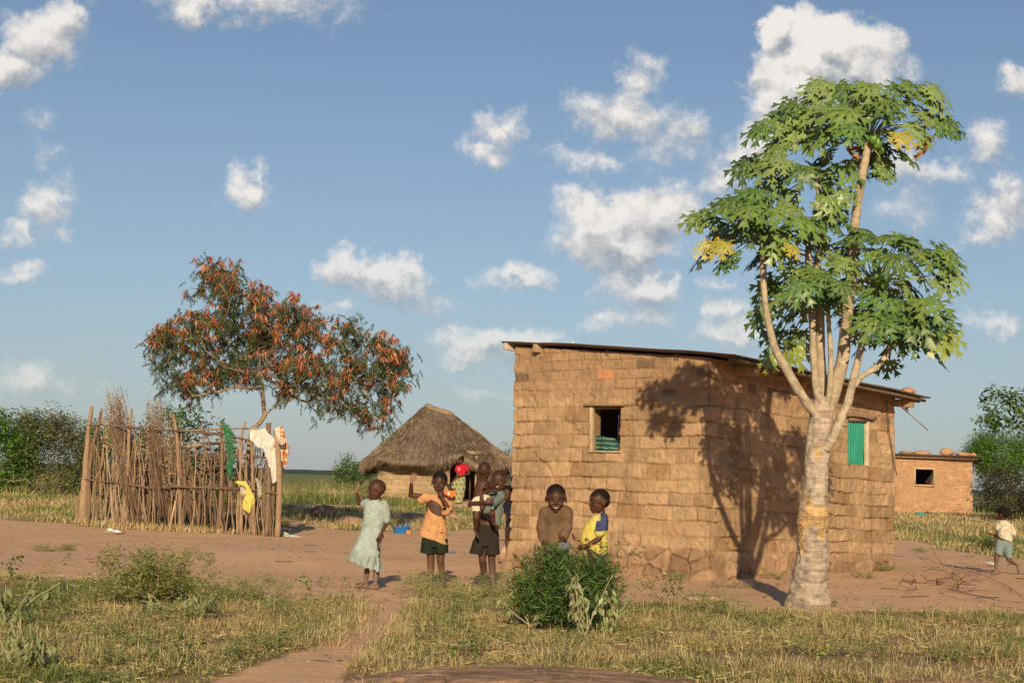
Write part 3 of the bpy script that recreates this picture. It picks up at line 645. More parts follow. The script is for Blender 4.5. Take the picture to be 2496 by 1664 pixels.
    # second window closed by a green sheet
    w2 = reveal(pB, pC, W2, .2).build('window', m_wall, t); fix(w2); Rm2 = M0(eBC); u0, u1, z0, z1 = W2
    us = np.linspace(u0 - .015, u1 - .05, 90); zs = np.linspace(z0 - .005, z1 - .0, 24); A_, B_ = np.meshgrid(us, zs); o_ = -.015 + .011 * np.cos(A_ * 2 * math.pi / .076) + .01 * fbm(A_ * 6, B_ * 3, 3, 2)
    V_ = np.concatenate([pB + eBC * (A_ + .012 * fbm(B_ * 9, B_ * 0, 1, 2))[..., None] + nBC * o_[..., None], B_[..., None]], -1).reshape(-1, 3); i = (np.arange(23)[:, None] * 90 + np.arange(89)[None]).reshape(-1)
    fix(obj('shutter', V_, np.stack([i, i + 1, i + 91, i + 90], -1), m_green, None, w2))['label'] = 'green corrugated iron shutter'
    mb = MB(); mb.box(at(pB, eBC, nBC, u1 - .02, .005, (z0 + z1) / 2), .05, .06, z1 - z0 + .02, Rm2, (.62, .5, .36)); fix(mb.build('frame', m_stick, w2, bevel=.003))
    mb = MB(); mb.tube(crv([at(pB, eBC, nBC, u0 - .1, .05, z1 + .075), at(pB, eBC, nBC, (u0 + u1) / 2, .06, z1 + .08), at(pB, eBC, nBC, u1 + .16, .05, z1 + .065)], 5, .003), .028, 8, (.27, .18, .12)); mb.box(at(pB, eBC, nBC, (u0 + u1) / 2, .0, z1 + .02), u1 - u0, .06, .05, Rm2, (.2, .13, .08)); fix(mb.build('lintel', m_stick, w2))
    # roof: corrugations run down the slope and end along the eave over B-C
    ex = RC - RB; Lx = np.linalg.norm(ex); nx = int(Lx / .076) * 8; ny = 26; a_ = np.linspace(0, 1, nx); b_ = np.linspace(-.05, 1, ny); AA, BB = np.meshgrid(a_, b_)
    V = RB + (RC - RB) * AA[..., None] + (RA - RB) * np.clip(BB, 0, 1)[..., None]
    wav = .012 * np.cos(AA * Lx / .076 * 2 * math.pi) + .012 * fbm(AA * 5, BB * 6, 2, 2) + .02 * np.sin(BB * 3.1) * (1 - AA) + .004 * (np.floor(AA * 7.2) % 2)
    V = V + rn * (wav + .004)[..., None]; V = V.reshape(-1, 3); i = (np.arange(ny - 1)[:, None] * nx + np.arange(nx - 1)[None]).reshape(-1)
    ro = fix(obj('roof', V, np.stack([i, i + 1, i + nx + 1, i + nx], -1), m_iron, None, t)); sm = ro.modifiers.new('s', 'SOLIDIFY'); sm.thickness = .006
    mb = MB()
    L1 = np.linalg.norm(RA - RB); ea = nrm(RA - RB); eb = nrm(RC - RB)
    def basis(x, zup): x = nrm(x); y = nrm(np.cross(zup, x)); z = np.cross(x, y); return np.stack([x, y, z], 1)
    # purlins run parallel to the eave, under the sheet, and stick out past the gable; rafters run down the slope and stick out over B-C
    for f, ln, w_, c_ in ((.045, 1.0, .07, (.15, .10, .065)), (.26, 1, .08, (.2, .13, .08)), (.55, 1, .08, (.2, .13, .08)), (.845, 1, .11, (.42, .28, .17)), (.985, 1, .10, (.5, .42, .34))):
        c0 = RB + (RA - RB) * f; out = .0 if f in (.845, .985) else -.14
        s_, e_ = c0 + eb * (.015 - out), c0 + (RC - RB) - eb * .05; fix(MB().box((s_ + e_) / 2 - rn * .055, np.linalg.norm(e_ - s_), .07, w_, basis(e_ - s_, rn), c_).build('purlin', m_stick, t, bevel=.004))
    # round pole under the eave edge
    s_, e_ = RB + ea * .06 + eb * .02 - rn * .05, RC + ea * .06 - eb * .07 - rn * .05
    fix(MB().tube(crv([s_, (s_ + e_) / 2 - rn * .01, e_], 6, .003), [.026] * 13, 8, (.16, .105, .07)).build('eave_pole', m_stick, t))
    for q, ov in (((1828, 908), .0), ((2215, 985), 0)):
        u_, z_ = wallpt(pB, pC, *q); u_ = min(u_, LBC - .06) if q[0] > 2000 else u_ - .33
        s_ = A3(*(pB + eBC * u_ - nBC * .3), 0); e_ = A3(*(pB + eBC * u_ + nBC * .33), 0)
        for v_ in (s_, e_): v_[2] = roofz(v_[0], v_[1]) - .135
        fix(MB().box((s_ + e_) / 2, np.linalg.norm(e_ - s_), .13, .11, basis(e_ - s_, rn), (.40, .26, .155)).build('rafter', m_stick, t, bevel=.004))
    # stick hanging from the far end of the eave
    q0 = P(2213, 965, RC[1] - .1); q1 = P(2206, 1002, RC[1] - .05); q2 = P(2262, 1048, RC[1] + .1)
    fix(MB().box((q0 + q1) / 2, .04, .03, np.linalg.norm(q0 - q1), None, (.45, .33, .22)).build('bracket', m_stick, t))
    fix(MB().tube([P(2190, 985, RC[1]), q2], .009, 5, (.3, .22, .16)).build('hanging_stick', m_stick, t))
    b0 = [at(pB, eBC, nBC, LBC - .32, .035, roofz(*(pB + eBC * (LBC - .3))) - .12), at(pB, eBC, nBC, LBC - .22, .045, 2.0), at(pB, eBC, nBC, LBC - .03, .05, 1.45)]
    fix(MB().tube(crv(b0, 8, .004), .008, 5, (.10, .07, .05)).build('hanging_bark_strip', m_stick, t))
    # mud plugging between wall head and roof
    return t
house_o = house()
def roof_stone(px, py, s, r, label, col):
    d = ray(px, py); t = (rn @ (RB - A3(0, 0, CAMZ))) / (rn @ d) if False else None
    q = RC + nrm(RB - RC) * .36 + nrm(RA - RB) * .18; V, Fc = stone_mesh(r, 1, 3, s, .2); tag(obj('roof_stone', V + q + A3(0, 0, r[2] * .8), Fc, m_rock, A3(*col)), label, 'stone')
roof_stone(0, 0, 5, (.13, .1, .07), 'orange brown brick weighing down the far end of the iron roof', (.50, .25, .13))
q = RA + (RB - RA) * .235 + nrm(RC - RB) * .45
tag(MB().tube([q + A3(0, 0, .01), q + A3(0, 0, .06), q + A3(0, 0, .085), q + A3(0, 0, .11)], [.022, .022, .01, .012], 8, (.75, .72, .62)).build('plastic_bottle', m_cloth), 'small pale bottle standing on the left part of the iron roof', 'bottle')
#SECTION far
# ------------------------------------------------------------------ papaya tree
def papaya_leaf():
    """one palmate, deeply cut blade: stalk at the origin, middle lobe along +x, +z up; returns V, F, vein weight"""
    V = []; Fc = []; W = []
    lobes = [(0, 1.0, .145), (38, .95, .14), (-38, .95, .14), (76, .82, .13), (-76, .82, .13), (115, .62, .12), (-115, .62, .12)]
    for ang, L, w in lobes:
        a = R(ang); dx, dy = math.cos(a), math.sin(a); n = 13; o = len(V)
        for k in range(n + 1):
            t = k / n; r = t * L
            base = w * (math.sin(math.pi * min(1, t * 1.02)) ** .6) * (1.15 - .35 * t)
            tooth = (2.15 if k % 4 == 2 else (1.0 if k % 4 in (1,) else .45)) if .28 < t < .93 else (.8 if t <= .28 else .6)
            if t <= .28: base = .06 + t * .62 * w / .125 * .62
            hw = base * tooth if t < 1 else .002; fw = .085 * L * (tooth - .5) if .28 < t < .93 else 0
            z0 = -.20 * r * r - .03 * math.sin(t * 3.1)
            for sgn in (1, 0, -1):
                x = r + (fw if sgn else 0); y = sgn * hw
                V.append((x * dx - y * dy, x * dy + y * dx, z0 + (.28 * abs(y) if sgn else 0) - .12 * (abs(y) * 4) ** 2)); W.append(0 if sgn else (1 - .65 * t))
        for k in range(n):
            q = o + k * 3
            for s_ in (0, 1): Fc.append((q + s_, q + s_ + 1, q + 3 + s_ + 1, q + 3 + s_))
    return np.array(V), np.array(Fc), np.array(W)
PLV, PLF, PLW = papaya_leaf()
def put_leaf(mb, c, mid, nn, size, col, vein, droop=1.0, curl=0.0, side=None):
    x = nrm(mid); y = nrm(np.cross(nn, x)); z = np.cross(x, y); V = PLV.copy(); V[:, 2] *= droop
    r = np.hypot(V[:, 0], V[:, 1]); V[:, 2] += rng.normal(0, .012, len(V)) - curl * r ** 2 + .05 * np.sin(V[:, 0] * 5 + rng.random() * 6) * r
    V[:, 1] *= 1 - curl * .5
    Wd = c + (V * size) @ np.stack([x, y, z])
    C = np.asarray(col) * (1 - PLW[:, None] * .8) + np.asarray(vein) * PLW[:, None] * .8
    mb.add(Wd, PLF, C)
def papaya():
    Y0 = G(1968, 1482)[1] + .1
    t = thing('papaya_tree', 'tall branching papaya tree with pale scarred trunk in front of the brown house', 'tree')
    tr = [(1968,1492,60),(1969,1470,56),(1972,1440,51),(1977,1400,48),(1982,1345,41),(1980,1300,39),(1981,1270,41),(1984,1240,40),(1987,1205,34),(1989,1170,31),(1991,1120,32),(1994,1080,34),(2001,1045,34),(2005,1010,32),(2006,985,27),(2008,968,20)]
    pts = np.array([P(x, y, Y0) for x, y, w in tr]); pts[0][2] = -.1; rad = np.array([w * .93 * Y0 / F for x, y, w in tr])
    Pc = crv(pts, 8); rc = np.interp(np.linspace(0, 1, len(Pc)), np.linspace(0, 1, len(rad)), rad); n = 72
    Pc2 = np.array([np.interp(np.linspace(0, 1, 420), np.linspace(0, 1, len(Pc)), Pc[:, i]) for i in range(3)]).T; rc2 = np.interp(np.linspace(0, 1, 420), np.linspace(0, 1, len(rc)), rc)
    V, Fq, Fn = tube(Pc2, rc2, n); th = np.tile(np.arange(n) / n * 2 * math.pi, 420); zz = V[:, 2]
    cx, cy = np.cos(th), np.sin(th); nd = np.stack([cx, -cy, 0 * cx], -1); ctr = np.repeat(Pc2, n, 0); nd = nrm(V - ctr)
    rings = np.abs(fbm(zz * 19, cx * 1.3 + 3, 2, 3))*1.6; sc = vn(zz * 34, th * 2.2, 4) ; dent = np.clip(vn(zz * 16 + 9, th * 2.6, 6) - .72, 0, 1)
    low = ss(1.5, .2, zz)
    disp = .010 * fbm(cx * 3, zz * 6 + cy * 3, 1, 3) - .005 * (rings < .12) - .04 * dent + .010 * low * fbm(cx * 2 + 5, zz * 14, 5, 3) - .008 * low * (np.abs(fbm(zz * 8 + .3 * cx, cx * 1.2, 7, 2)) < .09) + .025 * ss(.25, 0, zz) * np.clip(np.sin(th * 5), 0, 1)
    V = V + nd * disp[:, None]
    k = fbm(cx * 1.5 + 2, zz * 5, 3, 3)[:, None]; C = A3(.47, .365, .28) * (1 + .30 * k); raw = (fbm(cx * 2 + cy, zz * 3.2, 6, 3) + .25 * np.exp(-((zz - .95) / .5) ** 2) > .36) & (zz > .3) & (zz < 1.9)
    C = np.where(raw[:, None], A3(.60, .38, .18) * (1 + .2 * k), C); C = C * (1 - .20 * ((rings < .06) | (dent > .02)))[:, None] * (.62 + .62 * vn(zz * 34, cx * 5 + 7, 2) ** .8)[:, None]
    C = C * (.82 + .18 * ss(0, .5, zz))[:, None]
    obj('trunk', V, [Fq, Fn], m_bark2, C, t)
    def dz(base): return base
    LB = [ # pts (px,py,dy,width)
     [(2000,1012,-.02,22),(1983,1003,-.05,22),(1945,949,-.08,21),(1912,891,-.1,19),(1891,854,-.1,18),(1878,808,-.1,16),(1863,724,-.08,15),(1860,628,-.02,14),(1858,588,0,13)],
     [(2002,1000,.0,21),(1993,960,-.02,18),(1985,900,0,17),(1980,791,.05,16),(1970,628,.12,15),(1978,560,.15,14),(1996,494,.2,13),(1993,430,.2,12)],
     [(2006,1000,.06,24),(2006,950,.1,24),(2000,880,.14,23),(1998,753,.2,20),(1994,660,.25,17),(1990,630,.25,15)],
     [(2010,995,-.05,16),(2022,955,-.08,14),(2025,867,-.08,12),(2020,790,-.08,11),(2017,735,-.06,10)],
     [(2012,1010,.02,34),(2032,955,.03,32),(2052,885,.05,29),(2059,830,.05,28),(2068,740,.05,26),(2078,640,.04,24),(2083,555,.02,22),(2094,470,0,20),(2110,385,0,18),(2117,335,0,16)],
     [(2012,1095,-.08,22),(2030,1068,-.12,22),(2050,1020,-.14,20),(2067,980,-.15,19),(2083,912,-.15,18),(2096,860,-.13,16),(2106,800,-.1,14),(2125,735,-.05,12),(2132,700,-.02,11)],
     [(2082,940,-.15,14),(2100,918,-.14,13),(2132,897,-.1,13),(2160,866,-.05,11),(2178,830,0,10),(2190,796,0,9)]]
    tips = []
    for lb in LB:
        p = crv([P(x, y, Y0 + dy) for x, y, dy, w in lb], 6); r_ = np.interp(np.linspace(0, 1, len(p)), np.linspace(0, 1, len(lb)), [w * .55 * Y0 / F for *_, w in lb])
        m = 220; p = np.array([np.interp(np.linspace(0, 1, m), np.linspace(0, 1, len(p)), p[:, i]) for i in range(3)]).T; r_ = np.interp(np.linspace(0, 1, m), np.linspace(0, 1, len(r_)), r_)
        V, Fq, Fn = tube(p, r_, 18); L = np.repeat(np.arange(m) * np.linalg.norm(p[1] - p[0]), 18); th = np.tile(np.arange(18) / 18 * 6.283, m)
        ring = (vn(L * 34, np.cos(th) * .8 + 3, 3) > .74); V = V - nrm(V - np.repeat(p, 18, 0)) * (ring * .003 + .05 * np.clip(vn(L * 26, th * 1.7, 5) - .86, 0, 1))[:, None]
        C = A3(.48, .38, .27) * (1 + .2 * fbm(L * 4, np.cos(th), 2, 2))[:, None] * (1 - .18 * ring)[:, None] * (.88 + .24 * vn(L * 30, np.cos(th) * 2, 6))[:, None]
        obj('limb', V, [Fq, Fn], m_bark2, C, t); tips.append(p[-1])
    r5 = lambda x, y: (1650 + x / 2.0907, 150 + y / 2.0907)
    G1, G2 = A3(.034, .092, .018), A3(.10, .170, .028); YG = A3(.26, .30, .04); YL = A3(.40, .29, .035); OR = A3(.42, .20, .04); VE = A3(.26, .34, .10)
    crowns = {
     0: (tips[0], [(370,742,1.05),(590,738,1),(628,800,1.2),(180,785,1),(115,795,.8),(290,700,.95),(395,655,.95),(345,690,.9),(250,730,.8),(470,650,.85),(480,760,1),(470,880,1),(520,860,.9),(250,880,.9),(300,860,.9),(230,925,.95,'y'),(150,930,.85,'y2'),(400,840,.9),(345,800,.9),(590,940,.8,'y'),(510,940,.85),(430,690,.9)]),
     1: (tips[1], [(400,500,1),(350,520,.95),(430,450,.95),(470,520,.9),(560,660,.9),(560,560,1),(780,700,.9),(820,600,.9),(640,700,.8),(790,640,.8),(850,660,.7),(600,620,1),(500,600,.9),(540,500,.9),(720,560,1),(650,540,1),(860,540,.9)]),
     4: (tips[4], [(865,122,1.2),(790,132,1),(730,110,.9),(1110,115,1.05),(1035,190,1.15),(1060,200,1.1),(860,245,1.25),(1165,112,1),(1250,140,.95),(1300,130,1),(1270,258,1.1),(1330,290,1.05),(1370,300,.9),(640,240,1.05),(680,345,1.1,'l'),(600,215,1),(510,300,1),(560,260,.95),(430,335,.9),(740,370,.9),(1145,370,1,'y'),(1295,400,.9,'o'),(1300,200,.9),(980,120,.9),(920,160,1),(960,240,1.1),(780,240,1),(700,180,1),(1180,200,1),(860,420,.8,'o'),(620,310,1),(690,260,1),(1040,500,.8),(1060,540,.7),(900,330,1),(560,380,.9),(500,430,.9),(820,330,1),(1220,330,1)]),
     5: (tips[5], [(1060,885,1.2),(985,865,.9),(930,880,.9),(1150,905,1),(1220,925,1),(1275,975,1.1),(1330,960,1),(1385,965,.9),(1210,1040,1.25),(920,1120,1.1),(1340,1015,1),(1390,1090,.95),(1330,1110,.9),(870,930,.8),(1010,960,.9),(1110,990,1),(1050,1060,.7,'o'),(840,1000,.8),(1150,1130,.9),(1000,1160,.8),(1130,900,.9),(900,980,.9)]),
     6: (tips[6], [(1080,1195,1.15),(1270,1215,1.1),(1225,1290,1.05),(1000,1305,1.15),(1110,1370,1.1),(1240,1320,1.05),(1340,1300,.9),(1380,1380,1,'yg'),(1150,1230,1),(1190,1400,.9),(1320,1400,.9,'yg'),(1170,1290,1),(1050,1330,.9),(1210,1200,.9)]),
     3: (tips[3], [(690,1205,1.2),(768,1130,1.1),(640,1135,1),(740,1090,.9),(700,1060,.9),(840,1130,.8),(800,1200,.7)]),
     2: (tips[2], [(735,885,1.15,'yg'),(780,770,1.05),(690,960,.9),(480,1125,.9),(455,1225,.9),(540,1280,1),(500,1380,.9),(600,1460,.9,'yg'),(640,1300,.9),(560,1180,.9),(850,1010,.9),(820,880,.85),(700,820,.9),(620,1380,.9),(520,1440,.8,'yg'),(430,1300,.8),(600,1060,.8),(560,1520,.8,'y'),(480,1500,.7,'yg')])}
    pet = MB()
    for k, (ap, ls) in crowns.items():
        mb = MB(); n0 = len(ls)
        axn = ap + A3(0, 0, -.02)
        for li, q in enumerate(ls):
            if k in (1, 2) and li % 3 == 2: continue
            px, py = r5(q[0], q[1]); fl = q[3] if len(q) > 3 else ''
            c0 = P(px, py, ap[1]); off = c0 - ap; lat = np.linalg.norm(off); Lp = .62
            dyy = -math.sqrt(max(0, Lp ** 2 - lat ** 2)) * rng.uniform(.25, 1.0)
            if rng.random() < .3: dyy *= -.6
            c = P(px, py, ap[1] + dyy); o = c - ap; oh = nrm(o * A3(1, 1, .25)); low = np.clip(-o[2] / .5, 0, 1)
            cen = np.clip(-oh[1], 0, 1); mid = nrm(oh * rng.uniform(.7, 1.0) + A3(0, 0, -1) * (rng.uniform(.25, .85) + .5 * cen) - A3(0, 0, .5) * low); nn = nrm(oh * .7 + A3(rng.normal(0, .15), -.75, .42))
            col = G1 * (.55 + .75 * rng.random()) if rng.random() < .5 else G2 * (.8 + .4 * rng.random()); vein = VE
            if fl == '' and abs(oh[0]) > .75 and rng.random() < .45: col = A3(.20, .27, .085) * (.8 + .4 * rng.random())
            if fl == 'yg': col = YG
            if fl == 'y': col = YL * (.8 + .3 * rng.random())
            if fl == 'y2': col = A3(.62, .55, .25)
            if fl == 'o': col = OR
            if fl == 'l': col = A3(.20, .28, .09)
            sz = .32 * q[2] * rng.uniform(.92, 1.08)
            if fl in ('y', 'y2'): sz *= .72
            if fl == 'o': mid = nrm(oh * .15 + A3(0, 0, -1)); nn = oh; put_leaf(mb, c, mid, nn, sz * .8, col, OR, 1, .9)
            else: put_leaf(mb, c, mid, nn, sz, col, vein, rng.uniform(.8, 1.4), .15 * rng.random())
            b = ap + A3(0, 0, -.03 - .10 * low); mm = (b + c) / 2 + A3(0, 0, .05); pet.tube(crv([b, mm, c], 4), np.linspace(.009, .0055, 9), 5, A3(.30, .36, .13))
        # the side of the crown turned away, and young leaves at the apex
        for i in range(9 if k in (4, 0, 5) else 6):
            az = rng.uniform(-.5, math.pi + .5); el = rng.uniform(-.5, .6); Lp = rng.uniform(.35, .62); o = A3(math.cos(az) * math.cos(el), math.sin(az) * math.cos(el), math.sin(el) - .1) * Lp; c = ap + o
            oh = nrm(o * A3(1, 1, .25)); put_leaf(mb, c, nrm(oh * .8 + A3(0, 0, -.5)), nrm(oh * .6 + A3(0, -.3, .7)), .27 * rng.uniform(.85, 1.1), G1 * (.7 + .5 * rng.random()), VE, 1.1, .1); pet.tube(crv([ap, (ap + c) / 2 + A3(0, 0, .05), c], 3), .007, 5, A3(.28, .34, .12))
        for i in range(4):
            az = rng.uniform(0, 6.28); o = A3(math.cos(az) * .5, math.sin(az) * .5, 1) * .14; put_leaf(mb, ap + o, nrm(o * A3(1, 1, .5)), A3(0, 0, 1), .12, G2, G2, 1, 0); pet.tube([ap, ap + o], .005, 4, A3(.3, .4, .13))
        V, Fs, C = mb.get(); obj('leaf_crown', V, Fs, m_pap, C, t, smooth=True)
    V, Fs, C = pet.get(); obj('leaf_stalks', V, Fs, m_pap, C, t)
    # fruit
    for (x, y, dy, r_) in [(1025,1098,-.25,.056),(1056,1132,-.22,.055),(765,640,.1,.06),(745,690,.2,.05),(1020,415,-.05,.062),(1035,450,.08,.05),(430,885,-.1,.035),(1000,395,-.1,.05)]:
        V, Fc = stone_mesh(1, 1, 3, 1, 0.0); V = nrm(V); c = P(*r5(x, y), tips[5][1] + dy); V = V * r_ * A3(.92, .92, 1.15) * (1 + .04 * np.cos(5 * np.arctan2(V[:, 1], V[:, 0])))[:, None] + c
        obj('fruit', V, Fc, m_fruit, None, t)
m_bark2 = mat('pale scarred bark', attr=True, rough=.9, bump=.9, bscale=38, var=.2, vscale=20, spec=.15)
m_fruit = mat('unripe green fruit', (.13, .26, .04), rough=.35, spec=.5, var=.25, vscale=9)
papaya()

# ------------------------------------------------------------------ pod tree beside the stick fence
def polysample(poly, n, s, ox, oy, pad=0):
    q = np.array(poly, float); out = []; lo, hi = q.min(0), q.max(0)
    while len(out) < n:
        p = lo + (hi - lo) * rng.random((n * 3, 2)); k = inpoly(p[:, 0], p[:, 1], poly); out += list(p[k])
    out = np.array(out[:n]); return ox + out[:, 0] / s, oy + out[:, 1] / s
def podtree():
    Y = 28.2; t = thing('flowering_pod_tree', 'leaning tree hung with rust red seed pods rising behind the stick fence', 'tree')
    poly = [(90,740),(130,690),(290,560),(420,530),(470,560),(590,480),(590,420),(540,370),(430,400),(340,350),(330,280),(440,230),(480,180),(530,130),(600,120),(700,100),(790,150),(780,230),(860,270),(1000,340),(1060,400),(1150,410),(1260,470),(1340,500),(1450,570),(1540,540),(1640,580),(1750,560),(1830,660),(1930,710),(1980,790),(2060,760),(2130,870),(2180,1000),(2090,1060),(2100,1150),(2000,1200),(1985,1330),(1980,1480),(1880,1470),(1780,1400),(1640,1320),(1540,1330),(1470,1240),(1380,1360),(1320,1270),(1400,1180),(1300,1110),(1230,1120),(1150,1200),(1080,1180),(1050,1080),(900,1060),(780,1090),(700,1080),(590,1150),(400,1240),(330,1180),(180,1080),(80,980)]
    q4 = lambda x, y: (340 + x / 3.267, 600 + y / 3.267)
    X, Z = polysample(poly, 560, 3.267, 340, 600)
    cxp = (X - 690) / 290; th = 1.25 * np.sqrt(np.clip(1.12 - cxp ** 2, .1, 1)); dy = np.clip(rng.normal(0, .5, len(X)), -1, 1) * th
    att = [P(x, z, Y + d) for x, z, d in zip(X, Z, dy)]
    b0 = G(592, 1290); b0 = A3(P(592, 1250, Y)[0], Y, H(0, Y))
    base = [b0, P(*q4(880, 1540), Y), P(*q4(950, 1420), Y), P(*q4(1005, 1345), Y)]
    left = [P(*q4(985, 1250), Y + .1), P(*q4(975, 1140), Y + .1), P(*q4(940, 1000), Y + .15), P(*q4(920, 900), Y + .2), P(*q4(880, 760), Y + .2)]
    left2 = [P(*q4(850, 1130), Y - .1), P(*q4(740, 1130), Y - .25), P(*q4(610, 1165), Y - .35), P(*q4(420, 1190), Y - .5)]
    right = [P(*q4(1080, 1270), Y - .05), P(*q4(1130, 1240), Y - .1), P(*q4(1200, 1230), Y - .1), P(*q4(1290, 1160), Y - .15), P(*q4(1400, 1110), Y - .2), P(*q4(1620, 1090), Y - .1), P(*q4(1800, 1060), Y)]
    rr = [P(*q4(1290, 1230), Y + .2), P(*q4(1420, 1190), Y + .35), P(*q4(1600, 1200), Y + .5)]
    rl = [P(*q4(1230, 1140), Y + .1), P(*q4(1130, 1090), Y + .3), P(*q4(1000, 1060), Y + .4)]
    nodes = []; par = []
    def chain(pts, p):
        pts = crv([nodes[p]] + pts, 4, .008)[1:] if p >= 0 else crv(pts, 4, .008)
        for q in pts: nodes.append(q); par.append(p); p = len(nodes) - 1
        return p
    f = chain(base, -1); l = chain(left, f); l2i = f + 8; chain(left2, l2i); r_ = chain(right, f); chain(rr, f + 12); chain(rl, f + 18)
    N_, p_, rad, tips = grow(att, nodes, par, .16, .022, 2.55, .0042)
    rad = np.minimum(rad * 1.45, .10)
    branches_mb(N_, p_, rad, A3(.30, .21, .14), 7).build('trunk', m_bark3, t)
    # feathery drooping leaves
    C_, D_, L_, W_, K_ = [], [], [], [], []
    for i, a in enumerate(att):
        top = rng.random(); nf = rng.integers(5, 10)
        for j in range(nf):
            o = a + rng.normal(0, .10, 3); d = nrm(rng.normal(0, 1, 3) * A3(1, 1, .5) + A3(0, 0, -.75)); m = 11
            ts = np.linspace(.1, 1, m)[:, None]; st = o + d * .17 * ts + A3(0, 0, -.06) * ts ** 2; sd = nrm(np.cross(d, rng.normal(0, 1, 3)))
            for sg in (1, -1):
                C_.append(st); D_.append(np.tile(sd * sg + d * .7 + A3(0, 0, -.55), (m, 1)) + rng.normal(0, .15, (m, 3))); L_.append(np.full(m, .052)); W_.append(np.full(m, .017))
                K_.append(np.tile((A3(.060, .085, .030) if rng.random() < .8 else A3(.13, .17, .045)) * (.7 + .6 * rng.random()), (m, 1)))
    C_, D_, L_, W_, K_ = map(np.concatenate, (C_, D_, L_, W_, K_))
    V, Fc = leaves(C_, D_, rdir(len(C_)), L_, W_); obj('foliage', V, Fc, m_leaf, np.repeat(K_, 4, 0), t, smooth=False)
    C_, D_, L_, W_, K_ = [], [], [], [], []
    zt = np.array([a[2] for a in att]); xs = np.array([a[0] for a in att])
    for i, a in enumerate(att):
        upf = np.clip((a[2] - 2.3) / 1.7, .14, .95) * np.clip(.75 + 1.6 * float(fbm(a[0] * 1.6, a[2] * 1.6, 5, 2)), .15, 1.3)
        if rng.random() > upf * 1.15 or (a[1] > Y + .6 and rng.random() < .5): continue
        for c in range(rng.integers(1, 5)):
            o = a + rng.normal(0, .09, 3) + A3(0, 0, .07); m = rng.integers(7, 17); d = nrm(rng.normal(0, .42, (m, 3)) + A3(0, 0, -1.0))
            C_.append(o + rng.normal(0, .012, (m, 3))); D_.append(d); L_.append(rng.uniform(.13, .22, m)); W_.append(rng.uniform(.018, .03, m)); tt = rng.random((m, 1))
            K_.append(np.where(tt < .16, A3(.62, .36, .20), np.where(tt < .5, A3(.30, .085, .04), A3(.41, .135, .058))) * (.75 + .5 * rng.random((m, 1))))
    C_, D_, L_, W_, K_ = map(np.concatenate, (C_, D_, L_, W_, K_))
    V, Fc = leaves(C_, D_, rdir(len(C_)), L_, W_, .08); obj('seed_pods', V, Fc, m_leaf, np.repeat(K_, 4, 0), t, smooth=False)
m_bark3 = mat('brown grey limb bark', attr=True, rough=.9, bump=.5, bscale=40, var=.2, vscale=12, spec=.15)
podtree()

# ------------------------------------------------------------------ shrubs and small trees
def shrub(name, label, cat, base, att, lf, cols, wd=.4, droop=-.2, nl=14, spread=.1, group=None, trunk=(.2, .14, .1), rtip=.004, step=.15, tuft=False, rmax=.09, up=0.0):
    t = thing(name, label, cat, group); nodes = [np.asarray(base) + A3(0, 0, -.03), np.asarray(base) + A3(0, 0, .06)]
    N_, p_, rad, tips = grow(att, nodes, [-1, 0], step, .02, 2.4, rtip); rad = np.minimum(rad, rmax)
    branches_mb(N_, p_, rad, A3(*trunk), 5).build('trunk' if cat == 'tree' else 'stems', m_bark3, t)
    n = len(att) * nl; A_ = np.repeat(np.array(att), nl, 0); o = np.clip(rng.normal(0, spread, (n, 3)), -1.7 * spread, 1.7 * spread); C_ = A_ + o * (.35 if tuft else 1)
    D_ = nrm(rng.normal(0, 1, (n, 3)) * A3(1, 1, .6) + A3(0, 0, droop + up)); c = np.array(cols); ci = rng.integers(0, len(c), n)
    cl = np.repeat(rng.uniform(.7, 1.3, len(att)), nl)[:, None]
    K = c[ci] * cl * rng.uniform(.8, 1.2, (n, 1)); L_ = lf * rng.uniform(.6, 1.25, n)
    V, Fc = leaves(C_, D_, nrm(rdir(n) * .8 + A3(0, -.2, .8)), L_, L_ * wd); obj('foliage', V, Fc, m_leaf, np.repeat(K, 4, 0), t, smooth=False)
    return t
def blobatt(px, py, Y, rx, ry, rz, n, shell=.5, zmin=None, lump=.35):
    """n points in a lumpy ellipsoid centred on a sight line at distance Y (metres radii)"""
    c = P(px, py, Y); v = rdir(n); r = rng.random(n) ** (1 / 3) * (1 - shell) + shell * rng.uniform(.8, 1, n)
    r = r * (1 + lump * fbm(v[:, 0] * 2 + px * .01, v[:, 2] * 2 + v[:, 1], 3, 2)); q = c + v * r[:, None] * A3(rx, ry, rz)
    if zmin is not None: q[:, 2] = np.maximum(q[:, 2], zmin + .05 * rng.random(n))
    return list(q)
DG = [(.045, .085, .022), (.07, .12, .028), (.10, .15, .03)]; BG = [(.10, .13, .035), (.16, .17, .05), (.20, .16, .07), (.07, .09, .03)]; LG = [(.10, .20, .03), (.16, .26, .04), (.07, .14, .03)]
# left edge
b = G(-30, 1200); shrub('bushy_tree', 'dense dark green bushy tree at the left edge of the photo', 'tree', b, blobatt(-40, 1115, b[1], 1.75, 1.6, 1.45, 330, .6, .45), .13, [(.05, .12, .02), (.09, .19, .025), (.13, .24, .03)], .34, .2, 60, .20, 'bushes behind the yard')
b = G(140, 1205); shrub('shrub', 'taller olive brown shrub between the dark bushy tree and the stick fence', 'shrub', b + A3(0, .8, 0), blobatt(128, 1098, b[1] + .8, 1.35, 1.2, 1.35, 260, .35, .4, .5) + blobatt(70, 1030, b[1] + .8, .35, .4, .3, 25), .10, BG, .42, -.1, 45, .19, 'bushes behind the yard')
b = G(215, 1205); shrub('shrub', 'thin green shrub touching the left end of the stick fence', 'shrub', b + A3(0, 1, 0), blobatt(215, 1110, b[1] + 1, .8, .8, 1.2, 110, .3, .4, .6),   .10, BG + LG, .42, -.1, 40, .18, 'bushes behind the yard')
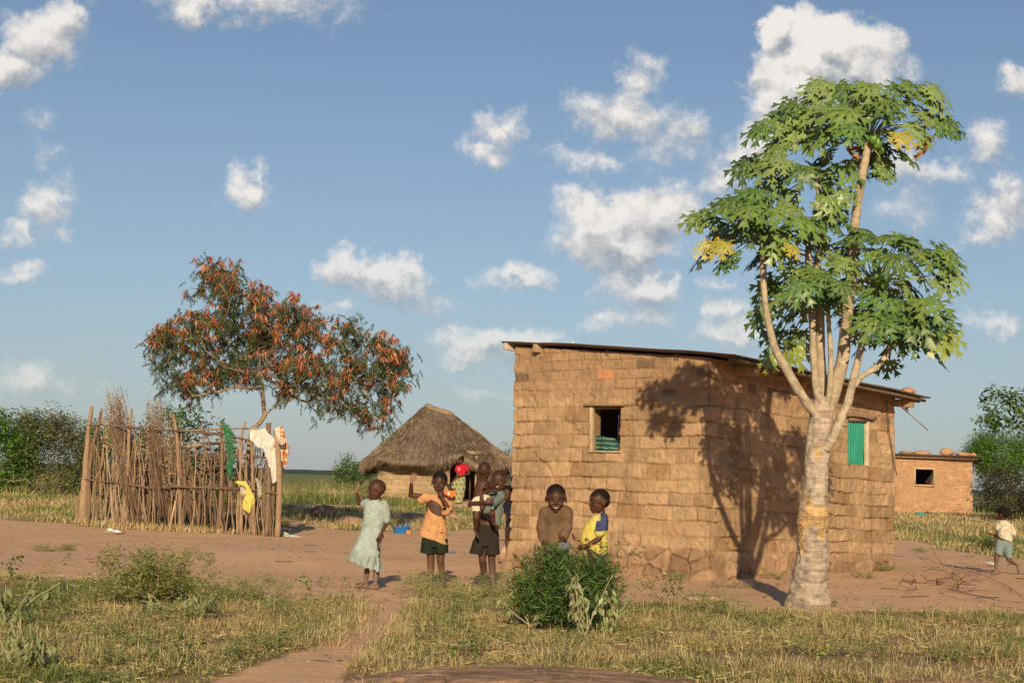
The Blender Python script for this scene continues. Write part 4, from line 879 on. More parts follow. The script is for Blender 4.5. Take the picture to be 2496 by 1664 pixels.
def dry(name, label, px, py, h, w, n, group=None, col=(.36, .26, .17), tip=.004, cat='dead shrub', Y=None):
    b = G(px, py); att = [b + A3(rng.normal(0, w), rng.normal(0, w * .6), h * rng.uniform(.35, 1)) for i in range(n)]
    N_, p_, rad, tips = grow(att, [b - A3(0, 0, .03), b + A3(0, 0, .05)], [-1, 0], .12, .02, 2.3, tip)
    tag(branches_mb(N_, p_, rad, A3(*col), 5).build(name, m_bark3), label, cat, group)
dry('dead_branch', 'pale bare branch leaning in front of the left shrubs', 75, 1207, .75, .6, 9, None, (.42, .32, .22), .006)
for i, (px, Yb, zt_, w, lab) in enumerate([(345, 34, 1035, .4, 'leafy green sapling showing above the left half of the stick fence'), (452, 33, 1010, .55, 'green bush with rounded leaves behind the middle of the stick fence'), (255, 36, 1050, .5, 'small green bush seen between the left sticks of the fence'), (525, 35, 1095, .9, 'low green bush behind the right half of the stick fence'), (400, 36, 1140, .9, 'low weedy bush behind the centre of the stick fence')]):
    b = A3(P(px, 1200, Yb)[0], Yb, float(H(0, Yb))); zt_ = P(px, zt_, Yb)[2]; hh = zt_ - b[2]
    att = [b + A3(rng.normal(0, w * .55), rng.normal(0, w * .5), hh * rng.uniform(.3, 1)) for _ in range(60)]
    shrub('bush', lab, 'bush', b, att, .11, DG + LG, .5, -.1, 28, .14, 'bushes behind the stick fence')
# left of the hut
b = G(860, 1200); shrub('bush', 'rounded green bush left of the thatched hut', 'bush', b + A3(0, 1.5, 0), blobatt(858, 1152, b[1] + 1.5, .95, .9, .68, 170, .5, .45, .5), .11, DG + LG, .5, -.1, 20, .14)
b = G(1252, 1215); shrub('bush', 'small bush poking out between the thatched hut and the brown house', 'bush', b + A3(0, 3, 0), blobatt(1238, 1130, b[1] + 3, .35, .5, .8, 60, .3, .4, .6), .09, DG + LG, .45, -.1, 12, .14)
# wild cucumber like leaf in the field behind the waving hand of the girl: low weeds
for i in range(46):
    px = rng.uniform(690, 905) if i < 30 else rng.uniform(0, 200); py = rng.uniform(1185, 1225); b = G(px, py); att = [b + A3(rng.normal(0, .25), rng.normal(0, .2), rng.uniform(.12, .5)) for _ in range(12)]
    shrub('weed', 'low straw green weed clump in the field beyond the yard', 'weed', b, att, .08, [(.22, .22, .07), (.30, .26, .10), (.13, .17, .05)], .3, .1, 9, .08, 'weed clumps in the field')
# right edge
b = G(2440, 1262); b = A3(P(2450, 1262, 50.5)[0], 50.5, .45); shrub('acacia_tree', 'feathery bright green tree at the right edge of the photo', 'tree', b, blobatt(2432, 1112, b[1], 1.0, 1.0, .72, 190, .5, .9) + blobatt(2560, 1090, b[1], 1.2, 1.0, 1.1, 130, .5, .9) + blobatt(2395, 1090, b[1] - .3, .35, .5, .38, 40), .12, [(.06, .15, .025), (.12, .23, .035), (.17, .29, .04)], .2, -.1, 85, .19, 'trees at the right edge')
b = G(2470, 1258); shrub('broadleaf_tree', 'darker broad leaved tree rising above the feathery tree at the right edge', 'tree', b + A3(.3, 1.6, 0), blobatt(2440, 1000, b[1] + 1.6, .75, .8, .75, 60, .6, None, .6) + blobatt(2530, 1010, b[1] + 1.6, .9, .8, 1.0, 70, .6) + blobatt(2405, 1030, b[1] + 1.4, .3, .3, .22, 10), .2, [(.045, .10, .02), (.08, .15, .025), (.12, .19, .03)], .42, -.1, 11, .14, 'trees at the right edge', tuft=False)
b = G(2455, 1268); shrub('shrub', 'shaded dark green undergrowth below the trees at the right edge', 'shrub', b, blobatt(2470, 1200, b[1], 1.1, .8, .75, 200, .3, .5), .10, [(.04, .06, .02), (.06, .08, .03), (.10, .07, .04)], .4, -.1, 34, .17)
dry('dead_shrub', 'bare grey brown twiggy shrub by the corner of the far brick house', 2352, 1257, 1.1, .3, 20, 'bare shrubs on the right')
dry('dead_shrub', 'bare pale forked shrub just left of the running boy', 2404, 1262, 1.1, .35, 30, 'bare shrubs on the right', (.46, .36, .24), .006)
dry('dead_shrub', 'tangled bare bush with purple grey twigs under the feathery tree', 2440, 1262, 1.4, .6, 80, 'bare shrubs on the right', (.22, .15, .13), .003)
b = G(2410, 1345); shrub('weed', 'dark green weed clump on the grass left of the running boy', 'weed', b, [b + A3(rng.normal(0, .28), rng.normal(0, .3), rng.uniform(.05, .3)) for _ in range(60)], .07, DG, .35, .2, 12, .07)

# ------------------------------------------------------------------ thatched hut
def hut():
    t = thing('thatched_hut', 'mud walled hut with a grey brown thatched roof in the middle distance', 'hut')
    Yc = 47.5; r7 = lambda x, y: (840 + x / 4.611, 960 + y / 4.611)
    ctr = P(*r7(1085, 1200), Yc); g = float(H(0, 46)); c2 = ctr[:2]
    ang = R(-24); ea = A3(math.cos(ang), math.sin(ang)); eb = A3(-math.sin(ang), math.cos(ang))
    Lw, Dw = 1.82, 1.62
    def loop(a, b, n, p=5.0):
        th = np.linspace(0, 2 * math.pi, n, endpoint=False); c, s = np.cos(th), np.sin(th); x = np.sign(c) * np.abs(c) ** (2 / p) * a; y = np.sign(s) * np.abs(s) ** (2 / p) * b; return x, y, th
    # wall
    n = 420; x, y, th = loop(Lw, Dw, n, 9); K = 70; zs = np.linspace(g - .1, g + 1.75, K); U = np.concatenate([[0], np.cumsum(np.hypot(np.diff(x), np.diff(y)))])
    UU, ZZ = np.meshgrid(U, zs); d, rel, bid, rb, rb2, vv = brick_sheet(UU, ZZ, 21, (.15, .18), (.25, .4), .02, .03)
    nx, ny = x / Lw, y / Dw; XX = (x[None] + nx[None] * d * .8); YY = (y[None] + ny[None] * d * .8)
    W = c2 + XX[..., None] * ea + YY[..., None] * eb; V = np.concatenate([W, ZZ[..., None]], -1).reshape(-1, 3)
    i = np.arange(K - 1)[:, None] * n; j = np.arange(n)[None]; j2 = (j + 1) % n; Fq = np.stack([i + j, i + j2, i + n + j2, i + n + j], -1)
    wc = W[:-1]; 
    dw = P(*r7(1310, 1060), 45)[0]; hx0 = P(*r7(640, 840), 45.8)[0]; hx1 = P(*r7(778, 840), 45.8)[0]; front = wc[..., 1] < Yc
    doorm = front & (np.abs(wc[..., 0] - dw) < .42) & (ZZ[:-1] < g + 1.62)
    winm = front & (wc[..., 0] > hx0) & (wc[..., 0] < hx1) & (ZZ[:-1] > P(*r7(700, 868), 45.8)[2])
    keep = ~(doorm | winm)
    C = A3(.46, .32, .19) * (.85 + .25 * rb[bid])[..., None] * (.75 + .25 * rel)[..., None]; C = C * (.75 + .25 * ss(g, g + .5, ZZ))[..., None]
    obj('wall', V, Fq[keep], m_wall, C.reshape(-1, 3), t)
    # door leaf, half open and plank lintel
    MB().box((dw + .25, Yc - 1.05, g + .8), .04, .7, 1.55, None, (.16, .10, .06)).build('door', m_stick, t)
    MB().box((dw, float(c2[1]) - 1.62, g + 1.66), 1.1, .3, .07, None, (.2, .13, .08)).build('lintel', m_stick, t)
    for sx in (-.45, .45): MB().tube([A3(dw + sx, c2[1] - 1.85 + sx * -.45, g - .05), A3(dw + sx, c2[1] - 1.85 + sx * -.45, g + 1.6)], .035, 6, (.40, .28, .17)).build('door_post', m_stick, t)
    # thatch: ridge to a drooping rounded eave
    ridge0 = P(*r7(905, 140), Yc); ridge1 = P(*r7(1225, 238), Yc + .2); zr = (ridge0[2] + ridge1[2]) / 2
    n = 300; x, y, th = loop(Lw + .62, Dw + .66, n, 3.6); K = 46; E = c2 + x[:, None] * ea + y[:, None] * eb; ez = g + 1.22 + .10 * np.sin(th * 3 + 1) + .10 * fbm(th * 3, th * 0, 4, 2) + .12 * (np.abs(np.sin(th)) ** 2)
    ds = np.abs(E[:, 0] - (dw - .1)) + 3 * (E[:, 1] > Yc); ez = ez + .34 * np.exp(-(ds / .55) ** 2)
    tt = np.clip(((E - ridge0[:2]) @ (ridge1 - ridge0)[:2]) / np.sum((ridge1 - ridge0)[:2] ** 2), 0, 1); Rg = ridge0 + (ridge1 - ridge0) * tt[:, None]
    rows = []
    for k in range(K):
        s = k / (K - 1); q = Rg[:, :2] * (1 - s) + E * s; z = Rg[:, 2] * (1 - s ** .93) + ez * s ** .93; z = z + .035 * fbm(th * 14, s * 3 + th * 0, 2, 2) + .05 * fbm(th * 3, s * 3 + th * 0, 3, 3) - .10 * np.exp(-((th - 4.62) / .10) ** 2) * math.sin(math.pi * min(1, s * 1.0)); rows.append(np.concatenate([q, z[:, None]], 1))
    V = np.array(rows); Vi = V.copy(); Vi[..., 2] -= .16; i = np.arange(K - 1)[:, None] * n; j = np.arange(n)[None]; j2 = (j + 1) % n; Fq = np.stack([i + j, i + j2, i + n + j2, i + n + j], -1).reshape(-1, 4)
    S_ = np.linspace(0, 1, K)[:, None]; C = A3(.215, .155, .115) * (1 + .35 * fbm(th[None] * 30, S_ * 2, 5, 2))[..., None] * (1 + .35 * fbm(th[None] * 2.2, S_ * 2.5, 6, 3))[..., None]
    m = K * n; lastr = (K - 1) * n; j = np.arange(n); j2 = (j + 1) % n; rim = np.stack([lastr + j, lastr + j2, m + lastr + j2, m + lastr + j], -1)
    roof = obj('roof', np.concatenate([V.reshape(-1, 3), Vi.reshape(-1, 3)]), np.concatenate([Fq, Fq[:, ::-1] + m, rim]), m_thatch, np.concatenate([C.reshape(-1, 3)] * 2), t)
    # straws over the whole slope and hanging fringe
    k = 46000; ti = rng.integers(0, n, k); s = rng.random(k) ** .6 * .99; si = (s * (K - 1)).astype(int); p0 = V[si, ti]; p1 = V[np.minimum(si + 3, K - 1), ti]; dd = nrm(p1 - p0 + 1e-6) ; edge = s > .93
    dd[edge] = nrm(dd[edge] * .6 + A3(0, 0, -.8)); dd = nrm(dd + rng.normal(0, .09, (k, 3))); base = p0 + rng.normal(0, .02, (k, 3)) + A3(0, 0, .012)
    ln = rng.uniform(.12, .42, k); ln[edge] = rng.uniform(.18, .5, edge.sum()) * (.65 + .7 * vn(ti[edge] * .12, ti[edge] * 0, 4)); tv = rng.random((k, 1)); Cc = np.where(tv < .3, A3(.42, .30, .19), A3(.215, .155, .115)) * rng.uniform(.6, 1.3, (k, 1)) * (1 + .4 * fbm(th[ti] * 2.2, s * 2.5, 6, 3))[:, None]
    up = np.cross(dd, rdir(k)); Vv, Fc = leaves(base, dd, nrm(up), ln, rng.uniform(.008, .02, k), .1); obj('thatch_straw', Vv, Fc, m_thatch, np.repeat(Cc, 4, 0), t, smooth=False)
    # ridge cap of bundled straw
    rp = crv([ridge0 + A3(0, 0, .07), ridge0 + (ridge1 - ridge0) * .3 + A3(0, 0, .01), ridge1 + A3(0, 0, .02)], 6, .01); MB().tube(rp, [.05, .08, .10, .10, .10, .10, .10, .10, .10, .10, .10, .09, .05][:len(rp)], 10, (.30, .21, .14)).build('ridge_cap', m_thatch, t)
    # low earth plinth the hut stands on
    return dict(g=g, dw=dw)
HUT = hut()
def plinth():
    c = P(1090, 1225, 44.6); n = 60; th = np.linspace(0, 6.283, n, endpoint=False); g = HUT['g']
    V = []; 
    for r_, z in ((3.7, -.1), (3.55, .10), (3.3, .13), (0, .13)):
        rr = r_ * (1 + .08 * fbm(np.cos(th) * 2, np.sin(th) * 2, 3, 2)); V.append(np.stack([c[0] + rr * np.cos(th), 46.9 + rr * .95 * np.sin(th), np.full(n, g + z)], -1))
    V = np.concatenate(V); i = np.arange(3)[:, None] * n; j = np.arange(n)[None]; Fq = np.stack([i + j, i + (j + 1) % n, i + n + (j + 1) % n, i + n + j], -1).reshape(-1, 4)
    tag(obj('earth_plinth', V, Fq, m_wall, A3(.36, .24, .16)), None, None, None, 'structure')
plinth()

# ------------------------------------------------------------------ far brick house
def farhouse():
    t = thing('brick_house', 'small far brick house with flat roof at the right', 'house'); q8 = lambda x, y: (2150 + x / 2.752, 930 + y / 2.752)
    Y = 48.6; a = P(*q8(60, 890), Y); b = P(*q8(618, 890), Y); g = float(H(a[0], Y)); zt = P(*q8(300, 500), Y)[2]
    pa, pb = A3(a[0], Y), A3(b[0], Y + .15); pc = pb + A3(.1, 3.6); pd = pa + A3(.1, 3.6); Ps = []; Ns = []; Us = []; off = 0; mk = []
    for p, q, st in ((pa, pb, .02), (pb, pc, .04), (pc, pd, .1), (pd, pa, .1)):
        L = np.linalg.norm(q - p); u = np.linspace(0, L, int(L / st), endpoint=False); e = nrm(q - p); mk.append(off); Ps.append(p + e * u[:, None]); Ns.append(np.tile(A3(e[1], -e[0]), (len(u), 1))); Us.append(off + u); off += L
    Pp, Nn, U = np.concatenate(Ps), np.concatenate(Ns), np.concatenate(Us); K = 110; zs = np.linspace(g - .1, zt, K); UU, ZZ = np.meshgrid(U, zs); m = len(U)
    d, rel, bid, rb, rb2, vv = brick_sheet(UU, ZZ, 31, (.10, .12), (.25, .36), .008, .02)
    w0, w1_ = P(*q8(224, 690), Y), P(*q8(348, 588), Y); us0, us1, z0, z1 = w0[0] - a[0], w1_[0] - a[0], w0[2], w1_[2]
    pu = (UU - (us0 + us1) / 2) / 1.15; pz = (ZZ - (z0 + z1) / 2 + .25) / .85; plaster = ss(1.0, .8, np.sqrt(pu ** 2 + pz ** 2) + .25 * fbm(UU * 2, ZZ * 2, 3, 3))
    d = d * (1 - plaster); C = A3(.47, .265, .15) * (.8 + .35 * rb[bid])[..., None]; C = C * rel[..., None] + A3(.40, .25, .15) * (1 - rel[..., None]); C = C * (1 - plaster[..., None]) + A3(.42, .245, .14) * (1 + .1 * fbm(UU, ZZ, 5, 3))[..., None] * plaster[..., None]
    V = np.stack([Pp[None, :, 0] + Nn[None, :, 0] * d, Pp[None, :, 1] + Nn[None, :, 1] * d, ZZ], -1); i = np.arange(K - 1)[:, None] * m; j = np.arange(m)[None]; j2 = (j + 1) % m; Fq = np.stack([i + j, i + j2, i + m + j2, i + m + j], -1)
    hole = (UU[:-1] > us0) & (UU[:-1] < us1) & (ZZ[:-1] > z0) & (ZZ[:-1] < z1) & (UU[:-1] < np.linalg.norm(pb - pa)); obj('wall', V.reshape(-1, 3), Fq[~hole], m_wall, C.reshape(-1, 3), t)
    xc, zc, ww, hh = (w0[0] + w1_[0]) / 2, (z0 + z1) / 2, us1 - us0, z1 - z0
    w = MB().box((xc, Y + .1, zc + hh / 2 + .02), ww + .12, .16, .05, None, (.6, .42, .26)).box((xc, Y + .06, zc - hh / 2 - .02), ww + .1, .14, .04, None, (.6, .42, .26)).box((xc - ww / 2 - .015, Y + .06, zc), .04, .14, hh, None, (.6, .42, .26)).box((xc + ww / 2 + .01, Y + .06, zc), .05, .14, hh, None, (.5, .42, .26)).build('window', m_stick, t)
    V3 = [A3(xc + ww * .5, Y - .02, zc + hh * .45), A3(xc + ww * .5, Y - .02, zc - hh * .46), A3(xc + ww * .12, Y + .15, zc - hh * .32), A3(xc + ww * .2, Y + .2, zc - hh * .5)]
    obj('shutter', np.array(V3 + [v + A3(.02, .03, 0) for v in V3]), [np.array([[0, 2, 3, 1], [4, 5, 7, 6]]), np.array([[0, 4, 6, 2], [2, 6, 7, 3], [3, 7, 5, 1]])], m_stick, A3(.45, .30, .2), w, smooth=False)
    MB().box(((pa[0] + pb[0]) / 2 + .05, Y + 1.75, zt + .04), pb[0] - pa[0] + .3, 4.1, .05, None, (.12, .10, .09)).build('roof', m_iron, t); MB().tube([A3(pa[0] - .1, Y - .14, zt - .03), A3(pb[0] + .1, Y - .1, zt - .03)], .04, 6, (.5, .36, .22)).build('eave_pole', m_stick, t)
    for k, (x, y, r_, lab, c) in enumerate([(170,478,(.3,.2,.07),'flat brown stone at the left end of the far house roof',(.36,.22,.14)), (275,472,(.34,.2,.09),'wide orange stone on the left half of the far house roof',(.45,.27,.17)), (437,470,(.27,.2,.15),'tallest rounded orange stone on the far house roof',(.48,.27,.15)), (550,484,(.35,.2,.07),'low orange slab near the right end of the far house roof',(.46,.25,.14)), (610,486,(.13,.1,.07),'small stone at the right edge of the far house roof',(.5,.28,.16))]):
        c0 = P(*q8(x, y), Y + .3); V, Fc = stone_mesh(r_, 1, 3, 40 + k, .2); tag(obj('roof_stone', V + A3(c0[0], Y + .3, zt + .06 + r_[2] * .8), Fc, m_rock, A3(*c)), lab, 'stone', 'stones holding down the far roof')
farhouse()
#SECTION yard
# ------------------------------------------------------------------ stick enclosure with washing
QF = lambda x, y: (150 + x / 3.647, 900 + y / 3.647)
FL, FR = G(*QF(215, 1350)), G(*QF(1925, 1490))
def fy(px):      # distance of the front row of sticks along the picture
    t = (px - QF(215, 0)[0]) / (QF(1925, 0)[0] - QF(215, 0)[0])
    # the sight-line meets the straight front row here
    d = ray(px, 1290); e = (FR - FL)[:2]; n = A3(e[1], -e[0]); return (FL[:2] @ n) / (d[:2] @ n) * d[1]
def FP(x, y, dy=0.0):
    px, py = QF(x, y); return P(px, py, fy(px) + dy)
def ztop(p): return p
def fence():
    t = thing('stick_fence', 'pen fenced with crooked upright sticks and posts tied to bark rails', 'fence')
    tan = [A3(.37, .245, .155), A3(.31, .20, .13), A3(.24, .155, .105), A3(.44, .31, .205)]
    def foot(q): q = q.copy(); q[2] = float(H(q[0], q[1])) - .04; return q
    posts = [([(190,1350),(200,1180),(208,950),(235,620),(270,330)], [92,84,62,42,32]), ([(135,1360),(140,1180),(185,1080)], [38,34,10]), ([(240,1340),(245,1000),(262,760),(330,480),(362,350)], [36,34,32,28,22]),
             ([(545,1395),(580,1000),(600,620),(622,350)], [32,30,28,22]), ([(1062,1470),(1045,1000),(1030,620),(995,395)], [30,27,30,26]), ([(1397,1482),(1420,1050),(1425,700),(1420,460)], [34,34,28,24]),
             ([(1600,1482),(1592,900),(1600,620),(1635,465)], [28,24,18,16]), ([(1706,1482),(1705,1150),(1690,640)], [32,30,20]), ([(1820,1488),(1840,1050),(1842,700),(1845,478)], [36,34,34,38]), ([(1915,1480),(1935,1050),(1925,700),(1898,540)], [44,44,40,32])]
    for k, (pt, w) in enumerate(posts):
        p = [FP(*q) for q in pt]; p[0] = foot(p[0]); c = crv(p, 5, .006); r = np.interp(np.linspace(0, 1, len(c)), np.linspace(0, 1, len(w)), w) * .58 / 3.647 * 27.5 / F
        MB().tube(c, r * (1 + .06 * np.sin(np.arange(len(c)) * 2.2)), 9, tan[k % 3] * .92, .12).build('post', m_stick, t)
    r = np.random.default_rng(11); n = 88; xs = np.sort(r.uniform(250, 1885, n))
    for k, x in enumerate(xs):
        yb = 1385 + (x - 250) / 1630 * 100 + r.uniform(-14, 6); top = r.choice([r.uniform(540, 680), r.uniform(420, 600), r.uniform(640, 950)], p=[.5, .28, .22])
        if x > 1480: top = r.uniform(560, 900)
        lean = r.normal(0, 38) + (60 if x < 700 else 0) * r.random(); K = 6; ys = np.linspace(yb, top, K); wob = np.cumsum(r.normal(0, 15, K)); wob -= wob[0]
        dy = r.uniform(-.06, .07); pts = [FP(x + lean * i / (K - 1) + wob[i], ys[i], dy) for i in range(K)]; pts[0] = foot(pts[0]); c = crv(pts, 4, .004); w = r.choice([r.uniform(7, 13), r.uniform(13, 23)], p=[.6, .4]) * .5 / 3.647 * 27.5 / F
        mb = MB().tube(c, np.linspace(w, w * .5, len(c)), 6, tan[r.integers(4)] * r.uniform(.6, 1.1), .15)
        for _ in range(r.integers(0, 3)):
            j = r.integers(len(c) // 3, len(c) - 3); a_ = c[j]; b_ = a_ + A3(r.normal(0, .13), r.normal(0, .05), r.uniform(.12, .4)); mb.tube([a_, (a_ + b_) / 2 + r.normal(0, .02, 3), b_], [w * .6, w * .45, w * .25], 4, A3(.3, .2, .14))
        mb.build('stick', m_stick, t)
    def rail(name, pts, w, nb, col, dy=0, jit=5):
        for b in range(1):
            mb = MB()
            for k in range(nb):
                o = r.normal(0, jit, (len(pts), 2)); c = crv([FP(x + (0 if nb == 1 else o[i, 0]), y + (0 if nb == 1 else o[i, 1]), dy + r.normal(0, .02)) for i, (x, y) in enumerate(pts)], 6, .004); mb.tube(c, w * r.uniform(.6, 1.2) * .5 / 3.647 * 27.5 / F, 5, A3(*col) * r.uniform(.7, 1.3), .1)
            mb.build(name, m_stick, t)
    rail('rail', [(225,488),(420,497),(600,512),(800,532),(1000,548),(1220,560),(1430,583)], 9, 6, (.20, .12, .085), -.06)
    rail('rail', [(1180,548),(1430,580),(1560,605),(1690,640),(1880,690)], 9, 4, (.20, .12, .085), -.04)
    rail('rail', [(160,968),(300,985),(450,1000),(600,1020),(820,1050),(1000,1040),(1200,1050),(1420,1055),(1600,1065),(1780,1085),(1925,1105)], 10, 5, (.25, .15, .105), -.07, 4)
    rail('rail', [(985,548),(1250,536),(1500,528),(1745,522)], 24, 1, (.46, .35, .25), .25)
    rail('rail', [(1090,692),(1300,662),(1660,632)], 30, 1, (.42, .31, .22), .55)
    # back row, partly in view between the front sticks
    mb = MB(); r2 = np.random.default_rng(5); db = 2.3
    for k in range(170):
        x = r2.uniform(320, 1930); px, _ = QF(x, 0); Y = fy(px) + db; q = P(px, 1200, Y); g = float(H(q[0], Y)); h = r2.uniform(1.1, 1.9); m_ = A3(q[0] + r2.normal(0, .05), Y, g + h / 2); e_ = A3(q[0] + r2.normal(0, .12), Y, g + h); w = r2.uniform(.008, .02)
        mb.tube(crv([A3(q[0], Y, g - .03), m_, e_], 4, .004), w, 5, tan[r2.integers(4)] * r2.uniform(.45, .85), .1)
    tag(mb.build('back_stick', m_stick, t), kind='stuff')
    for z_, in ((.55,), (.95,), (1.5,)):
        mb = MB(); 
        for k in range(3): mb.tube(crv([A3(P(QF(x, 0)[0], 1200, fy(QF(x, 0)[0]) + db)[0], fy(QF(x, 0)[0]) + db - .04, z_ + r2.normal(0, .03)) for x in (300, 700, 1200, 1600, 1940)], 5, .006), .013, 5, A3(.2, .13, .09))
        mb.build('back_rail', m_stick, t)
    # both short sides
    for k, (xe, nn) in enumerate(((235, 16), (1918, 26))):
        a_ = FP(xe, 1400); px = QF(xe, 0)[0]; b_ = P(px, 1200, fy(px) + db); mb = MB()
        for i in range(nn):
            f = (i + .5 + r2.normal(0, .25)) / nn; q = a_ * (1 - f) + b_ * f; g = float(H(q[0], q[1])); h = r2.uniform(1.2, 1.9); mb.tube(crv([A3(q[0], q[1], g - .03), A3(q[0] + r2.normal(0, .03), q[1], g + h / 2), A3(q[0] + r2.normal(0, .05), q[1], g + h)], 4, .004), r2.uniform(.01, .022), 5, tan[r2.integers(4)] * r2.uniform(.6, 1))
        for z_ in (.8, 1.55): mb.tube([A3(a_[0], a_[1], z_), A3(b_[0], b_[1], z_)], .016, 5, A3(.22, .14, .1))
        tag(mb.build('side_sticks', m_stick, t), kind='stuff')
    return t
fence()
def brush(pts, w0, w1, n, label, tops, col=(.24, .145, .095)):
    t = thing('brushwood_bundle', label, 'bundle', 'bundles of thin twigs stacked in the fence'); r = np.random.default_rng(len(label)); mb = MB(); lc, ld, lk = [], [], []
    P0, P1, P2 = [FP(x, y, .16) for x, y in pts]; P0[2] = float(H(P0[0], P0[1]))
    s = 1 / 3.647 * 27.5 / F
    for k in range(n):
        o = r.normal(0, 1, 2) * .5; a_ = P0 + A3(o[0] * w0 * s, o[1] * .10, 0); b_ = P1 + A3(o[0] * (w0 + w1) / 2 * s, o[1] * .10, 0); c_ = P2 + A3(o[0] * w1 * s + r.normal(0, .03), o[1] * .1, r.uniform(-.9, .12)); f = r.uniform(0, .55); a_ = a_ * (1 - f) + b_ * f
        p = crv([a_, b_, c_], 4, .006); mb.tube(p, np.linspace(.005, .0025, len(p)), 4, A3(*col) * r.uniform(.5, 1.6))
        if r.random() < .9:
            m = 12; q = p[-1] + A3(0, 0, 1) * r.uniform(-.45, .12, (m, 1)) + r.normal(0, .05, (m, 3)); lc.append(q); ld.append(r.normal(0, 1, (m, 3)) + A3(0, 0, -.3)); lk.append(np.where(r.random((m, 1)) < .75, A3(.60, .46, .28), A3(.35, .22, .12)) * r.uniform(.7, 1.1, (m, 1)))
    mb.build('twigs', m_stick, t); lc = np.concatenate(lc); V, Fc = leaves(lc, np.concatenate(ld), rdir(len(lc)), r.uniform(.03, .075, len(lc)), r.uniform(.012, .028, len(lc)), .3); obj('dry_leaves', V, Fc, m_leaf, np.repeat(np.concatenate(lk), 4, 0), t, smooth=False)
brush([(770,1330),(620,820),(482,210)], 140, 80, 120, 'brown twig bundle with pale dry leaves sticking up at the left of the fence', 0)
brush([(1000,1350),(900,800),(860,300)], 140, 130, 110, 'wide reddish twig bundle standing against the middle of the fence', 0)
brush([(1250,1400),(1110,950),(1000,560)], 100, 60, 60, 'short dark twig bundle leaning in the fence right of the wide bundle', 0)
def cloth(name, label, poly, m, col, dy=-.12, fr=16, amp=.03, pat=None, cat='cloth', grp='washing hung over the stick fence'):
    q = np.array(poly, float); s = 3.4; xs = np.arange(q[:, 0].min() - s, q[:, 0].max() + s, s); ys = np.arange(q[:, 1].min() - s, q[:, 1].max() + s, s); X, Y_ = np.meshgrid(xs, ys); ins = inpoly(X + 2 * fbm(X / 9, Y_ / 9, 2, 1), Y_, poly)
    px, py = QF(X, Y_); ph = fbm(X / 90, Y_ / 110, 4, 2) * 3; tv = (Y_ - q[:, 1].min()) / (np.ptp(q[:, 1])); dep = dy + amp * (np.sin(X / fr + ph + tv * 1.5) * (.35 + tv * .8) + .8 * fbm(X / 22, Y_ / 40, 5, 3))
    Yb = fy(float(QF(q[:, 0].mean(), 0)[0])); V = np.array([P(a_, b_, Yb + c_) for a_, b_, c_ in zip(px.ravel(), py.ravel(), dep.ravel())]); n = len(xs); i = (np.arange(len(ys) - 1)[:, None] * n + np.arange(n - 1)[None]).reshape(-1)
    Fq = np.stack([i, i + 1, i + n + 1, i + n], -1); Fq = Fq[ins.ravel()[Fq].all(1)]; C = np.tile(A3(*col), (len(V), 1))
    if pat is not None: C = pat(X.ravel(), Y_.ravel(), C)
    u, inv = np.unique(Fq, return_inverse=True); o = obj(name, V[u], inv.reshape(Fq.shape), m, C[u]); sm = o.modifiers.new('s', 'SOLIDIFY'); sm.thickness = .005; tag(o, label, cat, grp); return o
cloth('net_cloth', 'dark green net cloth draped over a post of the stick fence', [(1408,455),(1425,445),(1445,462),(1500,520),(1535,570),(1560,610),(1540,640),(1528,720),(1535,810),(1520,900),(1525,970),(1500,980),(1475,940),(1462,860),(1475,760),(1450,640),(1440,540)], m_cloth, (.025, .12, .055), pat=lambda x, y, c: np.where((np.abs(fbm(x / 9, y / 14, 3, 3)) < .035)[:, None], A3(.28, .36, .28), c * (.8 + .5 * vn(x / 7, y / 7, 2))[:, None]))
cloth('white_shirt', 'crumpled off white shirt hanging over the right end of the stick fence', [(1672,545),(1690,525),(1720,535),(1760,535),(1808,518),(1840,565),(1880,600),(1930,600),(1960,650),(1965,720),(1972,810),(1925,855),(1912,900),(1915,990),(1880,1018),(1868,990),(1858,900),(1838,850),(1810,760),(1795,705),(1735,692),(1705,650),(1672,625)], m_cloth, (.66, .58, .53), -.2, 13, .035)
cloth('print_wrap', 'orange and white printed wrap on the corner post behind the white shirt', [(1895,520),(1930,510),(1962,498),(1985,560),(2005,640),(2025,690),(2026,750),(2005,770),(2008,850),(1985,860),(1972,890),(1962,830),(1960,700),(1935,640),(1905,600)], m_cloth, (.5, .19, .06), -.02, 9, .04, lambda x, y, c: np.where((fbm(x / 16, y / 16, 5, 2) > .18)[:, None] | ((y < 600) & (x < 1940))[:, None], A3(.68, .60, .50), c))
cloth('beige_rag', 'cream rag bunched on the corner post beside the printed wrap', [(1905,610),(1950,590),(1985,615),(1990,660),(1965,680),(1930,650)], m_cloth, (.55, .48, .38), -.26, 7, .03)
cloth('yellow_shirt', 'yellow shirt hanging from the lower rail of the stick fence', [(1542,990),(1570,988),(1640,992),(1672,1040),(1695,1095),(1715,1130),(1722,1185),(1700,1215),(1685,1250),(1668,1288),(1640,1260),(1610,1235),(1612,1160),(1640,1110),(1635,1050),(1590,1020),(1560,1022)], m_cloth, (.60, .51, .12), -.2, 13, .03)
cloth('grey_rag', 'small grey white rag on the lower rail left of the yellow shirt', [(1585,1045),(1620,1040),(1640,1070),(1645,1105),(1610,1125),(1590,1100)], m_cloth, (.48, .41, .34), -.22, 8, .02)
cloth('torn_cloth', 'torn grey strip of cloth on the lower rail right of the yellow shirt', [(1720,962),(1740,965),(1780,1030),(1778,1110),(1768,1145),(1745,1125),(1742,1050)], m_cloth, (.42, .37, .30), -.2, 8, .02)
